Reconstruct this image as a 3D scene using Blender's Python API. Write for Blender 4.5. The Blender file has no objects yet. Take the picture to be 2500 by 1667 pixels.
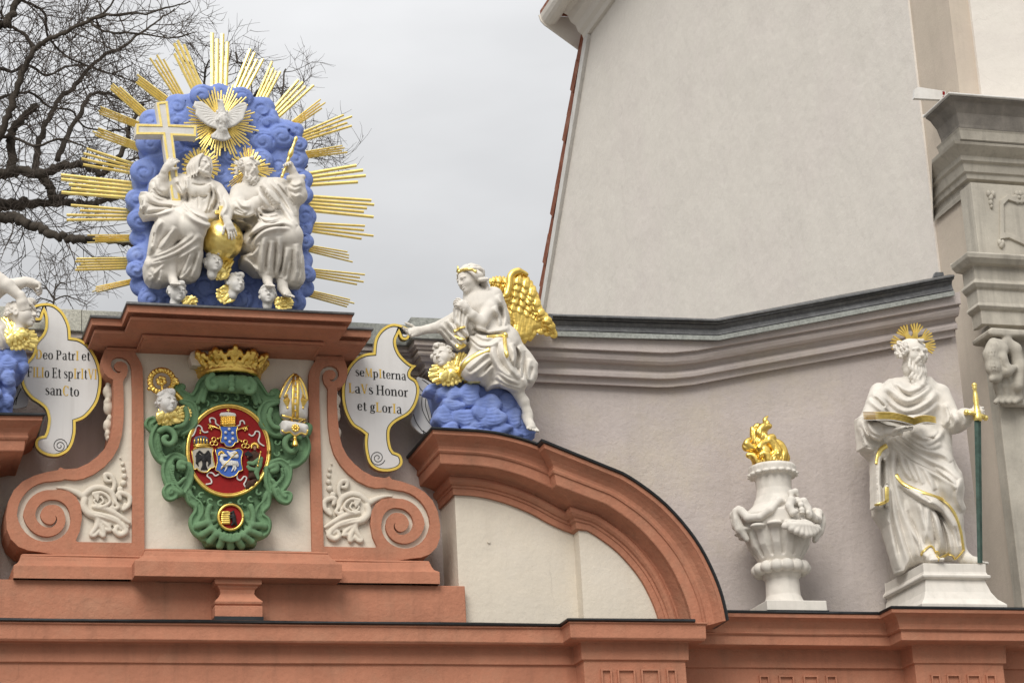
import bpy, bmesh, math, random
import numpy as np
R_ = math.radians
rng = random.Random(7)
SC = bpy.context.scene
COL = SC.collection

# ------------------------------------------------------------------ camera
FPX, IW, IH = 5903.0, 2500.0, 1667.0          # focal length in pixels of the 2500 px wide frame (85 mm)
_X = np.array([20000., -900., -FPX]); _Z = np.array([-960., 17600., -FPX])
_Z /= np.linalg.norm(_Z); _X -= _X.dot(_Z) * _Z; _X /= np.linalg.norm(_X)
CM = np.array([_X, np.cross(_Z, _X), _Z])      # camera -> world rotation
CC = np.array([0, 0, 7.8]) - 19.4 * (CM @ np.array([0, 0, -1.]))
cam_d = bpy.data.cameras.new('camera'); cam = bpy.data.objects.new('camera', cam_d); COL.objects.link(cam)
cam_d.sensor_width = 36; cam_d.lens = FPX / IW * 36; cam_d.clip_start = .1; cam_d.clip_end = 2000
from mathutils import Matrix, Vector
_m = Matrix.Identity(4)
for i in range(3):
    for j in range(3): _m[i][j] = CM[i, j]
    _m[i][3] = CC[i]
cam.matrix_world = _m
SC.camera = cam

# ------------------------------------------------------------------ sky and sun (overcast)
SUN_EL, SUN_AZ = 43, -32                        # degrees; azimuth from the facade normal, negative = left of it
w = bpy.data.worlds.new('World'); SC.world = w; w.use_nodes = True
nt = w.node_tree; nt.nodes.clear(); N = nt.nodes.new; L = nt.links.new
sky = N('ShaderNodeTexSky'); sky.sky_type = 'NISHITA'; sky.sun_disc = False
sky.sun_elevation = R_(SUN_EL); sky.sun_rotation = R_(180 - SUN_AZ)
sky.air_density = 1.; sky.dust_density = 4.
tc = N('ShaderNodeTexCoord')
sep = N('ShaderNodeSeparateXYZ'); L(tc.outputs['Generated'], sep.inputs[0])
mr = N('ShaderNodeMapRange'); L(sep.outputs['Z'], mr.inputs[0])
mr.inputs['From Min'].default_value = 0.; mr.inputs['From Max'].default_value = 1.
mr.inputs['To Min'].default_value = 2.3; mr.inputs['To Max'].default_value = 8.4
nz = N('ShaderNodeTexNoise'); nz.inputs['Scale'].default_value = 4.0; nz.inputs['Detail'].default_value = 5; nz.inputs['Roughness'].default_value = .5
mp = N('ShaderNodeMapping'); mp.inputs['Scale'].default_value = (1, 1, 2.6); L(tc.outputs['Generated'], mp.inputs[0]); L(mp.outputs[0], nz.inputs[0])
mr2 = N('ShaderNodeMapRange'); L(nz.outputs[0], mr2.inputs[0]); mr2.inputs['From Min'].default_value = .3; mr2.inputs['From Max'].default_value = .7
mr2.inputs['To Min'].default_value = .84; mr2.inputs['To Max'].default_value = 1.13
mul = N('ShaderNodeMath'); mul.operation = 'MULTIPLY'; L(mr.outputs[0], mul.inputs[0]); L(mr2.outputs[0], mul.inputs[1])
grey = N('ShaderNodeVectorMath'); grey.operation = 'SCALE'; grey.inputs[0].default_value = (.985, .99, 1.0); L(mul.outputs[0], grey.inputs['Scale'])
mix = N('ShaderNodeMixRGB'); mix.inputs[0].default_value = .96; L(sky.outputs[0], mix.inputs[1]); L(grey.outputs[0], mix.inputs[2])
bg = N('ShaderNodeBackground'); bg.inputs['Strength'].default_value = .1; L(mix.outputs[0], bg.inputs[0])
wo = N('ShaderNodeOutputWorld'); L(bg.outputs[0], wo.inputs[0])
sd = bpy.data.lights.new('sun', 'SUN'); sd.energy = 1.5; sd.angle = R_(34); sd.color = (1., .97, .92)
sun = bpy.data.objects.new('sun', sd); COL.objects.link(sun)
_a = R_(SUN_AZ); _e = R_(SUN_EL)
_dir = Vector((math.sin(_a) * math.cos(_e), -math.cos(_a) * math.cos(_e), math.sin(_e)))   # towards the sun
sun.rotation_euler = _dir.to_track_quat('Z', 'Y').to_euler(); sun.location = (0, -10, 30)
vs = SC.view_settings; vs.view_transform = 'Standard'; vs.look = 'None'; vs.gamma = 1; vs.exposure = .74; vs.use_curve_mapping = False
SC.cycles.max_bounces = 6; SC.cycles.diffuse_bounces = 3; SC.cycles.glossy_bounces = 3

# ------------------------------------------------------------------ photo pixel -> point on the plane y = -d
def U(px, py, d=0.):
    r = CM @ np.array([px - IW / 2, IH / 2 - py, -FPX])
    return CC + (-d - CC[1]) / r[1] * r
def proj(p):
    v = (np.asarray(p, float) - CC) @ CM; return np.stack([IW / 2 + FPX * v[:, 0] / -v[:, 2], IH / 2 - FPX * v[:, 1] / -v[:, 2]], 1)
VIEWS = dict(A=(120, 60, .44638), B=(300, 340, .27427), C=(340, 840, .33165), D=(0, 640, .45902), E=(740, 760, .42082),
             F=(950, 620, .31892), G=(1740, 980, .34443), H=(2060, 760, .48485), I=(2180, 0, .70175), J=(980, 1020, .41268),
             K=(1280, 0, .51044), L=(1300, 640, .46769), M=(0, 1300, .5102), N=(1650, 1440, .36139), O=(0, 0, .4845),
             P=(430, 970, .15944), Q=(0, 650, .31902), R=(170, 700, .16582), S=(560, 720, .16582), T=(900, 740, .18707), W=(0, 0, 1.06293))
def V(v, pts):
    ox, oy, s = VIEWS[v]
    return [(ox + p[0] * s, oy + p[1] * s) for p in pts]
def V1(v, x, y): return V(v, [(x, y)])[0]
def UV(v, x, y, d=0.): return U(*V1(v, x, y), d)

# ------------------------------------------------------------------ materials
MATS = {}
def mat(name, col, rough=.8, metal=0., nscale=6., namt=.12, bump=.25, bscale=60., col2=None, c2amt=0., c2scale=2., spec=.3, bdist=.004, streak=0., dirt=None, damt=0., wave=0., crack=None):
    m = bpy.data.materials.new(name); m.use_nodes = True; t = m.node_tree; n = t.nodes; l = t.links.new
    b = n['Principled BSDF']; b.inputs['Roughness'].default_value = rough; b.inputs['Metallic'].default_value = metal
    b.inputs['Specular IOR Level'].default_value = spec
    tcn = n.new('ShaderNodeTexCoord')
    a = n.new('ShaderNodeTexNoise'); a.inputs['Scale'].default_value = nscale; a.inputs['Detail'].default_value = 6; a.inputs['Roughness'].default_value = .65
    l(tcn.outputs['Object'], a.inputs[0])
    hs = n.new('ShaderNodeMapRange'); l(a.outputs[0], hs.inputs[0]); hs.inputs['From Min'].default_value = .3; hs.inputs['From Max'].default_value = .7
    hs.inputs['To Min'].default_value = 1 - namt; hs.inputs['To Max'].default_value = 1 + namt
    base = n.new('ShaderNodeRGB'); base.outputs[0].default_value = (*col, 1)
    src = base.outputs[0]
    if col2:
        b2 = n.new('ShaderNodeTexNoise'); b2.inputs['Scale'].default_value = c2scale; b2.inputs['Detail'].default_value = 8; b2.inputs['Roughness'].default_value = .7
        l(tcn.outputs['Object'], b2.inputs[0])
        r2 = n.new('ShaderNodeMapRange'); l(b2.outputs[0], r2.inputs[0]); r2.inputs['From Min'].default_value = .48; r2.inputs['From Max'].default_value = .72
        r2.inputs['To Max'].default_value = c2amt
        mx = n.new('ShaderNodeMixRGB'); l(r2.outputs[0], mx.inputs[0]); l(src, mx.inputs[1]); mx.inputs[2].default_value = (*col2, 1); src = mx.outputs[0]
    def tex(scale, vec, det=8, ro=.7):
        q = n.new('ShaderNodeTexNoise'); q.inputs['Scale'].default_value = scale; q.inputs['Detail'].default_value = det; q.inputs['Roughness'].default_value = ro; l(vec, q.inputs[0]); return q.outputs[0]
    def rng_(v, a0, a1, b0, b1):
        q = n.new('ShaderNodeMapRange'); l(v, q.inputs[0])
        for k_, x_ in zip(('From Min', 'From Max', 'To Min', 'To Max'), (a0, a1, b0, b1)): q.inputs[k_].default_value = x_
        return q.outputs[0]
    def blend(f, c_):
        nonlocal src
        mx = n.new('ShaderNodeMixRGB'); l(f, mx.inputs[0]); l(src, mx.inputs[1]); mx.inputs[2].default_value = (*c_, 1); src = mx.outputs[0]
    if dirt:                                     # speckled grime and small stains with a shape of their own
        blend(rng_(tex(11, tcn.outputs['Object'], 10, .78), .60, .80, 0, damt), dirt)
        if streak:                               # run-off streaks
            mpn = n.new('ShaderNodeMapping'); mpn.inputs['Scale'].default_value = (9, 9, .55); l(tcn.outputs['Object'], mpn.inputs[0]); blend(rng_(tex(1.3, mpn.outputs[0], 6, .6), .50, .78, 0, streak * 2.2), dirt)
    if crack:                                    # a few hairline cracks
        wv = n.new('ShaderNodeVectorMath'); wv.operation = 'MULTIPLY_ADD'; q_ = n.new('ShaderNodeTexNoise'); q_.inputs['Scale'].default_value = 3.; q_.inputs['Detail'].default_value = 6; l(tcn.outputs['Object'], q_.inputs[0])
        l(q_.outputs['Color'], wv.inputs[0]); wv.inputs[1].default_value = (.45, .45, .45); l(tcn.outputs['Object'], wv.inputs[2])
        vo = n.new('ShaderNodeTexVoronoi'); vo.feature = 'DISTANCE_TO_EDGE'; vo.inputs['Scale'].default_value = .62; l(wv.outputs[0], vo.inputs['Vector'])
        m1 = n.new('ShaderNodeMath'); m1.operation = 'MULTIPLY'; l(rng_(vo.outputs['Distance'], .0, .0045, 1, 0), m1.inputs[0]); l(rng_(tex(.9, tcn.outputs['Object'], 3, .5), .52, .62, 0, .22), m1.inputs[1]); blend(m1.outputs[0], crack)
    sc = n.new('ShaderNodeVectorMath'); sc.operation = 'SCALE'; l(src, sc.inputs[0]); l(hs.outputs[0], sc.inputs['Scale'])
    l(sc.outputs[0], b.inputs['Base Color'])
    if bump:
        c = n.new('ShaderNodeTexNoise'); c.inputs['Scale'].default_value = bscale; c.inputs['Detail'].default_value = 9; c.inputs['Roughness'].default_value = .66; l(tcn.outputs['Object'], c.inputs[0])
        bm_ = n.new('ShaderNodeBump'); bm_.inputs['Strength'].default_value = bump; bm_.inputs['Distance'].default_value = bdist; l(c.outputs[0], bm_.inputs['Height'])
        if wave:
            bw = n.new('ShaderNodeBump'); bw.inputs['Strength'].default_value = .8; bw.inputs['Distance'].default_value = wave; l(tex(2.6, tcn.outputs['Object'], 2, .5), bw.inputs['Height']); l(bw.outputs[0], bm_.inputs['Normal'])
        l(bm_.outputs[0], b.inputs['Normal'])
    MATS[name] = m
    return m
M_RED = mat('terracotta_paint', (.455, .195, .118), .88, nscale=3, namt=.12, bump=.75, bscale=22, col2=(.43, .215, .135), c2amt=.8, c2scale=3.5, bdist=.012, streak=.12, dirt=(.16, .09, .06), damt=.5, crack=(.12, .06, .04))
M_CREAM = mat('cream_plaster', (.69, .62, .515), .9, nscale=2, namt=.05, bump=.6, bscale=18, col2=(.64, .59, .52), c2amt=.6, c2scale=1.2, bdist=.010, streak=.06, dirt=(.42, .37, .31), damt=.35, crack=(.34, .30, .26))
M_MAUVE = mat('mauve_plaster', (.505, .445, .415), .92, nscale=2.5, namt=.06, bump=.7, bscale=20, col2=(.52, .455, .345), c2amt=.6, c2scale=1.1, bdist=.014, streak=.10, dirt=(.30, .26, .23), damt=.4, wave=.02, crack=(.22, .19, .17))
M_PALE = mat('pale_plaster', (.73, .685, .62), .9, nscale=1.5, namt=.03, bump=.6, bscale=12, col2=(.72, .655, .61), c2amt=.7, c2scale=.5, bdist=.010, streak=.05, dirt=(.50, .45, .39), damt=.18, wave=.018, crack=(.40, .36, .32))
M_OCHRE = mat('old_ochre_plaster', (.54, .465, .38), .9, nscale=3, namt=.06, bump=.5, bscale=25, col2=(.58, .48, .41), c2amt=.5, c2scale=1.3, bdist=.006, streak=.10, dirt=(.33, .29, .24), damt=.4)
M_STONE = mat('grey_sandstone', (.46, .425, .36), .9, nscale=4, namt=.12, bump=.6, bscale=30, col2=(.34, .31, .265), c2amt=.6, c2scale=2.2, bdist=.006, streak=.2, dirt=(.16, .145, .125), damt=.6)
M_DSTONE = mat('blackened_sandstone', (.22, .20, .175), .9, nscale=4, namt=.25, bump=.6, bscale=30, col2=(.11, .10, .09), c2amt=.7, c2scale=3, bdist=.006, streak=.3, dirt=(.30, .27, .23), damt=.4)
M_ZINC = mat('weathered_zinc', (.135, .135, .137), .45, .6, nscale=12, namt=.25, bump=.1, bscale=20, col2=(.30, .30, .27), c2amt=.35, c2scale=40)
M_ZINCL = mat('pale_zinc', (.34, .35, .32), .55, .35, nscale=30, namt=.22, bump=.1, bscale=40, col2=(.12, .125, .115), c2amt=.7, c2scale=45)
M_GRANITE = mat('granite_cap', (.52, .51, .44), .8, 0, nscale=70, namt=.3, bump=.2, bscale=60, col2=(.20, .20, .17), c2amt=.75, c2scale=60)
M_DARKMET = mat('dark_flashing', (.035, .038, .04), .4, .5, nscale=10, namt=.3, bump=.1)
M_WHITE = mat('white_stone_paint', (.69, .645, .58), .8, nscale=8, namt=.05, bump=.35, bscale=60, col2=(.60, .575, .52), c2amt=.7, c2scale=5, bdist=.003, dirt=(.36, .34, .29), damt=.4, streak=.16)
M_COOLWHITE = mat('cool_white_stone', (.68, .66, .625), .8, nscale=8, namt=.06, bump=.35, bscale=60, col2=(.58, .57, .545), c2amt=.7, c2scale=6, bdist=.003, dirt=(.36, .35, .32), damt=.4, streak=.16)
M_BLUE = mat('cobalt_paint', (.185, .255, .555), .88, nscale=7, namt=.14, bump=.6, bscale=35, col2=(.28, .35, .60), c2amt=.75, c2scale=5, bdist=.005, dirt=(.07, .10, .24), damt=.55)
M_GOLD = mat('gold_leaf', (.97, .77, .27), .36, 1., nscale=18, namt=.10, bump=.3, bscale=40, col2=(.74, .50, .10), c2amt=.6, c2scale=14, bdist=.004, dirt=(.20, .12, .03), damt=.5)
M_GOLDP = mat('gold_paint', (.80, .58, .12), .45, .35, nscale=10, namt=.1, bump=.2, bscale=40)
M_GOLD2 = mat('antique_gold', (.90, .64, .17), .33, 1., nscale=18, namt=.14, bump=.3, bscale=40, col2=(.48, .29, .05), c2amt=.7, c2scale=12, bdist=.004)
M_GREEN = mat('green_paint', (.125, .225, .115), .82, nscale=8, namt=.15, bump=.5, bscale=30, col2=(.165, .275, .155), c2amt=.6, c2scale=6, dirt=(.04, .075, .035), damt=.5)
M_CRIM = mat('crimson_field', (.25, .006, .006), .75, nscale=9, namt=.2, bump=.3, bscale=50)
M_SBLUE = mat('shield_blue', (.045, .12, .44), .7, nscale=9, namt=.12, bump=.2)
M_BLACK = mat('black_paint', (.012, .011, .011), .6, nscale=9, namt=.2, bump=.2)
M_SIGN = mat('white_sign_enamel', (.69, .675, .655), .5, nscale=3, namt=.04, bump=.1, bscale=12, dirt=(.40, .38, .34), damt=.3, streak=.12)
M_YELLOW = mat('yellow_letter_paint', (.72, .46, .06), .6, nscale=9, namt=.08, bump=0)
M_TILE = mat('clay_roof_tile', (.22, .07, .035), .85, nscale=5, namt=.25, bump=.4, col2=(.33, .27, .22), c2amt=.4, c2scale=5)
M_BARK = mat('dark_bark', (.055, .045, .035), .95, nscale=9, namt=.35, bump=.8, bscale=25, bdist=.02)
M_TWIG = mat('twig_bark', (.075, .06, .05), .95, nscale=9, namt=.25, bump=0)
M_PATINA = mat('green_bronze', (.05, .085, .068), .6, .3, nscale=14, namt=.35, bump=.3, col2=(.015, .03, .025), c2amt=.7, c2scale=9)
M_BROWN = mat('brown_paint', (.055, .025, .015), .75, nscale=9, namt=.2, bump=.2)
M_SKIN = mat('painted_flesh', (.32, .17, .11), .7, nscale=9, namt=.1, bump=0)
M_PAVE = mat('street_paving', (.21, .20, .185), .9, nscale=.8, namt=.15, bump=.3, bscale=6)

# ------------------------------------------------------------------ objects
WL = {}                                          # world position of each object's origin
def thing(name, label, cat, loc, group=None):
    o = bpy.data.objects.new(name, None); COL.objects.link(o); o.location = tuple(loc); o.empty_display_size = .1
    o['label'] = label; o['category'] = cat
    if group: o['group'] = group
    WL[o.name] = np.array(loc, float)
    return o
def tag(o, label, cat, group=None):
    o['label'] = label; o['category'] = cat
    if group: o['group'] = group
    return o
def link(name, verts, faces, m, parent=None, smooth=False, base=None, angle=None):
    """verts in world space"""
    v = np.asarray(verts, float).reshape(-1, 3)
    if parent is not None: org = WL[parent.name]
    else:
        org = np.array(base, float) if base is not None else np.array([(v[:, 0].min() + v[:, 0].max()) / 2, (v[:, 1].min() + v[:, 1].max()) / 2, v[:, 2].min()])
    me = bpy.data.meshes.new(name); me.from_pydata((v - org).tolist(), [], [list(map(int, f)) for f in faces] if not isinstance(faces, np.ndarray) else faces.tolist())
    me.materials.append(m)
    if smooth: me.polygons.foreach_set('use_smooth', [True] * len(me.polygons))
    if angle is not None: me.set_sharp_from_angle(angle=R_(angle))
    me.update()
    o = bpy.data.objects.new(name, me); COL.objects.link(o)
    if parent is None: o.location = tuple(org)
    else: o.parent = parent
    WL[o.name] = org
    return o

class MB:
    """collects shapes into one mesh (world space)"""
    def __init__(s): s.v = []; s.f = []
    def add(s, v, f):
        b = len(s.v); s.v += [tuple(map(float, p)) for p in v]; s.f += [[b + int(i) for i in q] for q in f]; return s
    def box(s, lo, hi):
        x0, y0, z0 = lo; x1, y1, z1 = hi
        return s.add([(x0, y0, z0), (x1, y0, z0), (x1, y1, z0), (x0, y1, z0), (x0, y0, z1), (x1, y0, z1), (x1, y1, z1), (x0, y1, z1)],
                     [(0, 3, 2, 1), (4, 5, 6, 7), (0, 1, 5, 4), (1, 2, 6, 5), (2, 3, 7, 6), (3, 0, 4, 7)])
    def prism(s, pts, d0, d1, dt=None):
        """outline of photo pixels laid on the plane of depth dt (default: the front d0) and extruded straight back from d0 to d1"""
        dt = d0 if dt is None else dt
        w_ = [U(p[0], p[1], dt) for p in pts]; n = len(w_)
        return s.prismw([(p[0], p[2]) for p in w_], d0, d1)
    def prismw(s, xz, d0, d1):
        n = len(xz)
        a = sum(xz[i][0] * xz[(i + 1) % n][1] - xz[(i + 1) % n][0] * xz[i][1] for i in range(n))
        if a < 0: xz = xz[::-1]
        v = [(x, -d0, z) for x, z in xz] + [(x, -d1, z) for x, z in xz]
        return s.add(v, [list(range(n)), list(range(2 * n - 1, n - 1, -1))] + [[(i + 1) % n, i, n + i, n + (i + 1) % n] for i in range(n)])
    def tube(s, pts, rad, seg=8, cap=True, flat=1.):
        """round tube through world points; rad a number or one per point"""
        P = np.array(pts, float); n = len(P); r = np.broadcast_to(np.asarray(rad, float), (n,))
        T = np.gradient(P, axis=0); T /= np.linalg.norm(T, axis=1)[:, None] + 1e-12
        up = np.array([0, -1., 0]) if abs(T[0][1]) < .9 else np.array([1., 0, 0])
        v = []
        for i in range(n):
            a = np.cross(T[i], up); a /= np.linalg.norm(a) + 1e-12; b = np.cross(a, T[i]); up = b
            for k in range(seg):
                t = 2 * math.pi * k / seg
                v.append(P[i] + r[i] * (math.cos(t) * a + flat * math.sin(t) * b))
        f = [[i * seg + k, i * seg + (k + 1) % seg, (i + 1) * seg + (k + 1) % seg, (i + 1) * seg + k] for i in range(n - 1) for k in range(seg)]
        if cap: f += [list(range(seg - 1, -1, -1)), [(n - 1) * seg + k for k in range(seg)]]
        return s.add(v, f)
    def ball(s, c, r, seg=12, ring=8):
        r = np.broadcast_to(np.asarray(r, float), (3,)); v = [(c[0], c[1], c[2] - r[2])]
        for i in range(1, ring):
            p = -math.pi / 2 + math.pi * i / ring
            for k in range(seg): v.append((c[0] + r[0] * math.cos(p) * math.cos(2 * math.pi * k / seg), c[1] + r[1] * math.cos(p) * math.sin(2 * math.pi * k / seg), c[2] + r[2] * math.sin(p)))
        v.append((c[0], c[1], c[2] + r[2])); f = [[0, 1 + (k + 1) % seg, 1 + k] for k in range(seg)]
        for i in range(ring - 2):
            for k in range(seg): a = 1 + i * seg; f.append([a + k, a + (k + 1) % seg, a + seg + (k + 1) % seg, a + seg + k])
        a = 1 + (ring - 2) * seg; f += [[a + k, a + (k + 1) % seg, len(v) - 1] for k in range(seg)]
        return s.add(v, f)
    def sweep(s, path, prof, close_ends=True, jit=.0022):
        """path: list of (P, O, Nn): point, outward vector (mitre-scaled), up vector; prof: list of (o, u) from the bottom to the top;
        long runs are cut into short lengths that wander a little, as hand-run plaster does"""
        k = len(prof); v = []; Q = []
        for i, (P, O, Nn) in enumerate(path):
            P, O, Nn = (np.array(q, float) for q in (P, O, Nn))
            if i:
                m = int(np.linalg.norm(P - Q[-1][0]) / .22); p0, o0, n0 = Q[-1]
                for e in range(1, m): t = e / m; Q.append((p0 + (P - p0) * t, o0 + (O - o0) * t, n0 + (Nn - n0) * t))
            Q.append((P, O, Nn))
        r1, r2 = random.Random(len(Q) * 31 + k), np.random.RandomState(k * 7 + len(Q)); ph = r2.uniform(0, 6.3, (2, k)); fr = r2.uniform(2.2, 4.2, (2, k)); L_ = 0.
        for i, (P, O, Nn) in enumerate(Q):
            if i: L_ += np.linalg.norm(P - Q[i - 1][0])
            for j, (o, u) in enumerate(prof): v.append(P + (o + jit * math.sin(fr[0, j] * L_ + ph[0, j])) * O + (u + jit * .7 * math.sin(fr[1, j] * L_ + ph[1, j])) * Nn)
        f = [[i * k + j, (i + 1) * k + j, (i + 1) * k + j + 1, i * k + j + 1] for i in range(len(Q) - 1) for j in range(k - 1)]
        if close_ends: f += [list(range(k - 1, -1, -1)), [(len(Q) - 1) * k + j for j in range(k)]]
        return s.add(v, f)
    def lathe(s, c, prof, seg=32, wob=None):
        """prof: (radius, height) about a vertical axis through c"""
        v = []; k = len(prof)
        for i in range(seg):
            t = 2 * math.pi * i / seg
            for r, h in prof:
                q = r if wob is None else wob(r, h, t)
                v.append((c[0] + q * math.cos(t), c[1] + q * math.sin(t), c[2] + h))
        return s.add(v, [[i * k + j, ((i + 1) % seg) * k + j, ((i + 1) % seg) * k + j + 1, i * k + j + 1] for i in range(seg) for j in range(k - 1)])
    def build(s, name, m, parent=None, smooth=False, base=None, bevel=0, angle=None, seg=2):
        o = link(name, s.v, s.f, m, parent, smooth, base, angle)
        if bevel:
            b = o.modifiers.new('bevel', 'BEVEL'); b.width = bevel; b.segments = seg; b.limit_method = 'ANGLE'; b.angle_limit = R_(35)
        return o

def plate(name, splines, d0, d1, m, parent=None, bevel=0., base=None):
    """flat plate with holes; splines are closed lists of world (x, z); first = outline"""
    cu = bpy.data.curves.new('tmp', 'CURVE'); cu.dimensions = '2D'; cu.fill_mode = 'BOTH'
    cu.extrude = max((d0 - d1) / 2 - bevel, .0005); cu.bevel_depth = bevel; cu.bevel_resolution = 1; cu.offset = -bevel
    for sp in splines:
        q = cu.splines.new('POLY'); q.points.add(len(sp) - 1); q.use_cyclic_u = True
        for i, (x, z) in enumerate(sp): q.points[i].co = (x, z, 0, 1)
    o = bpy.data.objects.new('tmp', cu); COL.objects.link(o)
    me = bpy.data.meshes.new_from_object(o.evaluated_get(bpy.context.evaluated_depsgraph_get()))
    bpy.data.objects.remove(o); bpy.data.curves.remove(cu)
    n = len(me.vertices); co = np.empty(n * 3); me.vertices.foreach_get('co', co); co = co.reshape(-1, 3)
    w_ = np.stack([co[:, 0], -(d0 + d1) / 2 - co[:, 2], co[:, 1]], 1)
    fs = [list(p.vertices) for p in me.polygons]; bpy.data.meshes.remove(me)
    return link(name, w_, fs, m, parent, base=base)
def XZ(pts, d): return [(lambda q: (q[0], q[2]))(U(p[0], p[1], d)) for p in pts]
def smooth_poly(pts, n=6, closed=True):
    """Catmull-Rom through the points"""
    P = np.array(pts, float); k = len(P); out = []
    for i in range(k if closed else k - 1):
        p0, p1, p2, p3 = (P[(i - 1) % k], P[i], P[(i + 1) % k], P[(i + 2) % k]) if closed else (P[max(i - 1, 0)], P[i], P[i + 1], P[min(i + 2, k - 1)])
        for t in np.arange(n) / n:
            out.append(.5 * ((2 * p1) + (-p0 + p2) * t + (2 * p0 - 5 * p1 + 4 * p2 - p3) * t * t + (-p0 + 3 * p1 - 3 * p2 + p3) * t ** 3))
    if not closed: out.append(P[-1])
    return [tuple(q) for q in out]
def spl(pts, n=5): return smooth_poly(pts, n, False)

# ------------------------------------------------------------------ sculpting: a signed distance field carved on a grid
class Sculpt:
    def __init__(s, lo, hi, h):
        s.h = h; s.lo = np.array(lo, float); n = np.ceil((np.array(hi) - s.lo) / h).astype(int) + 1
        s.ax = [(s.lo[i] + h * np.arange(n[i])).astype(np.float32) for i in range(3)]
        s.F = np.full(n, .3, np.float32)
    @classmethod
    def px(cls, x0, y0, x1, y1, d0, d1, h):
        """grid that covers the photo rectangle between the depths d0 (back) and d1 (front)"""
        c = np.array([U(x, y, d) for x in (x0, x1) for y in (y0, y1) for d in (d0, d1)])
        return cls((c[:, 0].min(), -d1, c[:, 2].min()), (c[:, 0].max(), -d0, c[:, 2].max()), h)
    def block(s, lo, hi):
        i0 = np.maximum(np.floor((np.array(lo) - s.lo) / s.h).astype(int), 0)
        i1 = np.minimum(np.ceil((np.array(hi) - s.lo) / s.h).astype(int) + 1, s.F.shape)
        if (i1 <= i0).any(): return None
        sl = tuple(slice(a, b) for a, b in zip(i0, i1))
        return sl, s.ax[0][sl[0]][:, None, None], s.ax[1][sl[1]][None, :, None], s.ax[2][sl[2]][None, None, :]
    def join(s, sl, d, k, op):
        f = s.F[sl]
        if op > 0:
            if k <= 0: np.minimum(f, d, out=f)
            else:
                h = np.maximum(k - np.abs(f - d), 0) / k; f[...] = np.minimum(f, d) - h * h * k * .25
        else:
            d = -d
            if k <= 0: np.maximum(f, d, out=f)
            else:
                h = np.maximum(k - np.abs(f - d), 0) / k; f[...] = np.maximum(f, d) + h * h * k * .25
    def ell(s, c, r, k=.02, R=None, op=1):
        r = np.broadcast_to(np.asarray(r, float), (3,)); m = r.max() + k + .03
        b = s.block(np.array(c) - m, np.array(c) + m)
        if b is None: return s
        sl, X, Y, Z = b; X = X - c[0]; Y = Y - c[1]; Z = Z - c[2]
        if R is not None:      # columns of R = local axes in world
            X, Y, Z = R[0, 0] * X + R[1, 0] * Y + R[2, 0] * Z, R[0, 1] * X + R[1, 1] * Y + R[2, 1] * Z, R[0, 2] * X + R[1, 2] * Y + R[2, 2] * Z
        q0 = np.sqrt((X / r[0]) ** 2 + (Y / r[1]) ** 2 + (Z / r[2]) ** 2)
        q1 = np.sqrt((X / r[0] ** 2) ** 2 + (Y / r[1] ** 2) ** 2 + (Z / r[2] ** 2) ** 2) + 1e-6
        s.join(sl, q0 * (q0 - 1) / q1, k, op); return s
    def chain(s, P, rad, k=.02, op=1, fy=1.):
        """capsule chain; fy < 1 flattens it in depth"""
        P = np.array(P, float); r = np.broadcast_to(np.asarray(rad, float), (len(P),))
        for i in range(len(P) - 1):
            a, b_ = P[i], P[i + 1]; m = max(r[i], r[i + 1]) + k + .02
            B = s.block(np.minimum(a, b_) - m, np.maximum(a, b_) + m)
            if B is None: continue
            sl, X, Y, Z = B; ab = b_ - a; ab2 = np.array([ab[0], ab[1] / fy, ab[2]]); L2 = ab2.dot(ab2) + 1e-9
            X = X - a[0]; Y = (Y - a[1]) / fy; Z = Z - a[2]
            t = np.clip((X * ab2[0] + Y * ab2[1] + Z * ab2[2]) / L2, 0, 1)
            d = np.sqrt((X - t * ab2[0]) ** 2 + (Y - t * ab2[1]) ** 2 + (Z - t * ab2[2]) ** 2) - (r[i] + t * (r[i + 1] - r[i]))
            if fy < 1: d = d * (fy + .15 * (1 - fy))
            s.join(sl, d, k, op)
        return s
    def slab(s, xz, y0, y1, rnd, k=.02, op=1, ry=None):
        """closed (x, z) outline extruded from y0 (front) to y1 (back); its edge is rounded over rnd in the plane and ry in depth"""
        P = np.array(xz, float); m = k + .03; ry = rnd if ry is None else ry
        B = s.block((P[:, 0].min() - m, y0 - m, P[:, 1].min() - m), (P[:, 0].max() + m, y1 + m, P[:, 1].max() + m))
        if B is None: return s
        sl, X, Y, Z = B; d2 = sd_poly(P, X[:, 0, 0], Z[0, 0, :])[:, None, :]
        q = np.maximum(d2 + rnd, 0) / rnd; hy = (y1 - y0) / 2; e = np.maximum(np.abs(Y - (y0 + y1) / 2) - hy + ry, 0) / ry
        g = np.sqrt(q * q + e * e)
        d = np.where(g > 1e-6, (g - 1) * np.where(q >= e, rnd, ry), np.maximum((d2) , np.abs(Y - (y0 + y1) / 2) - hy))
        s.join(sl, d.astype(np.float32), k, op); return s
    def rev(s, c, prof, k=.01, op=1):
        """solid of revolution; prof: closed (radius, height) outline"""
        P = np.array(prof, float); m = k + .03; R = P[:, 0].max() + m
        B = s.block((c[0] - R, c[1] - R, c[2] + P[:, 1].min() - m), (c[0] + R, c[1] + R, c[2] + P[:, 1].max() + m))
        if B is None: return s
        sl, X, Y, Z = B; rs = np.arange(0, R * 1.5, s.h * .5).astype(np.float32); tab = sd_poly(P, rs, Z[0, 0, :] - c[2])
        i = np.clip(np.sqrt((X - c[0]) ** 2 + (Y - c[1]) ** 2)[:, :, 0] / (s.h * .5), 0, len(rs) - 1.01); i0 = i.astype(int); t = (i - i0)[:, :, None]
        s.join(sl, (tab[i0] * (1 - t) + tab[i0 + 1] * t).astype(np.float32), k, op); return s
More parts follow.
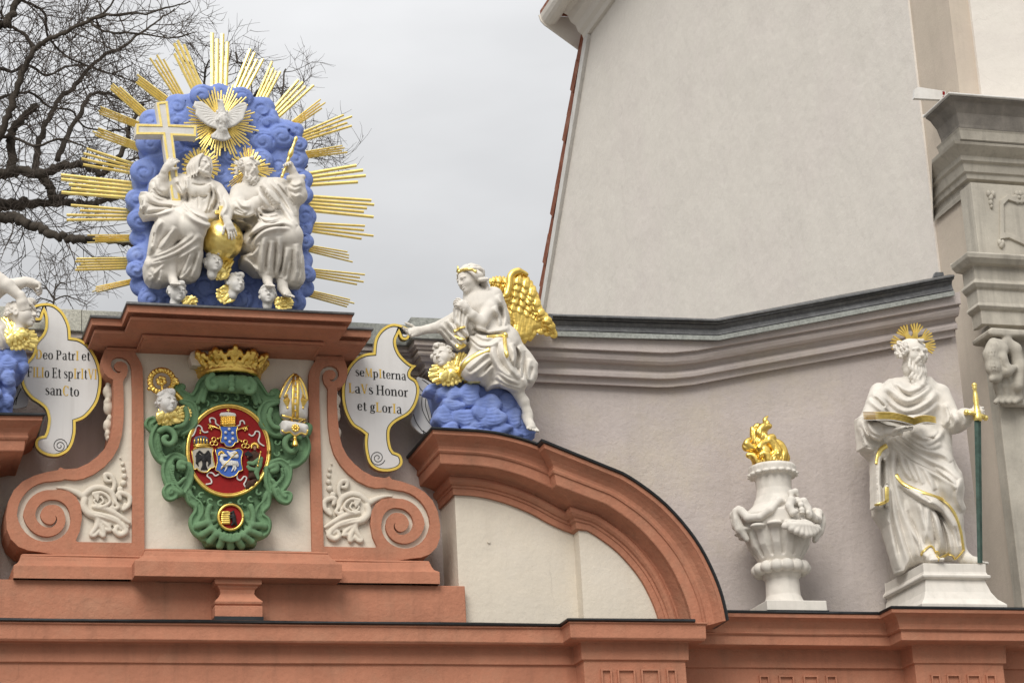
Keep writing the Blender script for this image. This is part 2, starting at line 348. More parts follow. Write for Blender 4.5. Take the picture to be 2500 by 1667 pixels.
    def val(s, p):
        q = np.clip((np.asarray(p) - s.lo) / s.h, 0, np.array(s.F.shape) - 1.001); i = q.astype(int); t = q - i
        r = 0
        for a in (0, 1):
            for b in (0, 1):
                for c in (0, 1):
                    w_ = (t[..., 0] if a else 1 - t[..., 0]) * (t[..., 1] if b else 1 - t[..., 1]) * (t[..., 2] if c else 1 - t[..., 2])
                    r = r + w_ * s.F[i[..., 0] + a, i[..., 1] + b, i[..., 2] + c]
        return r
    def hit(s, px, py, dflt=None):
        """front surface point under a photo pixel"""
        ys = np.arange(s.ax[1][0], s.ax[1][-1], s.h * .5); r = CM @ np.array([px - IW / 2, IH / 2 - py, -FPX])
        t = (ys - CC[1]) / r[1]; P = CC + t[:, None] * r
        ok = ((P >= s.lo - 1e-6) & (P <= np.array([a[-1] for a in s.ax]) + 1e-6)).all(1)
        v = np.where(ok, s.val(P), 1.); j = np.nonzero(v < 0)[0]
        if len(j) == 0:
            return U(px, py, dflt) if dflt is not None else P[int(np.argmin(v))]
        j = j[0]
        if j == 0: return P[0]
        a = v[j - 1] / (v[j - 1] - v[j] + 1e-9); return P[j - 1] + a * (P[j] - P[j - 1])
    def hits(s, pts, n=5, dflt=None):
        q = spl(pts, n) if n > 1 else pts
        return np.array([s.hit(a, b, dflt) for a, b in q])
    def trace(s, pts, n):
        P = s.hits(pts, n)
        for _ in range(3):
            if len(P) > 3: P[1:-1, 1] = (P[:-2, 1] + 2 * P[1:-1, 1] + P[2:, 1]) / 4
        return P
    def ridge(s, pts, r, k=.02, off=.4, n=4, taper=True, fy=1.):
        P = s.trace(pts, n); P[:, 1] += off * r
        t = np.linspace(0, 1, len(P)); rr = r * (np.clip(np.minimum(t, 1 - t) * 4, .25, 1) if taper else 1)
        P[:, 1] += (r - rr) * .5
        return s.chain(P, rr, k, 1, fy)
    def groove(s, pts, r, k=.015, off=0., n=4, taper=True):
        P = s.trace(pts, n); P[:, 1] -= off * r
        t = np.linspace(0, 1, len(P)); rr = r * (np.clip(np.minimum(t, 1 - t) * 4, .25, 1) if taper else 1)
        return s.chain(P, rr, k, -1)
    def relief(s, ridges, cuts):
        """carve folds: strokes (photo px points, amplitude m, half width px) raised as rounded ridges and sunk as sharp valleys"""
        c = np.array([[a[i] for a, i in zip(s.ax, q)] for q in np.ndindex(2, 2, 2) for q in [tuple(-k for k in q)]]); P = proj(c)
        x0, y0 = np.floor(P.min(0)) - 2; n = np.ceil(P.max(0) - (x0, y0)).astype(int) + 3; Hr = np.zeros((n[0], n[1]), np.float32); Hc = np.zeros_like(Hr)
        for lst, Hm, sg in ((ridges, Hr, 1), (cuts, Hc, -1)):
            for pts, amp, w_ in lst:
                q = np.array(spl(pts, 5)) - (x0, y0); k = len(q) - 1; best = {}
                lo = np.maximum(np.floor(q.min(0) - 4 * w_), 0).astype(int); hi = np.minimum(np.ceil(q.max(0) + 4 * w_) + 1, n).astype(int)
                if (hi <= lo).any(): continue
                X = np.arange(lo[0], hi[0])[:, None].astype(np.float32); Y = np.arange(lo[1], hi[1])[None, :].astype(np.float32); D = np.full((hi[0] - lo[0], hi[1] - lo[1]), 1e9, np.float32); T = np.zeros_like(D)
                for i in range(k):
                    a, b = q[i], q[i + 1]; e = b - a; t = np.clip(((X - a[0]) * e[0] + (Y - a[1]) * e[1]) / (e.dot(e) + 1e-9), 0, 1); d = (X - a[0] - t * e[0]) ** 2 + (Y - a[1] - t * e[1]) ** 2
                    m = d < D; D[m] = d[m]; T[m] = ((i + t) / k)[m]
                D = np.sqrt(D) / w_; tp = np.clip(np.minimum(T, 1 - T) * 3.5, 0, 1) ** .7
                h = amp * tp * (np.exp(-D * D * 1.1) if sg > 0 else np.exp(-D * 1.6))
                W = Hm[lo[0]:hi[0], lo[1]:hi[1]]; np.maximum(W, h, out=W)
        H = Hr - Hc; m = np.nonzero(np.abs(s.F) < .09); pts = np.stack([s.ax[i][m[i]] for i in range(3)], 1).astype(np.float64); u = proj(pts) - (x0, y0)
        i = np.clip(u.astype(int), 0, n - 2); t = np.clip(u - i, 0, 1)
        v = H[i[:, 0], i[:, 1]] * (1 - t[:, 0]) * (1 - t[:, 1]) + H[i[:, 0] + 1, i[:, 1]] * t[:, 0] * (1 - t[:, 1]) + H[i[:, 0], i[:, 1] + 1] * (1 - t[:, 0]) * t[:, 1] + H[i[:, 0] + 1, i[:, 1] + 1] * t[:, 0] * t[:, 1]
        s.F[m] -= v.astype(np.float32); return s
    def noise(s, amp, scale, seed=0):
        r = np.random.RandomState(seed); f = np.zeros_like(s.F)
        for i in range(6):
            v = r.normal(size=3); v /= np.linalg.norm(v); ph = r.uniform(0, 6.3); w_ = scale * r.uniform(.6, 1.6)
            f += np.sin(w_ * (v[0] * s.ax[0][:, None, None] + v[1] * s.ax[1][None, :, None] + v[2] * s.ax[2][None, None, :]) + ph).astype(np.float32)
        s.F += amp * f / 2.4; return s
    def cut_below(s, z): s.F[...] = np.maximum(s.F, z - s.ax[2][None, None, :]); return s
    def mesh(s):
        F = s.F.copy()
        for a in range(3):
            sl = [slice(None)] * 3
            for e in (0, -1): sl[a] = e; F[tuple(sl)] = np.maximum(F[tuple(sl)], 1e-3)
        n = F.shape; ins = F < 0
        cs = np.zeros((n[0] - 1, n[1] - 1, n[2] - 1), np.int8)
        for a in (0, 1):
            for b in (0, 1):
                for c in (0, 1): cs += ins[a:n[0] - 1 + a, b:n[1] - 1 + b, c:n[2] - 1 + c]
        act = np.argwhere((cs > 0) & (cs < 8)); idx = np.full(cs.shape, -1, np.int64); idx[tuple(act.T)] = np.arange(len(act))
        acc = np.zeros((len(act), 3)); cnt = np.zeros(len(act)); cor = [(a, b, c) for a in (0, 1) for b in (0, 1) for c in (0, 1)]
        vals = {q: F[act[:, 0] + q[0], act[:, 1] + q[1], act[:, 2] + q[2]] for q in cor}
        for q in cor:
            for a in range(3):
                if q[a] == 0:
                    q2 = list(q); q2[a] = 1; q2 = tuple(q2); v0, v1 = vals[q], vals[q2]; cr = (v0 < 0) != (v1 < 0)
                    t = np.where(cr, v0 / np.where(cr, v0 - v1, 1), 0); p = np.tile(np.array(q, float), (len(act), 1)); p[:, a] = t
                    acc[cr] += p[cr]; cnt[cr] += 1
        V_ = s.lo + s.h * (act + acc / cnt[:, None]); Q = []
        for a in range(3):
            b, c = (a + 1) % 3, (a + 2) % 3
            s0 = [slice(None)] * 3; s0[a] = slice(0, n[a] - 1); s1 = [slice(None)] * 3; s1[a] = slice(1, n[a])
            e = np.argwhere(ins[tuple(s0)] != ins[tuple(s1)])
            e = e[(e[:, b] > 0) & (e[:, c] > 0) & (e[:, b] < n[b] - 1) & (e[:, c] < n[c] - 1)]
            if not len(e): continue
            o = [e.copy() for _ in range(4)]; o[1][:, b] -= 1; o[2][:, b] -= 1; o[2][:, c] -= 1; o[3][:, c] -= 1
            q = np.stack([idx[tuple(k_.T)] for k_ in o], 1); flip = ~ins[tuple(e.T)]
            q[flip] = q[flip][:, ::-1]; Q.append(q)
        return V_, np.concatenate(Q)
    def build(s, name, m, parent=None, base=None):
        v, f = s.mesh(); return link(name, v, f, m, parent, smooth=True, base=base)
def sd_poly(P, xs, zs):
    """signed distance of the grid xs x zs to the polygon P (negative inside)"""
    X = xs[:, None].astype(np.float64); Z = zs[None, :].astype(np.float64); n = len(P)
    d = np.full((len(xs), len(zs)), 1e9); sgn = np.ones_like(d)
    for i in range(n):
        a = P[i]; b = P[i - 1]; ex, ez = b - a; wx = X - a[0]; wz = Z - a[1]
        t = np.clip((wx * ex + wz * ez) / (ex * ex + ez * ez + 1e-12), 0, 1)
        d = np.minimum(d, (wx - ex * t) ** 2 + (wz - ez * t) ** 2)
        c1 = Z >= a[1]; c2 = Z < b[1]; c3 = ex * wz > ez * wx
        sgn = np.where((c1 & c2 & c3) | (~c1 & ~c2 & ~c3), -sgn, sgn)
    return (sgn * np.sqrt(d)).astype(np.float32)

# ================================================================== large structure
def UXP(px, py, x):
    """photo pixel -> point on the plane of that x"""
    r = CM @ np.array([px - IW / 2, IH / 2 - py, -FPX]); return CC + (x - CC[0]) / r[0] * r
def profile(v, x, rows, dref=0., zref=None):
    """profile (o, u) from the rows read down one column of the photo: (depth, row)"""
    q = [(d, UV(v, x, y, d)[2]) for d, y in rows]; z0 = q[0][1] if zref is None else zref
    return [(d - dref, z - z0) for d, z in q], z0
UPZ = (0, 0, 1)
MXC = (U(350.2, 901.6, 0)[0] + U(748.4, 928, 0)[0]) / 2          # symmetry axis of the gable
def mirx(p): return (2 * MXC - p[0], p[1], p[2])
def mirpath(path): return [(mirx(P), (-O[0], O[1], O[2]), (-n[0], n[1], n[2])) for P, O, n in path][::-1]

gnd = MB(); gnd.box((-400, -400, -.3), (400, 400, 0)); g_ = gnd.build('street', M_PAVE); g_['kind'] = 'structure'

gate = thing('gateway_building', 'terracotta and cream baroque gateway with scrolled gable and curved side pediments', 'gateway', (MXC, -.3, 0))

# ---- lower entablature, left of and under the arch
E_D = .15
prof, ez = profile('M', 1000, [(.15, 900), (.15, 627), (.17, 622), (.175, 535), (.19, 530), (.27, 524), (.285, 512), (.285, 445), (.30, 440), (.30, 432)], E_D)
zE = UV('M', 1000, 432, .30)[2]
XB = UV('J', 1020, 1300, E_D)[0]                              # break of the entablature below the arch
XR = UV('N', 72, 560, E_D + .2)[0]
eprof = [(o, u) for o, u in prof]
epath = [((-9, -E_D, ez), (0, -1, 0), UPZ), ((XB, -E_D, ez), (-1, -1, 0), UPZ), ((XB, -E_D - .2, ez), (-1, -1, 0), UPZ),
         ((XR, -E_D - .2, ez), (1, -1, 0), UPZ), ((XR, .4, ez), (1, 0, 0), UPZ)]
e = MB().sweep(epath, eprof + [(-.3, eprof[-1][1])]); ent = e.build('entablature', M_RED, gate, bevel=.004)
zt = zE - ez
xr2 = UV('J', 1735, 1205, E_D + .2 + .15)[0]
fl = [((-9, -E_D, ez), (0, -1, 0), UPZ), ((XB, -E_D, ez), (-1, -1, 0), UPZ), ((XB, -E_D - .2, ez), (-1, -1, 0), UPZ), ((xr2, -E_D - .2, ez), (0, -1, 0), UPZ)]
MB().sweep(fl, [(-.2, zt), (.158, zt), (.168, zt + .006), (.168, zt + .018), (.155, zt + .024), (-.2, zt + .045)]).build('flashing', M_DARKMET, ent)
# wall body under it
b = MB(); b.box((-9, -E_D + .002, 0), (XB + .01, .6, ez)); b.box((XB + .004, -E_D - .2 + .002, 0), (XR - .004, .6, ez)); b.build('lower_wall', M_RED, gate)

# ---- lower entablature right of the arch, with a break under the saint
R_D = -.02
rprof, rz = profile('N', 900, [(-.02, 900), (-.02, 530), (.0, 524), (.005, 404), (.02, 400), (.145, 376), (.16, 370), (.16, 306), (.175, 303), (.185, 292), (.18, 288), (.185, 260), (.215, 215), (.25, 192), (.275, 186), (.28, 165), (.28, 160)], R_D)
XS = UV('N', 1625, 600, R_D + .22)[0]; XS2 = UV('N', 2218, 560, R_D + .22)[0]
rpath = [((XR + .01, -R_D, rz), (.9, -1, 0), UPZ), ((XS, -R_D, rz), (-1, -1, 0), UPZ), ((XS, -R_D - .22, rz), (-1, -1, 0), UPZ),
         ((XS2, -R_D - .22, rz), (1, -1, 0), UPZ), ((XS2, -R_D, rz), (1, -1, 0), UPZ), ((XS2 + .42, -R_D, rz), (1, -1, 0), UPZ), ((XS2 + .42, .5, rz), (1, 0, 0), UPZ)]
rt = rprof[-1][1]
ent2 = MB().sweep(rpath, rprof + [(-.45, rt)]).build('side_entablature', M_RED, gate, bevel=.004)
MB().sweep([((XR + .27, -R_D, rz), (0, -1, 0), UPZ)] + rpath[1:5] + [((XS2 + .42, -R_D, rz), (0, -1, 0), UPZ)], [(-.45, rt), (.30, rt), (.312, rt + .006), (.312, rt + .018), (.30, rt + .024), (-.45, rt + .05)]).build('flashing', M_DARKMET, ent2)
b = MB(); b.box((XR - .1, -R_D + .002, 0), (XS + .01, .6, rz)); b.box((XS + .004, -R_D - .22 + .002, 0), (XS2 - .004, .6, rz)); b.box((XS2 - .01, -R_D + .003, 0), (XS2 + .415, .6, rz)); b.build('lower_wall', M_RED, gate)
LEDGE_Z = rz + rt + .03
# carved slots (framed recesses, built as raised fillets round a sunk panel)
def slots(v, xs, y0, d, par):
    for i, (a, c) in enumerate(xs):
        p0, p1 = UV(v, a, y0, d), UV(v, c, y0, d); zt_, zb = p0[2], p0[2] - .45
        s = MB(); x0, x1 = p0[0], p1[0]
        s.add([(x0, -d - .003, zt_), (x1, -d - .003, zt_), (x1, -d - .003, zb), (x0, -d - .003, zb),
               ((x0 + x1) / 2, -d + .0, zt_ - .045), ((x0 + x1) / 2, -d - .001, zb)],
              [(0, 4, 1)[::-1], (0, 3, 5, 4), (4, 5, 2, 1)])
        w_ = .012
        s.box((x0 - w_, -d - .022, zb), (x0, -d + .01, zt_)); s.box((x1, -d - .022, zb), (x1 + w_, -d + .01, zt_)); s.box((x0 - w_, -d - .022, zt_), (x1 + w_, -d + .01, zt_ + w_))
        s.build('carved_slot', M_RED, par)
slots('J', [(1185, 1230), (1282, 1368), (1422, 1512), (1572, 1612)], 1495, E_D + .2, ent)
slots('N', [(568, 615), (700, 782), (865, 945), (1018, 1070)], 588, R_D, ent2)
slots('N', [(1728, 1770), (1832, 1905), (1970, 2040), (2098, 2145)], 582, R_D + .22, ent2)

# ---- attic block, volute bases, console and its bracket
pT = UV('M', 2225, 263, .08); pT0 = UV('M', 0, 212, .08)
zAB = (pT[2] + pT0[2]) / 2
att = MB().box((2 * MXC - pT[0], -.08, zE - .1), (pT[0], .38, zAB)).build('attic_block', M_RED, gate, bevel=.006)
bp, bz = profile('M', 300, [(.13, 216), (.13, 157), (.122, 153), (.10, 146), (.085, 132), (.078, 116), (.07, 113), (.075, 108), (.068, 103), (.05, 102)], 0)
bz = zAB; bp = [(o, u) for o, u in bp]
xl0 = UV('M', 62, 180, .13)[0] + .13; xr0 = UV('M', 2102, 230, .13)[0] - .13
xr0 = ((2 * MXC - xl0) + xr0) / 2; xl0 = 2 * MXC - xr0
MB().sweep([((xl0, .38, bz), (-1, 0, 0), UPZ), ((xl0, 0, bz), (-1, -1, 0), UPZ), ((xr0, 0, bz), (1, -1, 0), UPZ), ((xr0, .38, bz), (1, 0, 0), UPZ)], bp + [(-.02, bp[-1][1])]).build('volute_base', M_RED, gate, bevel=.004)
ZVB = bz + bp[-1][1]
cp, cz = profile('M', 1300, [(.10, 242), (.27, 217), (.28, 215), (.28, 144), (.272, 141), (.245, 132), (.21, 118), (.20, 101), (.19, 98), (.195, 93), (.19, 88), (.03, 86)], 0)
cxl = UV('M', 645, 150, .28)[0] + .28; cxr = UV('M', 1638, 180, .28)[0] - .28
con = MB().sweep([((cxl, .05, cz), (-1, 0, 0), UPZ), ((cxl, 0, cz), (-1, -1, 0), UPZ), ((cxr, 0, cz), (1, -1, 0), UPZ), ((cxr, .05, cz), (1, 0, 0), UPZ)], cp).build('console', M_RED, gate, bevel=.004)
b = MB(); xa, xb = UV('M', 1028, 300, .24)[0], UV('M', 1256, 300, .24)[0]; rows = [(0, 400), (0, 349), (-.02, 346), (-.005, 338), (0, 328), (-.01, 318), (-.035, 305), (-.05, 285), (-.045, 265), (-.03, 255), (-.03, 249), (-.005, 244), (.0, 228), (-.008, 212), (-.03, 206)]
zz = [UV('M', 1140, y, .24)[2] for _, y in rows]
b.sweep([((xa, -.07, 0), (-1, 0, 0), UPZ), ((xa, -.24, 0), (-1, -1, 0), UPZ), ((xb, -.24, 0), (1, -1, 0), UPZ), ((xb, -.07, 0), (1, 0, 0), UPZ)], [(o, z) for (o, _), z in zip(rows, zz)] + [(-.03, zz[-1] + .06)])
brk = b.build('console_bracket', M_RED, gate, bevel=.005)
MB().box((xa - .004, -.245, zE - .02), (xb + .004, -.1, zz[0])).build('zinc_foot', M_DARKMET, brk)

# ---- gable wall: white field, terracotta scrolls with sunk white channels
left_out = V('R', [(945, 930), (520, 925), (490, 1000), (468, 1090), (478, 1180), (510, 1270), (565, 1330), (640, 1368), (646, 1480)]) + \
    V('D', [(606, 700), (603, 800), (597, 880), (583, 940), (557, 990), (518, 1032), (468, 1070), (410, 1096), (345, 1101), (320, 1090), (306, 1106), (250, 1115), (180, 1135), (118, 1167), (73, 1212), (44, 1272), (32, 1350), (36, 1420), (57, 1472), (98, 1512), (150, 1532), (210, 1540)]) + \
    V('D', [(300, 1556), (768, 1570), (768, 1500), (766, 1200), (763, 800), (760, 610)]) + V('R', [(1072, 1200), (1050, 1125), (1005, 1040), (960, 970)])
def volute_edge(c, radii, a0, view, sx=1., da=90):
    """spiral through radii every da degrees (photo px of the view), starting at angle a0"""
    out = []; n = 8
    for i in range(len(radii) - 1):
        for k in range(n):
            t = k / n; r = radii[i] + (radii[i + 1] - radii[i]) * t; a = math.radians(a0 + (i + t) * da * sx)
            out.append((c[0] + r * math.cos(a), c[1] - r * math.sin(a)))
    a = math.radians(a0 + (len(radii) - 1) * da * sx); out.append((c[0] + radii[-1] * math.cos(a), c[1] - radii[-1] * math.sin(a)))
    return V(view, out)
cD = (275, 1345)
o_edge = volute_edge(cD, [181, 185, 138, 97, 83, 88, 64, 16], 90, 'D')       # outer side of the channel
i_edge = volute_edge(cD, [134, 152, 110, 69, 55, 61, 47, 15], 90, 'D')       # inner side
chan_top = V('R', [(785, 1400), (800, 1360), (838, 1312), (857, 1235), (850, 1170), (818, 1125), (760, 1100), (700, 1106), (660, 1140), (654, 1182), (680, 1225), (720, 1250), (752, 1243), (772, 1218),
                   (735, 1270), (690, 1270), (640, 1236), (605, 1172), (610, 1110), (640, 1062), (700, 1036), (770, 1040), (840, 1075), (890, 1142), (908, 1220)])
hole = [V1('R', 790, 1480)] + chan_top + V('D', [(703, 700), (703, 1000), (703, 1492), (413, 1487), (402, 1478), (424, 1430), (436, 1360), (430, 1295), (405, 1248), (368, 1220), (320, 1209)]) + \
    i_edge + o_edge[::-1][1:] + V('D', [(330, 1158), (345, 1152), (400, 1158), (440, 1151), (500, 1126), (556, 1086), (598, 1040), (630, 985), (648, 920), (657, 840), (658, 740)])
def mir(sp): return [(2 * MXC - x, z) for x, z in sp]
lo_, ho_ = XZ(left_out, .03), XZ(hole, .03)
for o_, h_, lab in ((lo_, ho_, 'left'), (mir(lo_), mir(ho_), 'right')):
    sc_ = plate('scroll', [o_, h_], .035, -.40, M_RED, gate)
    _b = sc_.modifiers.new('bevel', 'BEVEL'); _b.width = .006; _b.segments = 2; _b.limit_method = 'ANGLE'; _b.angle_limit = R_(50)
    plate('white_channel', [h_], .0, -.30, M_CREAM, sc_)
zp0 = ZVB - .02
zp1 = UV('R', 950, 962, 0)[2] + .01
pxl = U(350.2, 901.6, 0)[0] - .12
gw = MB().box((pxl + .06, .0, zp0 - .05), (2 * MXC - pxl - .06, .38, zp1)).build('gable_panel', M_CREAM, gate)

# ---- gable cornice
gp, gz = profile('R', 600, [(0, 932), (.03, 926), (.032, 902), (.05, 898), (.062, 885), (.062, 868), (.052, 853), (.035, 849), (.05, 845), (.285, 662), (.30, 652), (.305, 612), (.27, 604), (.265, 580), (.29, 556), (.325, 548), (.358, 541), (.362, 500), (.368, 447), (.378, 440)], 0)
gz = (gz + UV('S', 1630, 1012, 0)[2]) / 2
gxl = UV('R', 505, 905, .06)[0] + .05; gxr = UV('S', 1720, 935, .06)[0] - .05; gxr = (gxr + 2 * MXC - gxl) / 2; gxl = 2 * MXC - gxr
fxl = UV('R', 1025, 690, .39)[0] + .06; fxr = UV('S', 1468, 735, .39)[0] - .06; fxr = (fxr + 2 * MXC - fxl) / 2; fxl = 2 * MXC - fxr
FR = .33
SF = .5                                                       # the cornice returns overhang less than its front
gpath = [((gxl, .40, gz), (-SF, 0, 0), UPZ), ((gxl, 0, gz), (-SF, -1, 0), UPZ), ((fxl, 0, gz), (-SF, -1, 0), UPZ), ((fxl, -FR, gz), (-SF, -1, 0), UPZ),
         ((fxr, -FR, gz), (SF, -1, 0), UPZ), ((fxr, 0, gz), (SF, -1, 0), UPZ), ((gxr, 0, gz), (SF, -1, 0), UPZ), ((gxr, .40, gz), (SF, 0, 0), UPZ)]
gt = gp[-1][1]
gc = MB().sweep(gpath, gp + [(-.2, gt)]); gc.box((fxl - .003, -FR + .002, gz + .002), (fxr + .003, .35, gz + gt - .002)); gc.box((gxl + .01, .002, gz + .004), (gxr - .01, .38, gz + gt - .003))
cor = gc.build('gable_cornice', M_RED, gate, bevel=.004)
MB().sweep(gpath, [(-.2, gt), (.384, gt), (.392, gt + .005), (.392, gt + .017), (.384, gt + .022), (-.2, gt + .046)]).build('flashing', M_ZINC, cor)
gtop = MB().box((fxl - .05, -FR - .05, gz + gt + .02), (fxr + .05, .38, gz + gt + .052)).build('cornice_top', M_ZINC, cor)
GABLE_Z = gz + gt + .05
crest = V('R', [(1800, 1150), (1764, 1020), (1790, 960), (1850, 930), (1960, 905), (2240, 893)]) + V('S', [(0, 775), (150, 790), (330, 810), (420, 850), (462, 900), (462, 960), (420, 1090)])
plate('crown_backing', [XZ(crest, .115)], .115, 0.002, M_CREAM, gate, bevel=.008)

# ---- curved side pediments (the right one, and its mirror on the left edge of the picture)
AD = .13
ap, az = profile('J', 300, [(0, 458), (.028, 452), (.03, 418), (.042, 412), (.045, 398), (.062, 392), (.08, 376), (.086, 362), (.08, 350), (.06, 345), (.07, 336), (.12, 312), (.19, 286), (.235, 276), (.24, 270), (.25, 214), (.262, 210), (.27, 198), (.262, 188), (.265, 172), (.29, 146), (.325, 122), (.35, 106), (.358, 102), (.36, 84), (.36, 80)], 0)
arc1 = spl(V('J', [(315, 457), (450, 467), (600, 503), (750, 562), (880, 632), (1010, 690)]), 4)
arc2 = spl(V('J', [(1055, 648), (1150, 702), (1280, 802), (1400, 942), (1470, 1070), (1512, 1180), (1535, 1290)]), 4)
A1 = [U(a, b, 0) for a, b in arc1]; A2 = [U(a, b, AD) for a, b in arc2]
xbk = (A1[-1][0] + A2[0][0]) / 2
def nrm(pts):
    t = np.gradient(np.array(pts), axis=0); t /= np.linalg.norm(t, axis=1)[:, None]; return [(-q[2], 0, q[0]) if True else 0 for q in t], t
n1, t1 = nrm(A1); n2, t2 = nrm(A2)
apath = [((A1[0][0], .42, A1[0][2]), (-.7, 0, 0), UPZ), (A1[0], (-.7, -1, -.7 * t1[0][2] / t1[0][0]), (0, 0, 1))] + [(p, (0, -1, 0), n) for p, n in zip(A1[1:-2], n1[1:-2])]
m1 = t1[-2][2] / t1[-2][0]; zb = A1[-1][2]
apath += [((xbk, 0, zb), (-1, -1, -m1), (0, 0, 1 / n1[-2][2])), ((xbk, -AD, zb), (-1, -1, -m1), (0, 0, 1 / n1[-2][2]))]
apath += [(p, (0, -1, 0), n) for p, n in zip(A2[2:], n2[2:])]
at_ = ap[-1][1]
aflash = [(-.02, at_), (.372, at_), (.383, at_ + .005), (.383, at_ + .018), (.37, at_ + .024), (-.02, at_ + .03)]
aprof = ap + [(-.35, at_), (-.35, 0)]
zlow = zE - .05
tym = [(p[0], p[2]) for p in A1[:-2]] + [(xbk, zb), (xbk, zlow), (A1[0][0], zlow)]
tym2 = [(xbk, zlow), (xbk, zb)] + [(p[0], p[2]) for p in A2[2:]] + [(A2[-1][0], zlow)]
# left face of the block stands a little proud of the cornice foot
for flip in (0, 1):
    ap_ = apath
    if flip: ap_ = [(apath[0][0], (-1, 0, 0), UPZ), (A1[0], (-1, -1, -t1[0][2] / t1[0][0]), (0, 0, 1))] + apath[2:]
    pth = mirpath(ap_) if flip else apath
    a_ = MB().sweep(pth, [q for q in aprof]).build('arch_cornice', M_RED, gate, bevel=.004)
    MB().sweep(pth, aflash).build('flashing', M_DARKMET, a_)
    f_ = (lambda s: mir(s)) if flip else (lambda s: s)
    ob = MB().prismw(f_(tym), 0, -.42).prismw(f_(tym2), AD, -.42).build('pediment_field', M_CREAM, gate)
    if not flip:
        c = UV('J', 515, 733, 0); MB().tube([c + np.array([0, .005, 0]), c + np.array([0, -.012, 0])], .012, 12).build('vent_cap', M_CREAM, ob)

# ---- mauve boundary wall with its capped moulding
W_D = -.42
mw = thing('boundary_wall', 'mauve rendered wall with moulded top and zinc capping behind the gateway', 'wall', (2, -W_D + .3, 0))
wp, wz = profile('T', 600, [(W_D, 990), (-.40, 985), (-.398, 952), (-.385, 945), (-.383, 885), (-.372, 872), (-.35, 850), (-.335, 800), (-.335, 785), (-.32, 780), (-.31, 745), (-.32, 705), (-.30, 692), (-.30, 660), (-.28, 645), (-.28, 566)], W_D)
BX = UV('T', 735, 600, -.3)[0]                                # step of the wall behind the angel
zcT = UV('T', 600, 286, -.25)[2]; zcB = UV('T', 600, 560, -.25)[2]
wtop = wp[-1][1]
XLW = -9
# moulding behind the gable, up to the step
pathL = [((XLW, -W_D, wz), (0, -1, 0), UPZ), ((BX, -W_D, wz), (-1, -1, 0), UPZ), ((BX, -W_D - .19, wz), (-1, -1, 0), UPZ)]
xe = U(1235, 830, W_D + .3)[0]
MB().sweep(pathL + [((xe, -W_D - .19, wz), (0, -1, 0), UPZ)], wp + [(-.15, wtop)]).build('wall_moulding', M_MAUVE, mw, bevel=.006)
capL = [((MXC, -W_D, zcB), (0, -1, 0), UPZ), ((BX, -W_D, zcB), (-1, -1, 0), UPZ), ((BX, -W_D - .19, zcB), (-1, -1, 0), UPZ), ((xe, -W_D - .19, zcB), (0, -1, 0), UPZ)]
cprof = [(-.1, 0), (.16, 0), (.17, .005), (.17, zcT - zcB), (-.25, zcT - zcB + .06)]
MB().sweep(capL, cprof).build('zinc_cap', M_ZINCL, mw)
# granite blocks of the cap left of the gable
xs_ = [-9, UV('D', -300, 280, -.25)[0], UV('D', 433, 300, -.25)[0] - .002, MXC]
for a, c in zip(xs_[:-1], xs_[1:]):
    MB().sweep([((a + .003, -W_D, zcB), (0, -1, 0), UPZ), ((c - .001, -W_D, zcB), (0, -1, 0), UPZ)], cprof).build('granite_cap', M_GRANITE, mw, bevel=.004)
# raking part at the right
lp, lz = profile('L', 500, [(W_D, 652), (-.365, 648), (-.36, 610), (-.315, 604), (-.31, 582), (-.345, 562), (-.33, 542), (-.275, 532), (-.25, 514), (-.235, 492), (-.25, 474), (-.20, 467), (-.195, 400)], W_D)
q0, q1, q2 = UV('L', -150, 622, W_D), UV('L', 735, 660, W_D), UV('L', 2193, 392, W_D)
rk = (q2[2] - q1[2]) / (q2[0] - q1[0])
def mit(s0, s1): return (0, 0, 1)
def inplane(pts):
    out = []
    for i, p in enumerate(pts):
        out.append((p, (0, -1, 0), (0, 0, 1)))
    return out
bend = [q0] + [np.array(p) for p in [(q1[0] - .16, q1[1], q1[2] + .0 + (q0[2] - q1[2]) * .05), (q1[0] - .05, q1[1], q1[2] + .006), (q1[0] + .05, q1[1], q1[2] + .02), (q1[0] + .16, q1[1], q1[2] + .16 * rk)]] + [q2]
MB().sweep(inplane(bend), lp + [(-.05, lp[-1][1])]).build('raking_moulding', M_MAUVE, mw, bevel=.006)
kp, kz = profile('L', 500, [(-.20, 402), (-.16, 400), (-.15, 396), (-.15, 372), (-.165, 369), (-.16, 366), (-.17, 352), (-.18, 336), (-.165, 318), (-.13, 308), (-.125, 304), (-.13, 300), (-.115, 296), (-.11, 290), (-.12, 284), (-.2, 282)], -.2)
k0, k1, k2 = UV('L', 95, 390, -.2), UV('L', 958, 414, -.2), UV('L', 2190, 178, -.2)
MB().sweep([(k0, (0, -1, 0), UPZ), (k1, (0, -1, 0), UPZ), (k2, (0, -1, 0), UPZ)], kp + [(-.12, kp[-1][1] + .03), (-.12, 0)]).build('zinc_gutter_cap', M_ZINC, mw, smooth=False)
MB().sweep([(k0, (0, -1, 0), UPZ), (k1, (0, -1, 0), UPZ), (k2, (0, -1, 0), UPZ)], [(o + .004, u) for o, u in kp[1:4]] + [(.0, kp[3][1])]).build('drip_edge_highlight', M_ZINCL, mw)  # separate lip strip in paler zinc: reflected light put into its colour
MB().prism(V('L', [(2095, 78), (2105, 52), (2145, 52), (2148, 70)]), -.30, -.34).build('cap_bracket', M_ZINC, mw)
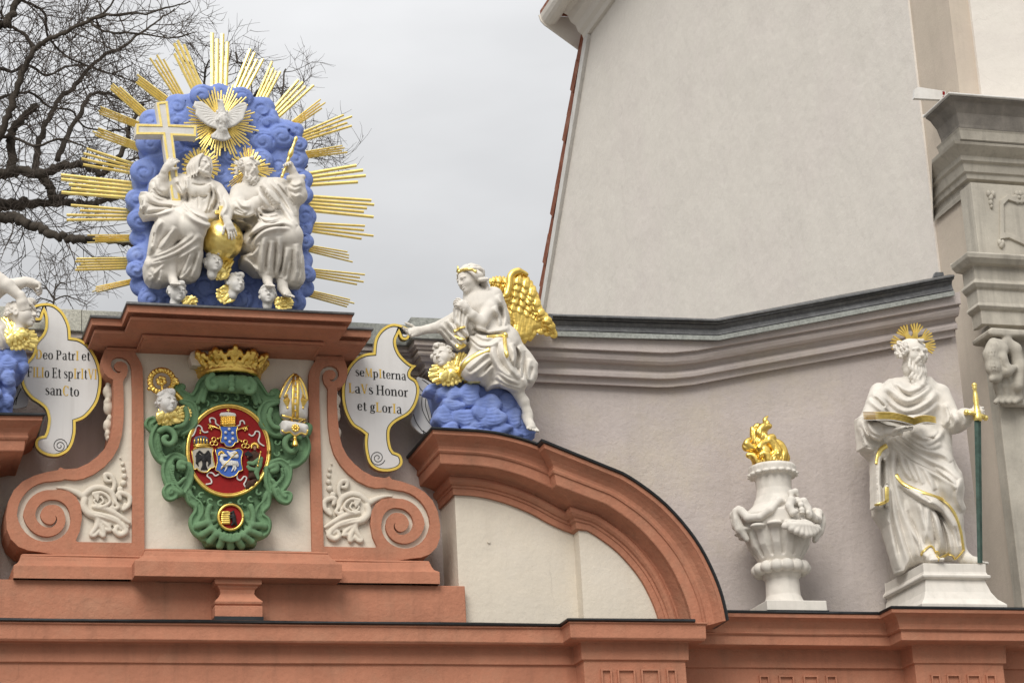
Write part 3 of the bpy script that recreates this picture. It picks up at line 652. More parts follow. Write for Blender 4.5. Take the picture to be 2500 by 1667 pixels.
# wall faces
zr0 = q0[2] + .05
wr_ = UV('I', 205, 1050, W_D)[0]
f = MB(); f.box((XLW, -W_D + .001, 0), (BX + .02, -W_D + .25, wz + .4))
f.prismw([(BX - .05, 0), (wr_, 0), (wr_, q2[2] + .34), (q1[0], q1[2] + .3), (BX - .05, q0[2] + .3)], W_D - .002, W_D - .25)
f.build('wall_face', M_MAUVE, mw)
f = MB(); f.box((BX, -W_D - .19, wz - .0), (xe - .02, -W_D + .1, wz + .35)); f.build('wall_step', M_MAUVE, mw)

# ---- church: nave side wall, corner block with cornice and pilaster
CF = -.50                                                      # front face
xcf = UV('I', 300, 880, CF)[0]
ch = thing('church_building', 'tall pale plastered church wall with tiled verge and weathered sandstone corner pilaster', 'church', (xcf, 2, 0))
yB = .5 + .80
def on_nave(px, py): return UXP(px, py, xcf - .02)
pA = on_nave(*V1('K', 318, 165)); pB = on_nave(*V1('K', 100, 1490)); pBz = pB + (pB - pA) / (pA[2] - pB[2]) * (pB[2] - 0)
ytop = on_nave(2212, 0)
slope_top = 26.
nb = MB(); xa, xb = xcf - .02, xcf + .5
def nave(pts, m, name, x0=xa, x1=xb):
    v = [(x0, p[0], p[1]) for p in pts] + [(x1, p[0], p[1]) for p in pts]; n = len(pts)
    return link(name, v, [list(range(n)), list(range(2 * n - 1, n - 1, -1))] + [[(i + 1) % n, i, n + i, n + (i + 1) % n] for i in range(n)], m, ch)
nave([(yB - .05, 0), (pBz[1], 0), (pB[1], pB[2]), (pA[1], pA[2]), (pA[1] - .02, pA[2] + .05), (yB - .05, pA[2] + .05)], M_PALE, 'nave_wall')
# raking verge: white board and clay tiles along the far end of the wall
d_ = (pA - pB) / np.linalg.norm(pA - pB); nout = np.array([0, d_[2], -d_[1]])
vb = MB(); w0 = pBz
def bar(mb, p, q, o0, o1, x0, x1):
    a, b, c, e = p + nout * o0, q + nout * o0, q + nout * o1, p + nout * o1
    mb.add([(x0, *a[1:]), (x0, *b[1:]), (x0, *c[1:]), (x0, *e[1:]), (x1, *a[1:]), (x1, *b[1:]), (x1, *c[1:]), (x1, *e[1:])],
           [(0, 1, 2, 3), (7, 6, 5, 4), (0, 4, 5, 1), (1, 5, 6, 2), (2, 6, 7, 3), (3, 7, 4, 0)])
bar(vb, pBz, pA, -.02, .13, xa - .05, xa + .3); verge = vb.build('verge_board', M_COOLWHITE, ch)
tl = MB(); Ltot = np.linalg.norm(pA - pBz); k = int(Ltot / .36)
for i in range(k):
    p = pBz + d_ * (i * .36); q = p + d_ * .44
    o = .14; a, b2 = p + nout * (o + .055), q + nout * o
    c, e = q + nout * (o + .17), p + nout * (o + .21)
    j = rng.uniform(-.012, .012); x0 = xa - .04 + j; x1 = xa + .3
    tl.add([(x0, *a[1:]), (x0, *b2[1:]), (x0, *c[1:]), (x0, *e[1:]), (x1, *a[1:]), (x1, *b2[1:]), (x1, *c[1:]), (x1, *e[1:])],
           [(0, 1, 2, 3), (7, 6, 5, 4), (0, 4, 5, 1), (1, 5, 6, 2), (2, 6, 7, 3), (3, 7, 4, 0)])
tl.build('verge_tiles', M_TILE, ch)
# eaves cornice and gutter running along the top of the nave
ev = [(0, 0), (.05, .0), (.07, .06), (.12, .10), (.15, .19), (.22, .24), (.26, .34), (.34, .38), (.36, .46), (0, .47)]
zE2 = pA[2] + .0
MB().sweep([((xa, pA[1] + .15, zE2), (-1, 0, 0), UPZ), ((xa, yB - 3, zE2), (-1, 0, 0), UPZ)], [(o, u) for o, u in ev]).build('eaves_cornice', M_PALE, ch, bevel=.006)
g = []
for t in np.linspace(0, math.pi, 9): g.append((.42 - .13 * math.cos(t), .46 - .16 * math.sin(t)))
g2 = [(o, u) for o, u in g] + [(.535, .46), (.305, .46)]
gut = MB().sweep([((xa, pA[1] + .45, zE2), (-1, 0, 0), UPZ), ((xa, yB - 3, zE2), (-1, 0, 0), UPZ)], g2).build('gutter', M_PALE, ch)
ye = pA[1] + .45
MB().box((xa - .54, yB - 3, zE2 + .475), (xa + .4, ye + .02, zE2 + .53)).build('roof_deck', M_TILE, ch)
MB().prismw([(xa - .57, zE2 + .45), (xa - .55, zE2 + .37), (xa - .50, zE2 + .31), (xa - .02, zE2 - .03), (xa + .04, zE2 - .03), (xa + .04, zE2 + .46)], -ye + .012, -ye - .012).build('gutter_end_board', M_PALE, gut)
for yy in np.arange(pA[1] - .3, pA[1] - 4, -.9): MB().sweep([((xa, yy, zE2), (-1, 0, 0), UPZ), ((xa, yy - .05, zE2), (-1, 0, 0), UPZ)], [(o * 1.01 + (.006 if o > .47 else -.006), u - .008) for o, u in g]).build('gutter_strap', M_PALE, gut)
# corner block
cb = MB().box((xcf, -CF, 0), (xcf + 4, 6, 13)).build('corner_block', M_OCHRE, ch)
col = 440
ip, iz = profile('I', 300, [(CF, 1145), (CF + .05, 1140), (CF + .05, 1095), (CF + .075, 1085), (CF + .095, 1075), (CF + .075, 1065), (CF + .075, 1022), (CF + .10, 1012), (CF + .125, 995), (CF + .09, 985), (CF + .09, 940), (CF + .15, 930), (CF + .19, 910), (CF + .20, 895), (CF + .09, 892)], CF)
xpl = UV('I', 372, 1420, CF + .15)[0]
def ring(prof, z0, name, m, x=None, dd=0., bevel=.006):
    x = xcf if x is None else x
    return MB().sweep([((x, -CF + .79, z0), (-1, 0, 0), UPZ), ((x, -CF - dd, z0), (-1, -1, 0), UPZ), ((x + 3, -CF - dd, z0), (0, -1, 0), UPZ)], prof).build(name, m, ch, bevel=bevel)
archt = MB().sweep([((xpl, -CF + .02, iz), (-1, 0, 0), UPZ), ((xpl, -CF - .08, iz), (-1, -1, 0), UPZ), ((xpl + 3, -CF - .08, iz), (0, -1, 0), UPZ)], [(o + .02, u) for o, u in ip] + [(-.2, ip[-1][1])]).build('architrave', M_STONE, ch, bevel=.006)
fz0 = iz + ip[-1][1]; fz1 = UV('I', 285, 640, CF + .09)[2]
xfr = UV('I', 300, 880, CF + .12)[0]
frz = MB().box((xfr, -CF - .12, fz0), (xfr + 3, -CF + .1, fz1)).build('frieze', M_STONE, ch, bevel=.006)
pan = plate('panel_frame', [XZ(V('I', [(370, 700), (395, 680), (430, 690), (520, 690), (520, 860), (455, 855), (400, 830), (370, 835)]), CF + .12), XZ(V('I', [(382, 715), (398, 698), (428, 708), (510, 706), (510, 845), (455, 838), (405, 815), (384, 812)]), CF + .12)], CF + .145, CF + .11, M_STONE, frz, bevel=.006)
for (x, y) in ((340, 680), (376, 848), (438, 688)):
    s = MB()
    if x == 438:
        for k in range(6):
            a = k * math.pi / 3; c = UV('I', x + 13 * math.cos(a), y + 15 * math.sin(a), CF + .125); s.ball(c, (.028, .022, .03))
        s.ball(UV('I', x, y, CF + .14), .02)
    else:
        for k, (dx, dy, r) in enumerate([(-8, -6, 1), (8, -4, 1), (0, 8, 1.1), (0, 26, .9), (2, 40, .6)][:5 if y < 700 else 3]): s.ball(UV('I', x + dx * (1 if y < 700 else .6), y + dy * (1 if y < 700 else .6), CF + .125), (.022 * r, .025, .032 * r))
    s.build('carved_ornament', M_STONE, frz, smooth=True)
c1, z1 = profile('I', 300, [(CF + .03, 668), (CF + .035, 655), (CF + .03, 650), (CF + .03, 632), (CF + .07, 624), (CF + .08, 606), (CF + .10, 600), (CF + .12, 570), (CF + .15, 560), (CF + .155, 545), (CF + .19, 530), (CF + .25, 505), (CF + .26, 495)], CF)
MB().sweep([((xcf, -CF + .79, z1), (-1, -2.3, 0), UPZ), ((xcf, -CF, z1), (-1, -1, 0), UPZ), ((xcf + 3, -CF, z1), (0, -1, 0), UPZ)], c1).build('cornice_bed', M_STONE, ch, bevel=.006)
c2, z2 = profile('I', 330, [(CF + .25, 497), (CF + .27, 490), (CF + .29, 460), (CF + .30, 452)], CF)
MB().sweep([((xcf + .08, -CF + .15, z2), (-1, 0, 0), UPZ), ((xcf + .08, -CF, z2), (-1, -1, 0), UPZ), ((xcf + 3, -CF, z2), (0, -1, 0), UPZ)], [(-.02, 0)] + c2).build('cornice_fillet', M_STONE, ch)
c3, z3 = profile('I', 330, [(CF + .30, 452), (CF + .305, 440), (CF + .33, 400), (CF + .39, 362), (CF + .43, 346), (CF + .43, 342)], CF)
xcr = UV('I', 196, 348, CF + .45)[0] + .455
def ring2(prof, z0, name, m, bevel=.006):
    return MB().sweep([((xcr, -CF + .06, z0), (-1, 0, 0), UPZ), ((xcr, -CF, z0), (-1, -1, 0), UPZ), ((xcr + 3, -CF, z0), (0, -1, 0), UPZ)], prof).build(name, m, ch, bevel=bevel)
crn = ring2([(-.02, 0)] + c3 + [(-.02, c3[-1][1] + .08)], z3, 'cornice_crown', M_DSTONE)
ring2([(-.02, c3[-1][1] + .05), (.44, c3[-1][1]), (.455, c3[-1][1] + .004), (.455, c3[-1][1] + .02), (-.02, c3[-1][1] + .10)], z3, 'cornice_flashing', M_COOLWHITE)
fe = MB().prism(V('I', [(88, 303), (184, 318), (186, 348), (74, 342), (76, 310)]), -.72, -.76).build('flashing_end_plate', M_COOLWHITE, ch)
MB().prism(V('I', [(173, 318), (181, 320), (181, 328), (178, 332), (173, 328)]), -.716, -.721).prism(V('I', [(174, 335), (180, 335), (180, 341), (174, 341)]), -.716, -.721).build('red_mark', M_CRIM, fe)
# pilaster shaft and capital
sh = MB(); zc0 = UV('I', 380, 1335, CF + .1)[2]
sh.box((xpl + .02, -CF - .10, 0), (xpl + 2, -CF + .05, iz + .01)); shaft = sh.build('pilaster_shaft', M_STONE, ch, bevel=.008)
S = Sculpt.px(2385, 790, 2560, 1010, CF - .05, CF + .42, .009)
def I3(x, y, d): return UV('I', x, y, d)
S.slab(XZ(V('I', [(318, 1158), (330, 1148), (500, 1160), (500, 1180), (340, 1176), (322, 1172)]), CF + .25), -(CF + .33), -(CF + .0), .02, .0)
S.slab(XZ(V('I', [(338, 1176), (500, 1180), (500, 1400), (386, 1390), (366, 1300), (345, 1240)]), CF + .15), -(CF + .18), -(CF + .0), .03, .02)
for k, rr in ((0, .07), (1, .05)): S.chain([I3(352 + 30 * k, 1215, CF + .2), I3(352 + 30 * k, 1215, CF + .32)], rr, .02)
S.chain([I3(350, 1195, CF + .31), I3(338, 1235, CF + .33), I3(348, 1280, CF + .33), I3(360, 1312, CF + .3), I3(345, 1318, CF + .32)], [.05, .06, .06, .045, .03], .03)
S.chain([I3(372, 1200, CF + .31), I3(375, 1250, CF + .33), I3(395, 1290, CF + .33), I3(420, 1280, CF + .32)], [.05, .055, .05, .03], .03)
S.chain([I3(395, 1190, CF + .28), I3(425, 1215, CF + .28), I3(440, 1280, CF + .26), I3(430, 1340, CF + .25)], [.05, .05, .06, .06], .04)
for k in range(4):
    a = 352 + k * 22; S.chain([I3(a, 1290, CF + .27), I3(a + 10, 1340, CF + .24), I3(a + 22, 1385, CF + .2), I3(a + 6, 1398, CF + .24)], [.025, .035, .03, .022], .015)
S.chain([I3(384, 1402, CF + .16), I3(500, 1404, CF + .16)], .035, .01)
for x in (342, 352, 362): S.groove(V('I', [(x, 1200), (x - 6, 1240), (x, 1290), (x + 8, 1305)]), .007, .008)
S.groove(V('I', [(372, 1230), (380, 1270), (400, 1282)]), .008, .008)
S.build('capital', M_STONE, shaft)
# flat band beside the corner block, seen on the upper right
MB().box((xcf + .2, -CF - .035, z3 + .3), (xcf + 4, -CF + .02, 13)).build('upper_wall', M_PALE, ch)

# ================================================================== lettered sign boards
G_ = {   # glyphs: S stem(x, y0, y1, serifs), T thin/thick ribbon (points, widths), O arc (cx, cy, rx, ry, a0, a1), width
 'o': (.56, [('O', .28, .34, .25, .35, 0, 360)]),
 'e': (.52, [('O', .27, .34, .24, .35, 20, 325), ('T', [(.06, .36), (.46, .36)], [.05, .05]), ('T', [(.46, .36), (.47, .46)], [.06, .10])]),
 'a': (.54, [('S', .40, .0, .5, ''), ('T', [(.40, .5), (.36, .64), (.24, .68), (.11, .63), (.09, .54)], [.13, .1, .05, .05, .09]), ('T', [(.40, .40), (.22, .36), (.10, .25), (.10, .12), (.2, .02), (.32, .05), (.40, .14)], [.04, .05, .1, .12, .07, .05, .04]), ('T', [(.40, .06), (.46, .0), (.54, .03)], [.1, .06, .03])]),
 's': (.44, [('T', [(.36, .58), (.28, .66), (.17, .67), (.08, .58), (.12, .46), (.24, .37), (.36, .26), (.37, .12), (.26, .02), (.14, .02), (.06, .12)], [.08, .05, .05, .09, .13, .15, .14, .11, .05, .05, .08])]),
 'r': (.42, [('S', .13, 0, .66, 'bl'), ('T', [(.18, .42), (.24, .58), (.33, .66), (.39, .62)], [.04, .05, .08, .13])]),
 'n': (.62, [('S', .13, 0, .66, 'bl'), ('T', [(.18, .46), (.26, .60), (.36, .66), (.44, .62), (.47, .5)], [.04, .05, .07, .11, .13]), ('S', .47, 0, .52, 'b')]),
 't': (.38, [('S', .17, .08, .88, ''), ('T', [(.02, .66), (.34, .66)], [.05, .05]), ('T', [(.17, .1), (.22, .01), (.30, .02), (.36, .09)], [.12, .07, .05, .04])]),
 'p': (.60, [('S', .13, -.26, .66, 'bl'), ('O', .31, .34, .24, .34, -140, 140)]),
 'g': (.54, [('O', .25, .44, .19, .24, 0, 360), ('T', [(.38, .62), (.46, .70), (.52, .66)], [.04, .05, .09]), ('T', [(.14, .24), (.08, .12), (.2, .06), (.38, .04), (.44, -.08), (.34, -.2), (.16, -.21), (.05, -.12), (.10, .0), (.18, .05)], [.05, .07, .1, .12, .1, .06, .06, .08, .05, .04])]),
 'D': (.72, [('S', .15, 0, 1, 'tb'), ('T', [(.15, .975), (.34, .97), (.52, .85), (.58, .62), (.58, .38), (.52, .15), (.34, .03), (.15, .025)], [.05, .06, .12, .16, .16, .12, .06, .05])]),
 'P': (.62, [('S', .15, 0, 1, 'tb'), ('T', [(.15, .975), (.36, .97), (.48, .86), (.49, .66), (.38, .53), (.15, .50)], [.05, .06, .13, .14, .07, .05])]),
 'I': (.32, [('S', .16, 0, 1, 'tb')]),
 'F': (.58, [('S', .15, 0, 1, 'tb'), ('T', [(.15, .975), (.52, .975)], [.05, .05]), ('T', [(.51, 1.), (.53, .78)], [.08, .02]), ('T', [(.15, .52), (.42, .52)], [.05, .05]), ('T', [(.42, .64), (.42, .40)], [.05, .05])]),
 'L': (.56, [('S', .15, 0, 1, 'tb'), ('T', [(.15, .025), (.50, .025)], [.05, .05]), ('T', [(.49, .0), (.53, .24)], [.08, .02])]),
 'E': (.60, [('S', .15, 0, 1, 'tb'), ('T', [(.15, .975), (.52, .975)], [.05, .05]), ('T', [(.51, 1.), (.53, .78)], [.08, .02]), ('T', [(.15, .52), (.42, .52)], [.05, .05]), ('T', [(.42, .64), (.42, .40)], [.05, .05]), ('T', [(.15, .025), (.52, .025)], [.05, .05]), ('T', [(.52, .0), (.56, .24)], [.08, .02])]),
 'V': (.70, [('T', [(.12, 1.), (.36, .0)], [.15, .13]), ('T', [(.36, .02), (.60, 1.)], [.06, .05]), ('T', [(.0, .98), (.25, .98)], [.04, .04]), ('T', [(.49, .98), (.70, .98)], [.04, .04])]),
 'M': (.86, [('T', [(.12, .0), (.16, 1.)], [.05, .05]), ('T', [(.16, 1.), (.42, .05)], [.15, .13]), ('T', [(.42, .05), (.68, 1.)], [.05, .05]), ('S', .70, 0, 1, 'b'), ('T', [(.02, .02), (.22, .02)], [.04, .04])]),
 'H': (.78, [('S', .15, 0, 1, 'tb'), ('S', .62, 0, 1, 'tb'), ('T', [(.15, .52), (.62, .52)], [.05, .05])]),
 'C': (.66, [('O', .36, .5, .30, .52, 45, 315), ('T', [(.57, .98), (.58, .70)], [.05, .05])]),
 ' ': (.22, [])}
def glyph(ch_, org, ex, ez, m, par, th=.0025):
    """org: baseline start (world), ex/ez: world vectors of one unit"""
    mb = MB()
    def pt(x, y, dy=0): return org + ex * x + ez * y + np.array([0, -dy, 0])
    def rib(P, W, lift=0.):
        P = np.array(P, float); T = np.gradient(P, axis=0); T /= np.linalg.norm(T, axis=1)[:, None] + 1e-9
        Nn = np.stack([-T[:, 1], T[:, 0]], 1); v = []
        for p, n, w_ in zip(P, Nn, W): v += [pt(*(p + n * w_ / 2), th + lift), pt(*(p - n * w_ / 2), th + lift)]
        f = [[2 * i, 2 * i + 1, 2 * i + 3, 2 * i + 2] for i in range(len(P) - 1)]
        mb.add(v, f)
    k = 0
    for el in G_[ch_][1]:
        k += 1; lf = .0003 * k
        if el[0] == 'S':
            _, x, y0, y1, sf = el; rib([(x, y0), (x, y1)], [.145, .145], lf)
            if 'b' in sf: rib([(x - .15, y0 + .02), (x + .15, y0 + .02)], [.045, .045], lf + .0001)
            if 't' in sf: rib([(x - .15, y1 - .02), (x + .15, y1 - .02)], [.045, .045], lf + .0001)
            if 'l' in sf: rib([(x - .15, y1 - .05), (x, y1 - .02)], [.04, .06], lf + .0001)
        elif el[0] == 'T':
            P = el[1]; W = el[2]
            if len(P) > 2:
                q = spl([(*p, w_) for p, w_ in zip(P, W)], 4); P = [(a[0], a[1]) for a in q]; W = [a[2] for a in q]
            rib(P, W, lf)
        else:
            _, cx, cy, rx, ry, a0, a1 = el; A = np.radians(np.linspace(a0, a1, 25))
            rib([(cx + (rx - .065 * abs(math.cos(a))) * math.cos(a), cy + (ry - .02) * math.sin(a)) for a in A], [.045 + .105 * abs(math.cos(a)) ** 1.5 for a in A], lf)
    if mb.f: mb.build('letter', m, par)
def text_row(s, v, p0, p1, d, cap, par, gold):
    """text between two baseline photo points; gold = indices of the yellow letters; cap height in view px"""
    a, b = UV(v, *p0, d), UV(v, *p1, d); tot = sum(G_[c][0] for c in s) + .04 * (len(s) - 1)
    ex = (b - a) / tot; ez = UV(v, p0[0], p0[1] - cap, d) - a; ez = ez * np.array([0, 0, 1]); x = 0
    for i, c in enumerate(s):
        if c != ' ': glyph(c, a + ex * x, ex, ez, M_YELLOW if i in gold else M_BLACK, par)
        x += G_[c][0] + .04
def inset(P, r):
    P = np.array(P, float); n = len(P); a = sum(P[i][0] * P[(i + 1) % n][1] - P[(i + 1) % n][0] * P[i][1] for i in range(n)); sg = 1 if a > 0 else -1
    out = []
    for i in range(n):
        e0 = P[i] - P[i - 1]; e1 = P[(i + 1) % n] - P[i]; e0 /= np.linalg.norm(e0) + 1e-9; e1 /= np.linalg.norm(e1) + 1e-9
        n0 = np.array([-e0[1], e0[0]]); n1_ = np.array([-e1[1], e1[0]]); m = n0 + n1_; m /= max(np.linalg.norm(m), .3); c = max(m.dot(n0), .45)
        out.append(tuple(P[i] + sg * r * m / c))
    return out
def ribbon3(pts, wdt, d, name, m, par):
    P = np.array([(q[0], q[2]) for q in [U(a, b, d) for a, b in pts]]); T = np.gradient(P, axis=0); T /= np.linalg.norm(T, axis=1)[:, None] + 1e-9
    Nn = np.stack([-T[:, 1], T[:, 0]], 1); W = np.broadcast_to(wdt, (len(P),)); v = []
    for p, n, w_ in zip(P, Nn, W): v += [(*(p + n * w_ / 2), 0), (*(p - n * w_ / 2), 0)]
    v = [(a, -d, b) for a, b, _ in v]
    return MB().add(v, [[2 * i, 2 * i + 1, 2 * i + 3, 2 * i + 2] for i in range(len(P) - 1)]).build(name, m, par)
def spiral(c, r0, turns, a0, cw, sx=1., view='Q'):
    n = int(16 * turns); return V(view, [(c[0] + sx * r0 * (1 - .88 * i / n) * math.cos(a0 + cw * 2 * math.pi * turns * i / n), c[1] + r0 * (1 - .88 * i / n) * math.sin(a0 + cw * 2 * math.pi * turns * i / n)) for i in range(n + 1)])
SGN = -.10
def sign(view, corners, label, rows, spirals, rimw=.019):
    """corners: list of smooth runs joined at sharp corners"""
    px = []
    for run in corners: px += spl(V(view, run), 4)[:-1] if len(run) > 2 else V(view, run)
    xz = XZ(px, SGN); c = np.mean(xz, axis=0)
    t = thing('sign_board', label, 'sign', (c[0], -SGN, min(q[1] for q in xz)))
    plate('board', [xz], SGN, SGN - .05, M_SIGN, t, bevel=.003)
    i1, i2, i3 = inset(xz, rimw), inset(xz, rimw + .001), inset(xz, rimw + .006)
    plate('gold_rim', [xz, i1], SGN + .005, SGN - .045, M_GOLDP, t)
    plate('black_outline', [i2, i3], SGN + .002, SGN - .01, M_BLACK, t)
    for s, p0, p1, cap, gold in rows: text_row(s, view, p0, p1, SGN, cap, t, gold)
    for sp in spirals: ribbon3(spiral(*sp, view=view), .005, SGN + .003, 'painted_spiral', M_BLACK, t)
    return t
sign('Q', [[(232, 330), (262, 300), (320, 285), (380, 285), (430, 305), (480, 350), (515, 410), (535, 470), (541, 545)],
           [(541, 545), (600, 555), (660, 590), (710, 650), (750, 730), (770, 810), (776, 880), (766, 970), (740, 1050), (690, 1120), (640, 1165), (578, 1190)],
           [(578, 1190), (578, 1260), (570, 1310), (555, 1360), (525, 1410), (480, 1440), (430, 1455), (370, 1450), (320, 1430), (285, 1400), (270, 1370), (275, 1330), (300, 1305), (340, 1295)],
           [(340, 1295), (355, 1260), (366, 1200), (366, 1150), (345, 1090), (300, 1050), (240, 1010), (190, 950), (165, 890), (157, 820), (170, 770), (213, 722)],
           [(213, 722), (245, 685), (262, 640), (262, 600), (290, 560), (325, 520), (345, 470), (347, 400), (336, 350)], [(336, 350), (318, 405), (290, 415), (255, 405), (235, 370), (232, 330)]],
     'white scroll-edged gold-rimmed sign lettered Deo Patri et Filio, left of the gable',
     [('Deo PatrI et', (272, 708), (690, 722), 70, {0, 8}), ('FILIo Et spIrItVI', (208, 846), (742, 864), 76, {1, 2, 3, 11, 13, 15, 16}), ('sanCto', (345, 982), (606, 994), 74, {3})],
     [((298, 358), 48, 1.7, 2.2, 1), ((458, 1372), 58, 2.2, .3, -1)])
sign('E', [[(590, 90), (560, 78), (520, 73), (480, 86), (440, 120), (415, 170), (407, 240)],
           [(407, 240), (360, 246), (310, 270), (265, 320), (238, 380), (226, 450), (230, 530), (250, 600), (285, 660), (330, 690), (362, 715)],
           [(362, 715), (358, 760), (364, 820), (385, 885), (430, 920), (490, 928), (545, 915), (572, 890), (575, 860), (560, 830), (525, 815)],
           [(525, 815), (510, 790), (500, 735), (505, 680), (540, 640), (610, 600), (650, 550), (670, 490), (672, 440), (655, 400), (622, 375), (628, 345), (657, 315)],
           [(657, 315), (620, 305), (570, 260), (545, 215), (538, 170), (555, 130)], [(555, 130), (570, 160), (600, 165), (620, 140), (615, 105), (590, 90)]],
     'white scroll-edged gold-rimmed sign lettered sempiterna laus, right of the gable',
     [('seMpIterna', (303, 374), (598, 399), 50, {2, 4}), ('LaVs Honor', (264, 471), (610, 496), 55, {0, 2}), ('et gLorIa', (314, 572), (573, 594), 54, {4, 7})],
     [((588, 132), 30, 1.5, 3.4, 1), ((432, 848), 45, 2.2, .3, 1)])
def wing_panel(view, outline, lines, label, d):
    xz = XZ(V(view, smooth_poly(outline, 4)), d); c = np.mean(xz, axis=0)
    t = thing('painted_wing_panel', label, 'painted panel', (c[0], -d, min(q[1] for q in xz)))
    plate('panel', [xz], d, d - .03, M_SIGN, t, bevel=.004)
    for ln in lines: ribbon3(V(view, spl(ln, 4)), .006, d + .003, 'painted_line', M_BLACK, t)
wing_panel('E', [(660, 390), (685, 385), (730, 405), (780, 450), (800, 560), (800, 660), (720, 700), (690, 710), (650, 680), (625, 640), (640, 590), (668, 500)],
           [[(690, 395), (725, 420), (745, 450)], [(658, 398), (675, 440), (700, 470), (720, 490), (735, 560), (745, 610), (735, 640)], [(700, 470), (690, 485), (675, 480)],
            [(715, 485), (710, 540), (722, 590), (740, 650)], [(690, 490), (690, 560), (715, 620), (740, 655)], [(735, 490), (760, 530), (765, 580), (755, 640)], [(640, 595), (655, 640), (690, 690), (720, 705)], [(700, 690), (698, 712)]],
           'white cut-out panel painted with black feather lines between right sign and blue cloud', -.22)
wing_panel('Q', [(60, 860), (130, 850), (150, 900), (175, 950), (215, 1000), (215, 1050), (190, 1075), (60, 1075)],
           [[(140, 850), (135, 910), (115, 970), (90, 1000)], [(165, 930), (140, 980), (125, 1030), (122, 1060)], [(130, 1000), (112, 1030), (105, 1060)]],
           'white cut-out panel painted with black feather lines behind left sign', -.22)

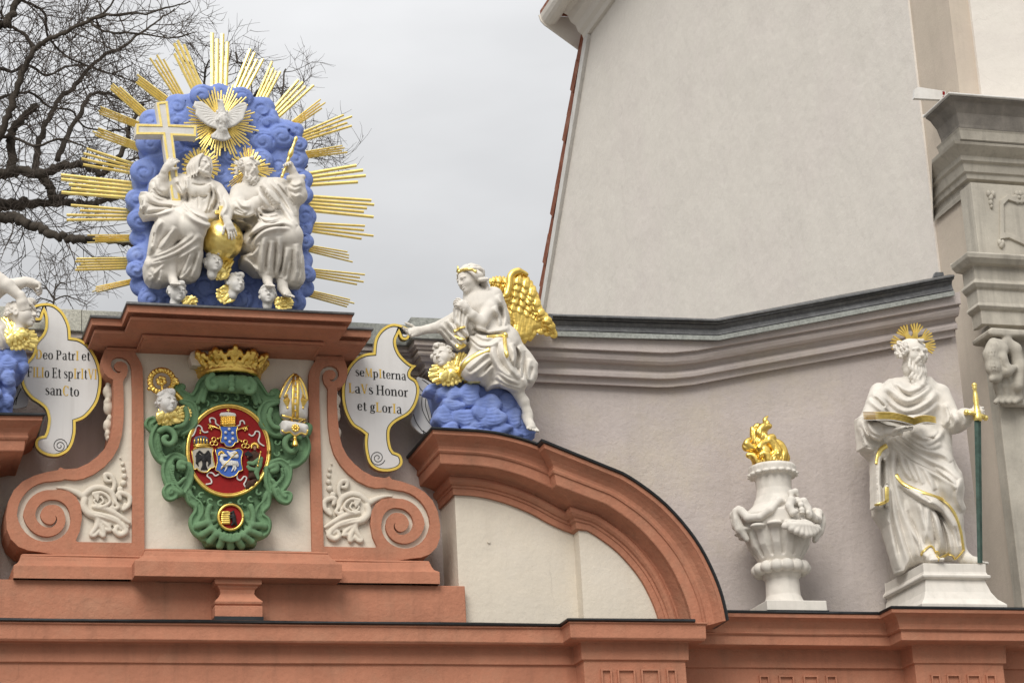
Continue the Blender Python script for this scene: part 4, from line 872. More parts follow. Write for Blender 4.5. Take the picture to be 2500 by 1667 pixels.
# ================================================================== figure helpers
def rot(yaw=0, pitch=0, roll=0):
    """local axes (x viewer's right, y face direction, z up) of something that faces the viewer; yaw turns it to the viewer's right,
    pitch looks up, roll tilts it clockwise as seen"""
    a, b, c = R_(yaw), R_(pitch), R_(roll)
    f = np.array([math.sin(a) * math.cos(b), -math.cos(a) * math.cos(b), math.sin(b)])
    x = np.array([math.cos(a), math.sin(a), 0]); z = np.cross(f, x) * -1
    if z[2] < 0: z = -z
    x2 = x * math.cos(c) - z * math.sin(c); z2 = z * math.cos(c) + x * math.sin(c)
    return np.stack([x2, f, z2], 1)
def lock(S, c, s, R, pts, r, k=.006):
    P = np.array([c + s * (R @ np.array(p)) for p in spl(pts, 4)]); t = np.linspace(0, 1, len(P))
    S.chain(P, s * r * (1 - .55 * np.abs(2 * t - 1) ** 2.5), k)
def head(S, c, s, R, hair='', beard=0, neck=.75, child=False, nk=.2, seed=1, neckdir=None):
    rr = random.Random(seed)
    def w(*l): return np.array(c) + s * (R @ np.array(l, float))
    def E(l, r, k=.08, op=1): S.ell(w(*l), np.array(r) * s, k * s, R, op)
    def Cn(ls, r, k=.05, op=1): S.chain([w(*l) for l in ls], np.array(r) * s if np.ndim(r) else r * s, k * s, op)
    E((0, -.05, .11), (.37, .45, .39)); E((0, .09, -.15), (.28, .29, .33) if not child else (.30, .29, .31), .15)
    ch_ = .135 if not child else .15
    for q in (-1, 1): E((q * .15, .22, -.14), (ch_, .12, .13 if child else .11), .12)
    E((0, .27, -.39), (.10, .09, .09), .1)
    if neck: Cn([(0, -.08, -.25), (0, -.14, -.25 - neck * .6), neckdir or (0, -.16, -neck)], [nk, nk * .95, nk * 1.15], .1)
    for q in (-1, 1):
        E((q * .145, .42, .0), (.105, .12, .07), .04, -1); E((q * .145, .315, -.005), (.078, .062, .048), .01)
        Cn([(q * .06, .385, .055), (q * .14, .39, .095), (q * .25, .31, .06)], .036 if not child else .018, .04)
        Cn([(q * .08, .365, -.035), (q * .15, .365, -.05), (q * .22, .33, -.03)], .014, .03)
        if not child: Cn([(q * .065, .365, .0), (q * .10, .385, .035), (q * .155, .39, .045), (q * .215, .35, .015)], .017, .012)
        E((q * .375, -.04, -.04), (.045, .09, .13), .05); E((q * .40, .0, -.04), (.025, .05, .07), .02, -1)
        E((q * .05, .415, -.14), (.04, .05, .035), .04)
    Cn([(0, .36, .08), (0, .43, -.05), (0, .47, -.125)], [.045, .045, .062] if not child else [.03, .035, .052], .035)
    Cn([(-.09, .345, -.245), (-.03, .385, -.228), (.03, .385, -.228), (.09, .345, -.245)], .03, .015); Cn([(-.07, .345, -.295), (0, .385, -.303), (.07, .345, -.295)], .034, .015)
    Cn([(-.11, .36, -.264), (0, .42, -.264), (.11, .36, -.264)], .016, .008, -1)
    if hair == 'long':
        E((0, -.12, .16), (.41, .44, .38), .05)
        for q in (-1, 1):
            for i in range(8):
                t = i / 7; y0 = .24 - .55 * t
                lock(S, c, s, R, [(q * .02, y0 * .8, .50 - .05 * abs(t - .3)), (q * .25, y0 + .04, .40), (q * .39, y0, .12), (q * (.42 + .05 * (i % 2)), y0 - .06, -.15), (q * .38, y0 - .1, -.42), (q * (.46 - .09 * (i % 2)), y0 - .08, -.62 - .06 * (i % 2))], .058, .003)
    if hair == 'curly':
        for i in range(46):
            th = rr.uniform(0, 2 * math.pi); ph = rr.uniform(-.35, 1.45); r = rr.uniform(.075, .115)
            l = np.array([.385 * math.cos(ph) * math.sin(th), -.05 + .46 * math.cos(ph) * math.cos(th), .12 + .41 * math.sin(ph)])
            if l[1] > .2 and l[2] < .30: continue
            if l[2] < -.05 and l[1] > -.05: continue
            E(tuple(l), (r, r, r), .015); e_ = l - np.array([0, -.05, .12]); e_ /= np.linalg.norm(e_); E(tuple(l + e_ * r * .9), (r * .42,) * 3, .012, -1)
        lock(S, c, s, R, [(-.12, .30, .44), (0, .42, .40), (.08, .43, .30)], .07); lock(S, c, s, R, [(.16, .28, .44), (.06, .38, .43), (-.04, .42, .36)], .06)
    if hair == 'side':
        for q in (-1, 1):
            for i in range(20):
                y0 = .14 - .56 * rr.random(); z0 = .36 - .54 * rr.random(); l = np.array([q * (.37 + .07 * rr.random() - .12 * max(0, -y0 - .2)), y0, z0]); r = rr.uniform(.07, .105)
                E(tuple(l), (r, r, r), .012); E(tuple(l + np.array([q * r * .9, .03, .02])), (r * .42,) * 3, .01, -1)
        E((0, -.2, .2), (.38, .36, .34), .05); lock(S, c, s, R, [(-.1, .32, .40), (0, .40, .36), (.08, .36, .42)], .05)
    if hair == 'wavy':
        E((0, -.12, .14), (.41, .42, .40), .05)
        for i in range(11):
            a = -1.35 + 2.7 * i / 10; P = []
            for k in range(6):
                f = R_(38 + 30 * k); wv = 1.03 + .07 * ((k + i) % 2)
                P.append((.43 * wv * math.sin(a) * (.8 + .2 * math.sin(f)), -.10 + .47 * wv * math.cos(f) * math.cos(a * .6), .13 + .42 * wv * math.sin(f) * math.cos(a * .8) - .04 * abs(a)))
            lock(S, c, s, R, P, .075, .002)
        for q in (-1, 1):
            for i in range(4): lock(S, c, s, R, [(q * .38, .18 - .1 * i, .28), (q * .50, .06 - .1 * i, .02), (q * .42, -.08 - .08 * i, -.14), (q * .50, -.2 - .08 * i, -.22), (q * .36, -.34 - .06 * i, -.10)], .072, .002)
        for i in range(6): lock(S, c, s, R, [(-.2 + .08 * i, -.42, .0), (-.24 + .1 * i, -.5, -.2), (-.14 + .08 * i, -.5, -.42 - .05 * (i % 2)), (-.2 + .1 * i, -.42, -.58)], .07)
    if beard:
        E((0, .16, -.36), (.24, .22, .2), .06)
        for q in (-1, 1): lock(S, c, s, R, [(q * .03, .41, -.21), (q * .10, .39, -.24), (q * .16, .34, -.36)], .045)
        n = 7 if beard < .6 else 11
        for i in range(n):
            a = (i / (n - 1) - .5) * 2; sw = .075 * (1 if i % 2 else -1); bl = beard * (1 - .35 * a * a) * (.88 + .12 * (i % 2))
            lock(S, c, s, R, [(.26 * a, .26 - .10 * abs(a), -.31 + .12 * abs(a)), (.26 * a + sw, .34 - .1 * abs(a), -.40 - .22 * bl), (.23 * a - sw, .34 - .1 * abs(a), -.42 - .5 * bl), (.20 * a + sw, .31 - .1 * abs(a), -.42 - .75 * bl), (.15 * a - sw * .8, .27 - .08 * abs(a), -.42 - bl)], .062, .0015)
def limb(S, v, pts, rad, k=.02, fy=1.):
    """chain through view points (x, y, depth)"""
    S.chain([UV(v, *p) for p in pts], rad, k, 1, fy)
def hand(S, wrist, direc, palm, s=.17, curl=.25, spread=.16, thumb=1, tcurl=.5, r=.0085, k=.006):
    """wrist position, pointing direction, palm normal (the side the fingers close to); thumb = +1/-1 side"""
    d = np.array(direc, float); d /= np.linalg.norm(d); n = np.array(palm, float); n -= n.dot(d) * d; n /= np.linalg.norm(n); a = np.cross(d, n) * thumb
    wv = np.array(wrist, float); K = wv + d * s * .48
    S.chain([wv - d * .02, wv + d * s * .18, K - d * s * .03], [s * .17, s * .19, s * .15], .012)
    for q in (-1, 1): S.chain([wv + d * s * .1 + a * q * s * .08, K + a * q * s * .15 - d * s * .04], [s * .12, s * .095], .012)
    for i in range(4):
        o = (1.5 - i) / 1.5; L_ = s * (.44, .50, .47, .36)[i]; p = K + a * s * .19 * o; dd = d + a * spread * o; dd /= np.linalg.norm(dd); P = [p - d * s * .08, p]; ang = 0
        for j, fr in enumerate((.42, .32, .26)):
            ang += curl * (.8, 1.1, .9)[j] * (1 + .12 * i); q = dd * math.cos(ang) + n * math.sin(ang); p = p + q * L_ * fr; P.append(p)
        S.chain(P, [r * 1.15, r * 1.12, r * 1.02, r * .95, r * .8], k * .5)
    p = wv + d * s * .14 + a * s * .12; t1 = d * .55 + a * .8 + n * .25; t1 /= np.linalg.norm(t1); p1 = p + t1 * s * .24
    t2 = d * .85 + a * (.5 - .5 * tcurl) + n * (.2 + tcurl); t2 /= np.linalg.norm(t2); p2 = p1 + t2 * s * .19; p3 = p2 + (t2 + n * .3 * tcurl) * s * .13
    S.chain([p, p1, p2, p3], [r * 1.6, r * 1.35, r * 1.2, r * .9], k)
def foot(S, ankle, direc, s=.2, up=(0, 0, 1), k=.012):
    """bare foot with five toes"""
    d = np.array(direc, float); d /= np.linalg.norm(d); u = np.array(up, float); u -= u.dot(d) * d; u /= np.linalg.norm(u); a = np.cross(d, u); A = np.array(ankle, float)
    S.chain([A, A - u * s * .2 + d * s * .15, A - u * s * .30 + d * s * .5, A - u * s * .34 + d * s * .68], [s * .17, s * .18, s * .15, s * .11], .03)
    S.ell(A - u * s * .25 - d * s * .1, s * .15, .03); 
    for q in (-1, 1): S.chain([A - u * s * .28 + d * s * .3 + a * q * s * .05, A - u * s * .35 + d * s * .66 + a * q * s * .11], [s * .12, s * .09], .02)
    for i in range(5):
        o = (i - 2) / 2; S.chain([A - u * s * .36 + d * s * .66 + a * o * s * .18, A - u * s * .36 + d * s * (.90 - .05 * abs(i - .5)) + a * o * s * .21], [s * .058 + (.02 * s if i == 0 else 0), s * .05 + (.015 * s if i == 0 else 0)], .004)
def strokes(S, v, ridges=(), cuts=(), r=.014, cr=.010, ra=1.0, ca=1.1, wf=1.0):
    def un(lst, d): return [((q[0], q[1:]) if isinstance(q[0], (int, float)) else (d, q)) for q in lst]
    S.relief([(V(v, p), rr * 2.1 * ra, rr * 330 * 1.45 * wf) for rr, p in un(ridges, r)], [(V(v, p), rr * 2.1 * ca, rr * 330 * 1.15 * wf) for rr, p in un(cuts, cr)])
def trim(S, v, pts, wd, name, m, par, lift=.002, th=.008, n=6):
    """band that lies on the carved surface along a line of photo points"""
    P = S.hits(V(v, pts), n); P[:, 1] -= lift
    for _ in range(2): P[1:-1, 1] = (P[:-2, 1] + P[1:-1, 1] * 2 + P[2:, 1]) / 4
    return MB().tube(P, wd * 1.35, 8, True, .38).build(name, m, par, smooth=True)
def ray_bars(mb, b0, b1, t0, t1, n, d, lens=None, th=.006, rr=None):
    """n tapering three-sided bars between the base pair (b0, b1) and the tip pair (t0, t1), photo px, on depth d"""
    B0, B1, T0, T1 = (U(*p, d) for p in (b0, b1, t0, t1)); rr = rr or rng
    for i in range(n):
        f = (i + .5) / n; g = .5 / n
        L_ = (lens[i % len(lens)] if lens else rr.uniform(.78, 1.))
        a, b = B0 + (B1 - B0) * (f - g), B0 + (B1 - B0) * (f + g); c = B0 + (B1 - B0) * f; t = T0 + (T1 - T0) * f; t = c + (t - c) * L_
        w_ = (b - a) * .53; ta, tb = t - w_ * .80, t + w_ * .80; o = np.array([0, -th, 0])
        mb.add([a, b, c + o, ta, tb, t + o * .8, a - o * .3, b - o * .3, ta - o * .3, tb - o * .3], [(0, 2, 5, 3), (2, 1, 4, 5), (3, 5, 4), (0, 3, 8, 6), (1, 7, 9, 4), (6, 8, 9, 7), (3, 4, 9, 8)])
    return mb

# ================================================================== cloud relief with its sunburst
DC = .30
ccl = U(455 + 40, 760, .3)
cl = thing('cloud_relief', 'tall blue swirling cloud relief ringed by gold ray bundles on top of the gable', 'relief', (UV('A', 935, 1500, .3)[0], -.25, GABLE_Z))
cout = V('A', [(490, 1560), (497, 1495), (520, 1470), (480, 1425), (465, 1385), (440, 1350), (432, 1290), (448, 1240), (490, 1200), (470, 1150), (462, 1120), (445, 1080), (450, 1020), (425, 990), (427, 945), (470, 910), (455, 860), (452, 800), (470, 755), (510, 735), (495, 690), (490, 640), (515, 600), (500, 550), (530, 510), (590, 500), (640, 450), (660, 420), (700, 395), (760, 385), (800, 355), (860, 343), (930, 340), (1000, 350), (1060, 375), (1100, 405), (1150, 402), (1190, 420), (1220, 470), (1245, 480), (1258, 520), (1320, 535), (1370, 560), (1385, 610), (1375, 660), (1400, 700), (1408, 750), (1385, 790), (1420, 830), (1428, 890), (1420, 940), (1400, 980), (1440, 1010), (1450, 1070), (1440, 1120), (1410, 1150), (1435, 1180), (1430, 1220), (1400, 1260), (1430, 1300), (1438, 1370), (1420, 1430), (1385, 1480), (1390, 1600), (1000, 1640)])
S = Sculpt.px(300, 205, 775, 790, -.02, .46, .0075)
S.slab(XZ(cout, .22), -.32, -.06, .09, .02, 1, .10)
swirl = [(560, 525, 62, 1), (560, 650, 78, -1), (520, 805, 70, 1), (480, 960, 58, -1), (495, 1070, 62, 1), (500, 1165, 55, -1), (490, 1270, 60, 1), (475, 1340, 48, 1), (510, 1430, 62, -1), (560, 1500, 66, 1),
         (700, 440, 62, 1), (700, 530, 55, -1), (840, 390, 65, 1), (930, 375, 55, 1), (1050, 400, 62, -1), (1165, 460, 68, 1), (1195, 540, 66, -1), (1275, 610, 72, 1), (1345, 580, 45, -1), (1170, 640, 76, -1), (1100, 560, 60, 1), (1345, 735, 68, 1), (1365, 655, 45, 1), (1385, 850, 55, -1), (1390, 930, 52, 1), (1400, 1050, 58, -1), (1385, 1120, 52, 1), (1400, 1185, 45, 1), (1375, 1290, 62, -1), (1405, 1365, 50, 1), (1390, 1440, 55, -1), (1340, 1520, 60, 1),
         (1160, 745, 64, 1), (1250, 770, 58, -1), (1000, 720, 62, -1), (930, 800, 62, 1), (985, 890, 66, 1), (770, 610, 60, 1), (700, 660, 62, -1), (760, 720, 50, 1), (870, 660, 55, -1), (1080, 700, 50, 1),
         (860, 1430, 90, 1), (690, 1500, 70, -1), (1030, 1510, 78, 1), (1110, 1390, 66, -1), (1160, 1280, 66, 1), (900, 1520, 62, -1), (1180, 1540, 58, -1), (770, 1400, 66, -1), (1265, 1550, 60, 1), (1080, 1450, 50, 1), (620, 1440, 56, 1), (1000, 1250, 60, -1), (800, 1540, 56, 1), (1120, 1170, 60, 1), (650, 750, 60, 1), (600, 900, 60, -1), (1300, 860, 66, 1), (1000, 1010, 60, 1)]
for i, (x, y, r, sn) in enumerate(swirl):
    rw = r * .44638 / 303; dd = DC - .02 + .055 * ((i * 7) % 5 - 2) / 2
    S.ell(UV('A', x, y, dd), (rw * 1.08, rw * .70, rw * .98), .010, rot(0, 0, (i * 37) % 60 - 30))
for i, (x, y, r, sn) in enumerate(swirl):
    a0 = (i * 2.4) % 6.28; q = []
    for t in np.linspace(0, 1, 15):
        rr = r * (.92 - .78 * t); a = a0 + sn * t * 2 * math.pi * 1.35; q.append((x + rr * math.cos(a), y + rr * math.sin(a) * .9))
    S.groove(V('A', q), .009, .010, n=1, taper=True)
    q = [(x + r * .8 * math.cos(a0 + 2 + u), y + r * .72 * math.sin(a0 + 2 + u)) for u in np.linspace(0, 1.8, 6)]
    S.groove(V('A', q), .006, .008, n=1)
S.noise(.0012, 60, 3)
S.cut_below(GABLE_Z - .004)
cloud_body = S.build('cloud_body', M_BLUE, cl)
SC_CLOUD = S
bund = [((455, 1405), (238, 1455), 28, 34, 4), ((437, 1306), (125, 1312), 62, 62, 5), ((468, 1168), (205, 1172), 36, 42, 5), ((447, 1040), (105, 1028), 58, 88, 4), ((475, 910), (40, 868), 90, 96, 5), ((465, 790), (135, 708), 58, 104, 4), ((490, 672), (238, 578), 40, 46, 4), ((475, 545), (262, 463), 35, 40, 4), ((530, 500), (348, 335), 46, 44, 4), ((625, 408), (464, 285), 46, 40, 4), ((708, 384), (578, 168), 46, 66, 4), ((805, 340), (694, 98), 60, 78, 4), ((930, 345), (935, 55), 84, 92, 4), ((1045, 360), (1142, 150), 70, 94, 4), ((1165, 395), (1247, 222), 55, 70, 4), ((1245, 480), (1422, 300), 60, 88, 4), ((1350, 535), (1508, 420), 36, 48, 4), ((1392, 612), (1668, 512), 50, 80, 4), ((1403, 712), (1640, 678), 36, 44, 4), ((1428, 846), (1722, 812), 72, 102, 4), ((1408, 977), (1776, 1008), 84, 90, 5), ((1448, 1110), (1766, 1142), 52, 82, 4), ((1430, 1226), (1670, 1275), 36, 54, 4), ((1438, 1357), (1740, 1400), 42, 66, 4), ((1413, 1467), (1662, 1530), 36, 46, 4)]
rr_ = random.Random(11)
for b, t, wb, wt, n in bund:
    v = np.array(t, float) - np.array(b); L_ = np.linalg.norm(v); v /= L_; nn = np.array([-v[1], v[0]]); b = np.array(b) - v * 22
    b0, b1, t0, t1 = (V1('A', *(q + nn * s)) for q, s in ((b, wb * .56), (b, -wb * .56), (np.array(t), wt * .62), (np.array(t), -wt * .62)))
    m1_ = ray_bars(MB(), b0, b1, t0, t1, n, .17, [rr_.uniform(.82, 1.03) for _ in range(n)], .008)
    m1_.build('ray_bundle', M_GOLD, cl)
# halo of rays laid on the cloud
def halo(name, label, v, c, d, bundles, r0):
    t = thing(name, label, 'halo', UV(v, c[0], c[1], d))
    for ang, r1, n, wd in bundles:
        a = R_(ang); u = np.array([math.cos(a), -math.sin(a)]); nn = np.array([-u[1], u[0]]); c_ = np.array(c, float)
        b0, b1, t0, t1 = (V1(v, *(c_ + u * r + nn * s)) for r, s in ((r0, wd * .5), (r0, -wd * .5), (r1, wd * .8), (r1, -wd * .8)))
        ray_bars(MB(), b0, b1, t0, t1, n, d, [.82, 1., .88] if n == 3 else [.85, 1, .94, .8], .005, rr_).build('ray', M_GOLD, t)
    return t
halo('ray_halo', 'large gold halo of ray clusters behind the white dove', 'A', (935, 535), DC + .085, [(i * 360 / 26 + 3 + rr_.uniform(-2, 2), (205 if i % 2 else 170) + rr_.uniform(-12, 14), 3, 30) for i in range(26)], 45)
halo('ray_halo', 'round gold ray halo behind the head of the long-haired figure with the cross', 'B', (690, 250), DC + .115, [(i * 15 + rr_.uniform(-2, 2), 168 + rr_.uniform(-20, 16), 2, 34) for i in range(24)], 50)
halo('ray_halo', 'three-pointed gold ray halo behind the head of the bald bearded figure', 'B', (1125, 265), DC + .115, [(a + rr_.uniform(-2, 2), r, 2 + (r > 190), 36) for a, r in zip(range(-170, 190, 15), [170, 160, 250, 285, 215, 160, 120, 110, 130, 160, 190, 240, 190, 165, 150, 165, 175, 205, 215, 170, 150, 180, 165, 190])], 50)

# ---- dove
dv = thing('dove', 'white dove with spread wings in the middle of the gold rays', 'dove', UV('A', 945, 530, DC + .08))
S = Sculpt.px(462, 230, 612, 355, DC + .04, DC + .27, .0045)
dd = DC + .13
for pts in ([(942, 505), (900, 478), (868, 445), (835, 422), (797, 422), (788, 445), (803, 468), (800, 495), (828, 525), (868, 553), (915, 570)], [(955, 500), (1000, 462), (1040, 430), (1078, 428), (1084, 452), (1072, 485), (1062, 520), (1020, 552), (975, 568)]):
    S.slab(XZ(V('A', pts), dd), -dd - .012, -dd + .022, .012, .006)
S.slab(XZ(V('A', [(930, 570), (905, 588), (884, 605), (890, 625), (915, 628), (940, 636), (965, 636), (995, 622), (985, 600), (970, 570)]), dd), -dd - .012, -dd + .02, .010, .006)
S.chain([UV('A', 938, 425, dd + .055), UV('A', 944, 470, dd + .04), UV('A', 948, 520, dd + .03), UV('A', 946, 575, dd + .01), UV('A', 940, 620, dd)], [.024, .026, .046, .036, .02], .015)
S.chain([UV('A', 930, 418, dd + .07), UV('A', 922, 412, dd + .085)], [.012, .004], .005)
for k in range(7):
    t = k / 6
    for sgn, x0, y0, x1, y1 in ((-1, 905, 500, 800 + 75 * t, 440 + 110 * t), (1, 985, 500, 1078 - 75 * t, 440 + 110 * t)):
        S.groove(V('A', [(x0 + sgn * -5, y0 + 45 * t - 22), ((x0 + x1) / 2, (y0 - 22 + 45 * t + y1) / 2 - 4), (x1, y1)]), .0035, .005)
for k in range(5): S.groove(V('A', [(940 + (k - 2) * 8, 585), (940 + (k - 2) * 20, 628)]), .003, .004)
for k in range(34):
    x, y = 948 + rr_.uniform(-34, 34), 500 + rr_.uniform(-30, 80); p = S.hit(*V1('A', x, y)); S.ell(p + np.array([0, .004, 0]), (.009, .008, .012), .003)
S.build('body', M_COOLWHITE, dv)

# ---- seated figure with the cross
cx = thing('cross', 'large white cross with gold edges leaning on the shoulder of the seated figure', 'cross', UV('A', 695, 960, .52))
crs = V('A', [(583, 425), (650, 417), (664, 545), (808, 551), (806, 617), (680, 612), (724, 975), (668, 965), (620, 606), (472, 606), (474, 542), (602, 545)])
cz_ = XZ(crs, .54); ci = inset(cz_, .022)
plate('cross_body', [cz_], .54, .45, M_COOLWHITE, cx, bevel=.003)
plate('gold_rim', [inset(cz_, .006), ci], .546, .535, M_GOLD, cx)
st = thing('statue', 'white stone statue of a seated bearded man, chest bare, holding the large cross', 'statue', UV('B', 480, 1290, .45))
S = Sculpt.px(335, 375, 585, 705, .14, .92, .0042)
def B(x, y, d): return UV('B', x, y, d)
def Bx(pts, d): return XZ(V('B', pts), d)
S.slab(Bx([(300, 700), (260, 800), (238, 950), (215, 1050), (186, 1110), (190, 1170), (208, 1240), (250, 1285), (340, 1303), (410, 1282), (500, 1258), (600, 1255), (665, 1240), (682, 1200), (702, 1160), (714, 1100), (714, 1000), (706, 850), (700, 780), (640, 700), (480, 670)], .48), -.60, -.28, .10, .03, 1, .13)
limb(S, 'B', [(560, 690, .45), (420, 765, .70), (360, 960, .62), (400, 1180, .56)], [.11, .085, .075, .07], .06)
limb(S, 'B', [(600, 690, .45), (630, 790, .74), (600, 980, .64), (590, 1180, .56)], [.11, .085, .08, .08], .06)
S.slab(Bx([(150, 478), (205, 478), (265, 520), (350, 555), (530, 555), (560, 640), (480, 650), (400, 685), (300, 695), (190, 715), (142, 640), (168, 590)], .46), -.55, -.34, .05, .03, 1, .09)
S.slab(Bx([(243, 370), (300, 325), (400, 330), (470, 315), (560, 320), (600, 400), (560, 480), (560, 570), (400, 560), (300, 535), (250, 500), (238, 430)], .45), -.53, -.32, .06, .03, 1, .09)
S.slab(Bx([(745, 370), (830, 415), (900, 500), (960, 600), (993, 650), (988, 712), (950, 700), (890, 640), (850, 745), (720, 785), (640, 740), (640, 600), (720, 480)], .47), -.54, -.34, .06, .03, 1, .09)
S.ell(B(670, 455, .50), (.16, .10, .13), .04, rot(8, 0, 4)); S.ell(B(690, 590, .50), (.115, .09, .13), .05, rot(8, 0, 4)); S.ell(B(620, 700, .48), (.15, .12, .1), .05)
for dx in (-1, 1): S.ell(B(668 + 62 * dx, 455, .585), (.062, .03, .045), .03)
limb(S, 'B', [(500, 390, .47), (335, 445, .50), (355, 340, .55), (378, 270, .58)], [.066, .054, .034, .026], .022)
limb(S, 'B', [(830, 450, .48), (945, 610, .58), (925, 690, .72), (930, 735, .77)], [.062, .054, .034, .026], .022)
S.chain([B(905, 620, .6), B(985, 640, .58), B(975, 690, .6)], [.02, .025, .02], .02)
head(S, B(697, 246, .56), .176, rot(38, 6, 8), 'long', .12, .55)
hand(S, B(380, 268, .585), (.55, -.1, .75), (.3, 1, 0), .15, .35, .10, -1, .5)
hand(S, B(930, 735, .77), (.40, -.12, -1), (-.2, 1, -.5), .15, .18, .18, -1, .2)
limb(S, 'B', [(425, 1050, .62), (440, 1210, .60)], [.042, .033], .015)
foot(S, B(445, 1225, .60), (.05, -1, -.35), .15)
strokes(S, 'B', [
    (.02, (530, 570), (600, 640), (700, 690), (840, 720)), (.018, (535, 620), (620, 700), (740, 760), (830, 745)), (.014, (540, 600), (640, 680), (780, 715)),
    (.022, (700, 855), (600, 940), (470, 1020), (330, 1080), (195, 1120)), (.016, (690, 940), (580, 1010), (470, 1070)), (.016, (640, 850), (520, 930), (390, 1000), (240, 1060)),
    (.015, (300, 760), (265, 900), (240, 1040)), (.014, (470, 780), (400, 880), (330, 980)), (.014, (350, 720), (300, 800), (275, 930)),
    (.016, (620, 980), (570, 1100), (520, 1240)), (.016, (690, 990), (660, 1110), (610, 1240)), (.014, (650, 1090), (560, 1200), (500, 1245)), (.013, (380, 1090), (300, 1180), (230, 1220)), (.013, (330, 1130), (340, 1220), (300, 1290)), (.013, (250, 1130), (270, 1210), (240, 1270)),
    (.018, (170, 500), (190, 590), (160, 640)), (.016, (210, 490), (300, 560), (420, 580), (530, 575)), (.016, (190, 640), (320, 620), (430, 600)), (.014, (200, 690), (330, 660), (460, 620)),
    (.018, (470, 330), (500, 420), (540, 500)), (.016, (560, 330), (560, 400), (550, 480)), (.015, (260, 380), (290, 470), (380, 500)), (.014, (300, 350), (320, 440), (400, 470)), (.016, (250, 420), (300, 510), (400, 530)),
    (.018, (770, 380), (820, 480), (790, 600)), (.016, (830, 430), (870, 540), (830, 660)), (.015, (880, 500), (920, 600), (860, 690)), (.015, (780, 480), (770, 580), (730, 660))],
    [(.012, (545, 560), (620, 660), (740, 720)), (.016, (560, 345), (560, 420), (575, 500), (575, 590)), (.016, (775, 400), (790, 480), (765, 590), (740, 670)), (.009, (610, 395), (680, 410), (750, 400)), (.008, (600, 500), (640, 520), (675, 505)), (.008, (680, 505), (720, 520), (760, 500)), (.014, (690, 890), (560, 980), (430, 1050), (260, 1100)), (.012, (570, 860), (430, 960), (300, 1030)), (.012, (590, 1010), (540, 1130), (490, 1240)), (.012, (660, 1010), (620, 1130), (570, 1240)), (.010, (280, 830), (260, 950)),
     (.012, (200, 560), (330, 600), (450, 590)), (.010, (180, 600), (190, 680)), (.012, (480, 380), (530, 480)), (.012, (270, 440), (340, 510), (430, 520)), (.012, (800, 420), (830, 530), (800, 640)), (.010, (860, 560), (860, 650)), (.006, (650, 470), (672, 560), (672, 620)), (.006, (600, 520), (650, 545)), (.006, (700, 545), (750, 520)), (.010, (440, 800), (340, 900), (300, 1000))])
S.noise(.0009, 90, 2)
S.build('body', M_WHITE, st)

# ---- globe
gb = thing('globe', 'gold globe topped by a small gold cross between the two seated figures', 'globe', B(885, 1072, .58))
S = Sculpt.px(488, 540, 598, 640, .38, .82, .006); S.ell(B(885, 900, .60), (.157, .157, .157), 0); S.noise(.0025, 38, 5); S.noise(.001, 120, 6)
orb = S.build('sphere', M_GOLD, gb)
plate('finial_cross', [Bx([(858, 597), (888, 597), (888, 636), (925, 636), (925, 668), (888, 668), (888, 770), (858, 770), (858, 668), (820, 668), (820, 636), (858, 636)], .66)], .672, .648, M_GOLD, gb, bevel=.003)

# ---- seated figure with the sceptre
st = thing('statue', 'white stone seated bald man with long beard, hand on chest, raising sceptre', 'statue', B(1330, 1390, .45))
S = Sculpt.px(548, 375, 755, 735, .14, .94, .0042)
S.slab(Bx([(1215, 700), (1120, 800), (1050, 880), (1034, 950), (1070, 1000), (1140, 1030), (1040, 1045), (1050, 1110), (1120, 1150), (1180, 1200), (1250, 1205), (1350, 1235), (1430, 1262), (1500, 1300), (1590, 1303), (1617, 1260), (1602, 1100), (1582, 900), (1562, 780), (1400, 690)], .48), -.60, -.28, .10, .03, 1, .13)
limb(S, 'B', [(1290, 720, .46), (1300, 845, .74), (1290, 1010, .66), (1290, 1170, .60)], [.115, .085, .08, .075], .06)
limb(S, 'B', [(1400, 720, .46), (1490, 860, .72), (1490, 1040, .64), (1510, 1230, .56)], [.115, .085, .08, .08], .06)
S.slab(Bx([(955, 580), (1000, 500), (1070, 430), (1200, 350), (1350, 345), (1440, 400), (1560, 470), (1590, 560), (1565, 640), (1568, 780), (1400, 790), (1200, 770), (1040, 800), (985, 740), (1000, 690)], .46), -.55, -.32, .08, .03, 1, .11)
S.ell(B(1200, 520, .50), (.19, .11, .15), .05, rot(-5, 0, -8)); S.ell(B(1260, 680, .50), (.17, .12, .13), .05)
limb(S, 'B', [(1040, 480, .48), (1010, 625, .60), (1110, 625, .68), (1195, 560, .70)], [.075, .075, .056, .042], .03)
S.chain([B(1170, 545, .70), B(1200, 590, .70), B(1185, 640, .69)], .025, .02)
limb(S, 'B', [(1400, 430, .48), (1560, 500, .52), (1550, 400, .55), (1515, 300, .58)], [.075, .066, .056, .03], .03)
S.chain([B(1480, 345, .58), B(1540, 345, .58), B(1600, 340, .56)], .024, .015)
head(S, B(1120, 258, .57), .178, rot(22, -4, -8), 'side', .42, .5, seed=4)
hand(S, B(1200, 562, .715), (1, -.1, .22), (0, 1, 0), .15, .10, .14, 1, .1)
hand(S, B(1520, 295, .59), (-.6, -.2, .8), (-.5, -.8, -.3), .135, .75, .06, -1, .6)
limb(S, 'B', [(1290, 1160, .62), (1288, 1235, .62)], [.04, .034], .015); foot(S, B(1288, 1235, .62), (0, -1, -.45), .14)
limb(S, 'B', [(1400, 1220, .58), (1420, 1290, .60)], [.042, .036], .015); foot(S, B(1425, 1290, .60), (.35, -.8, -.55), .16)
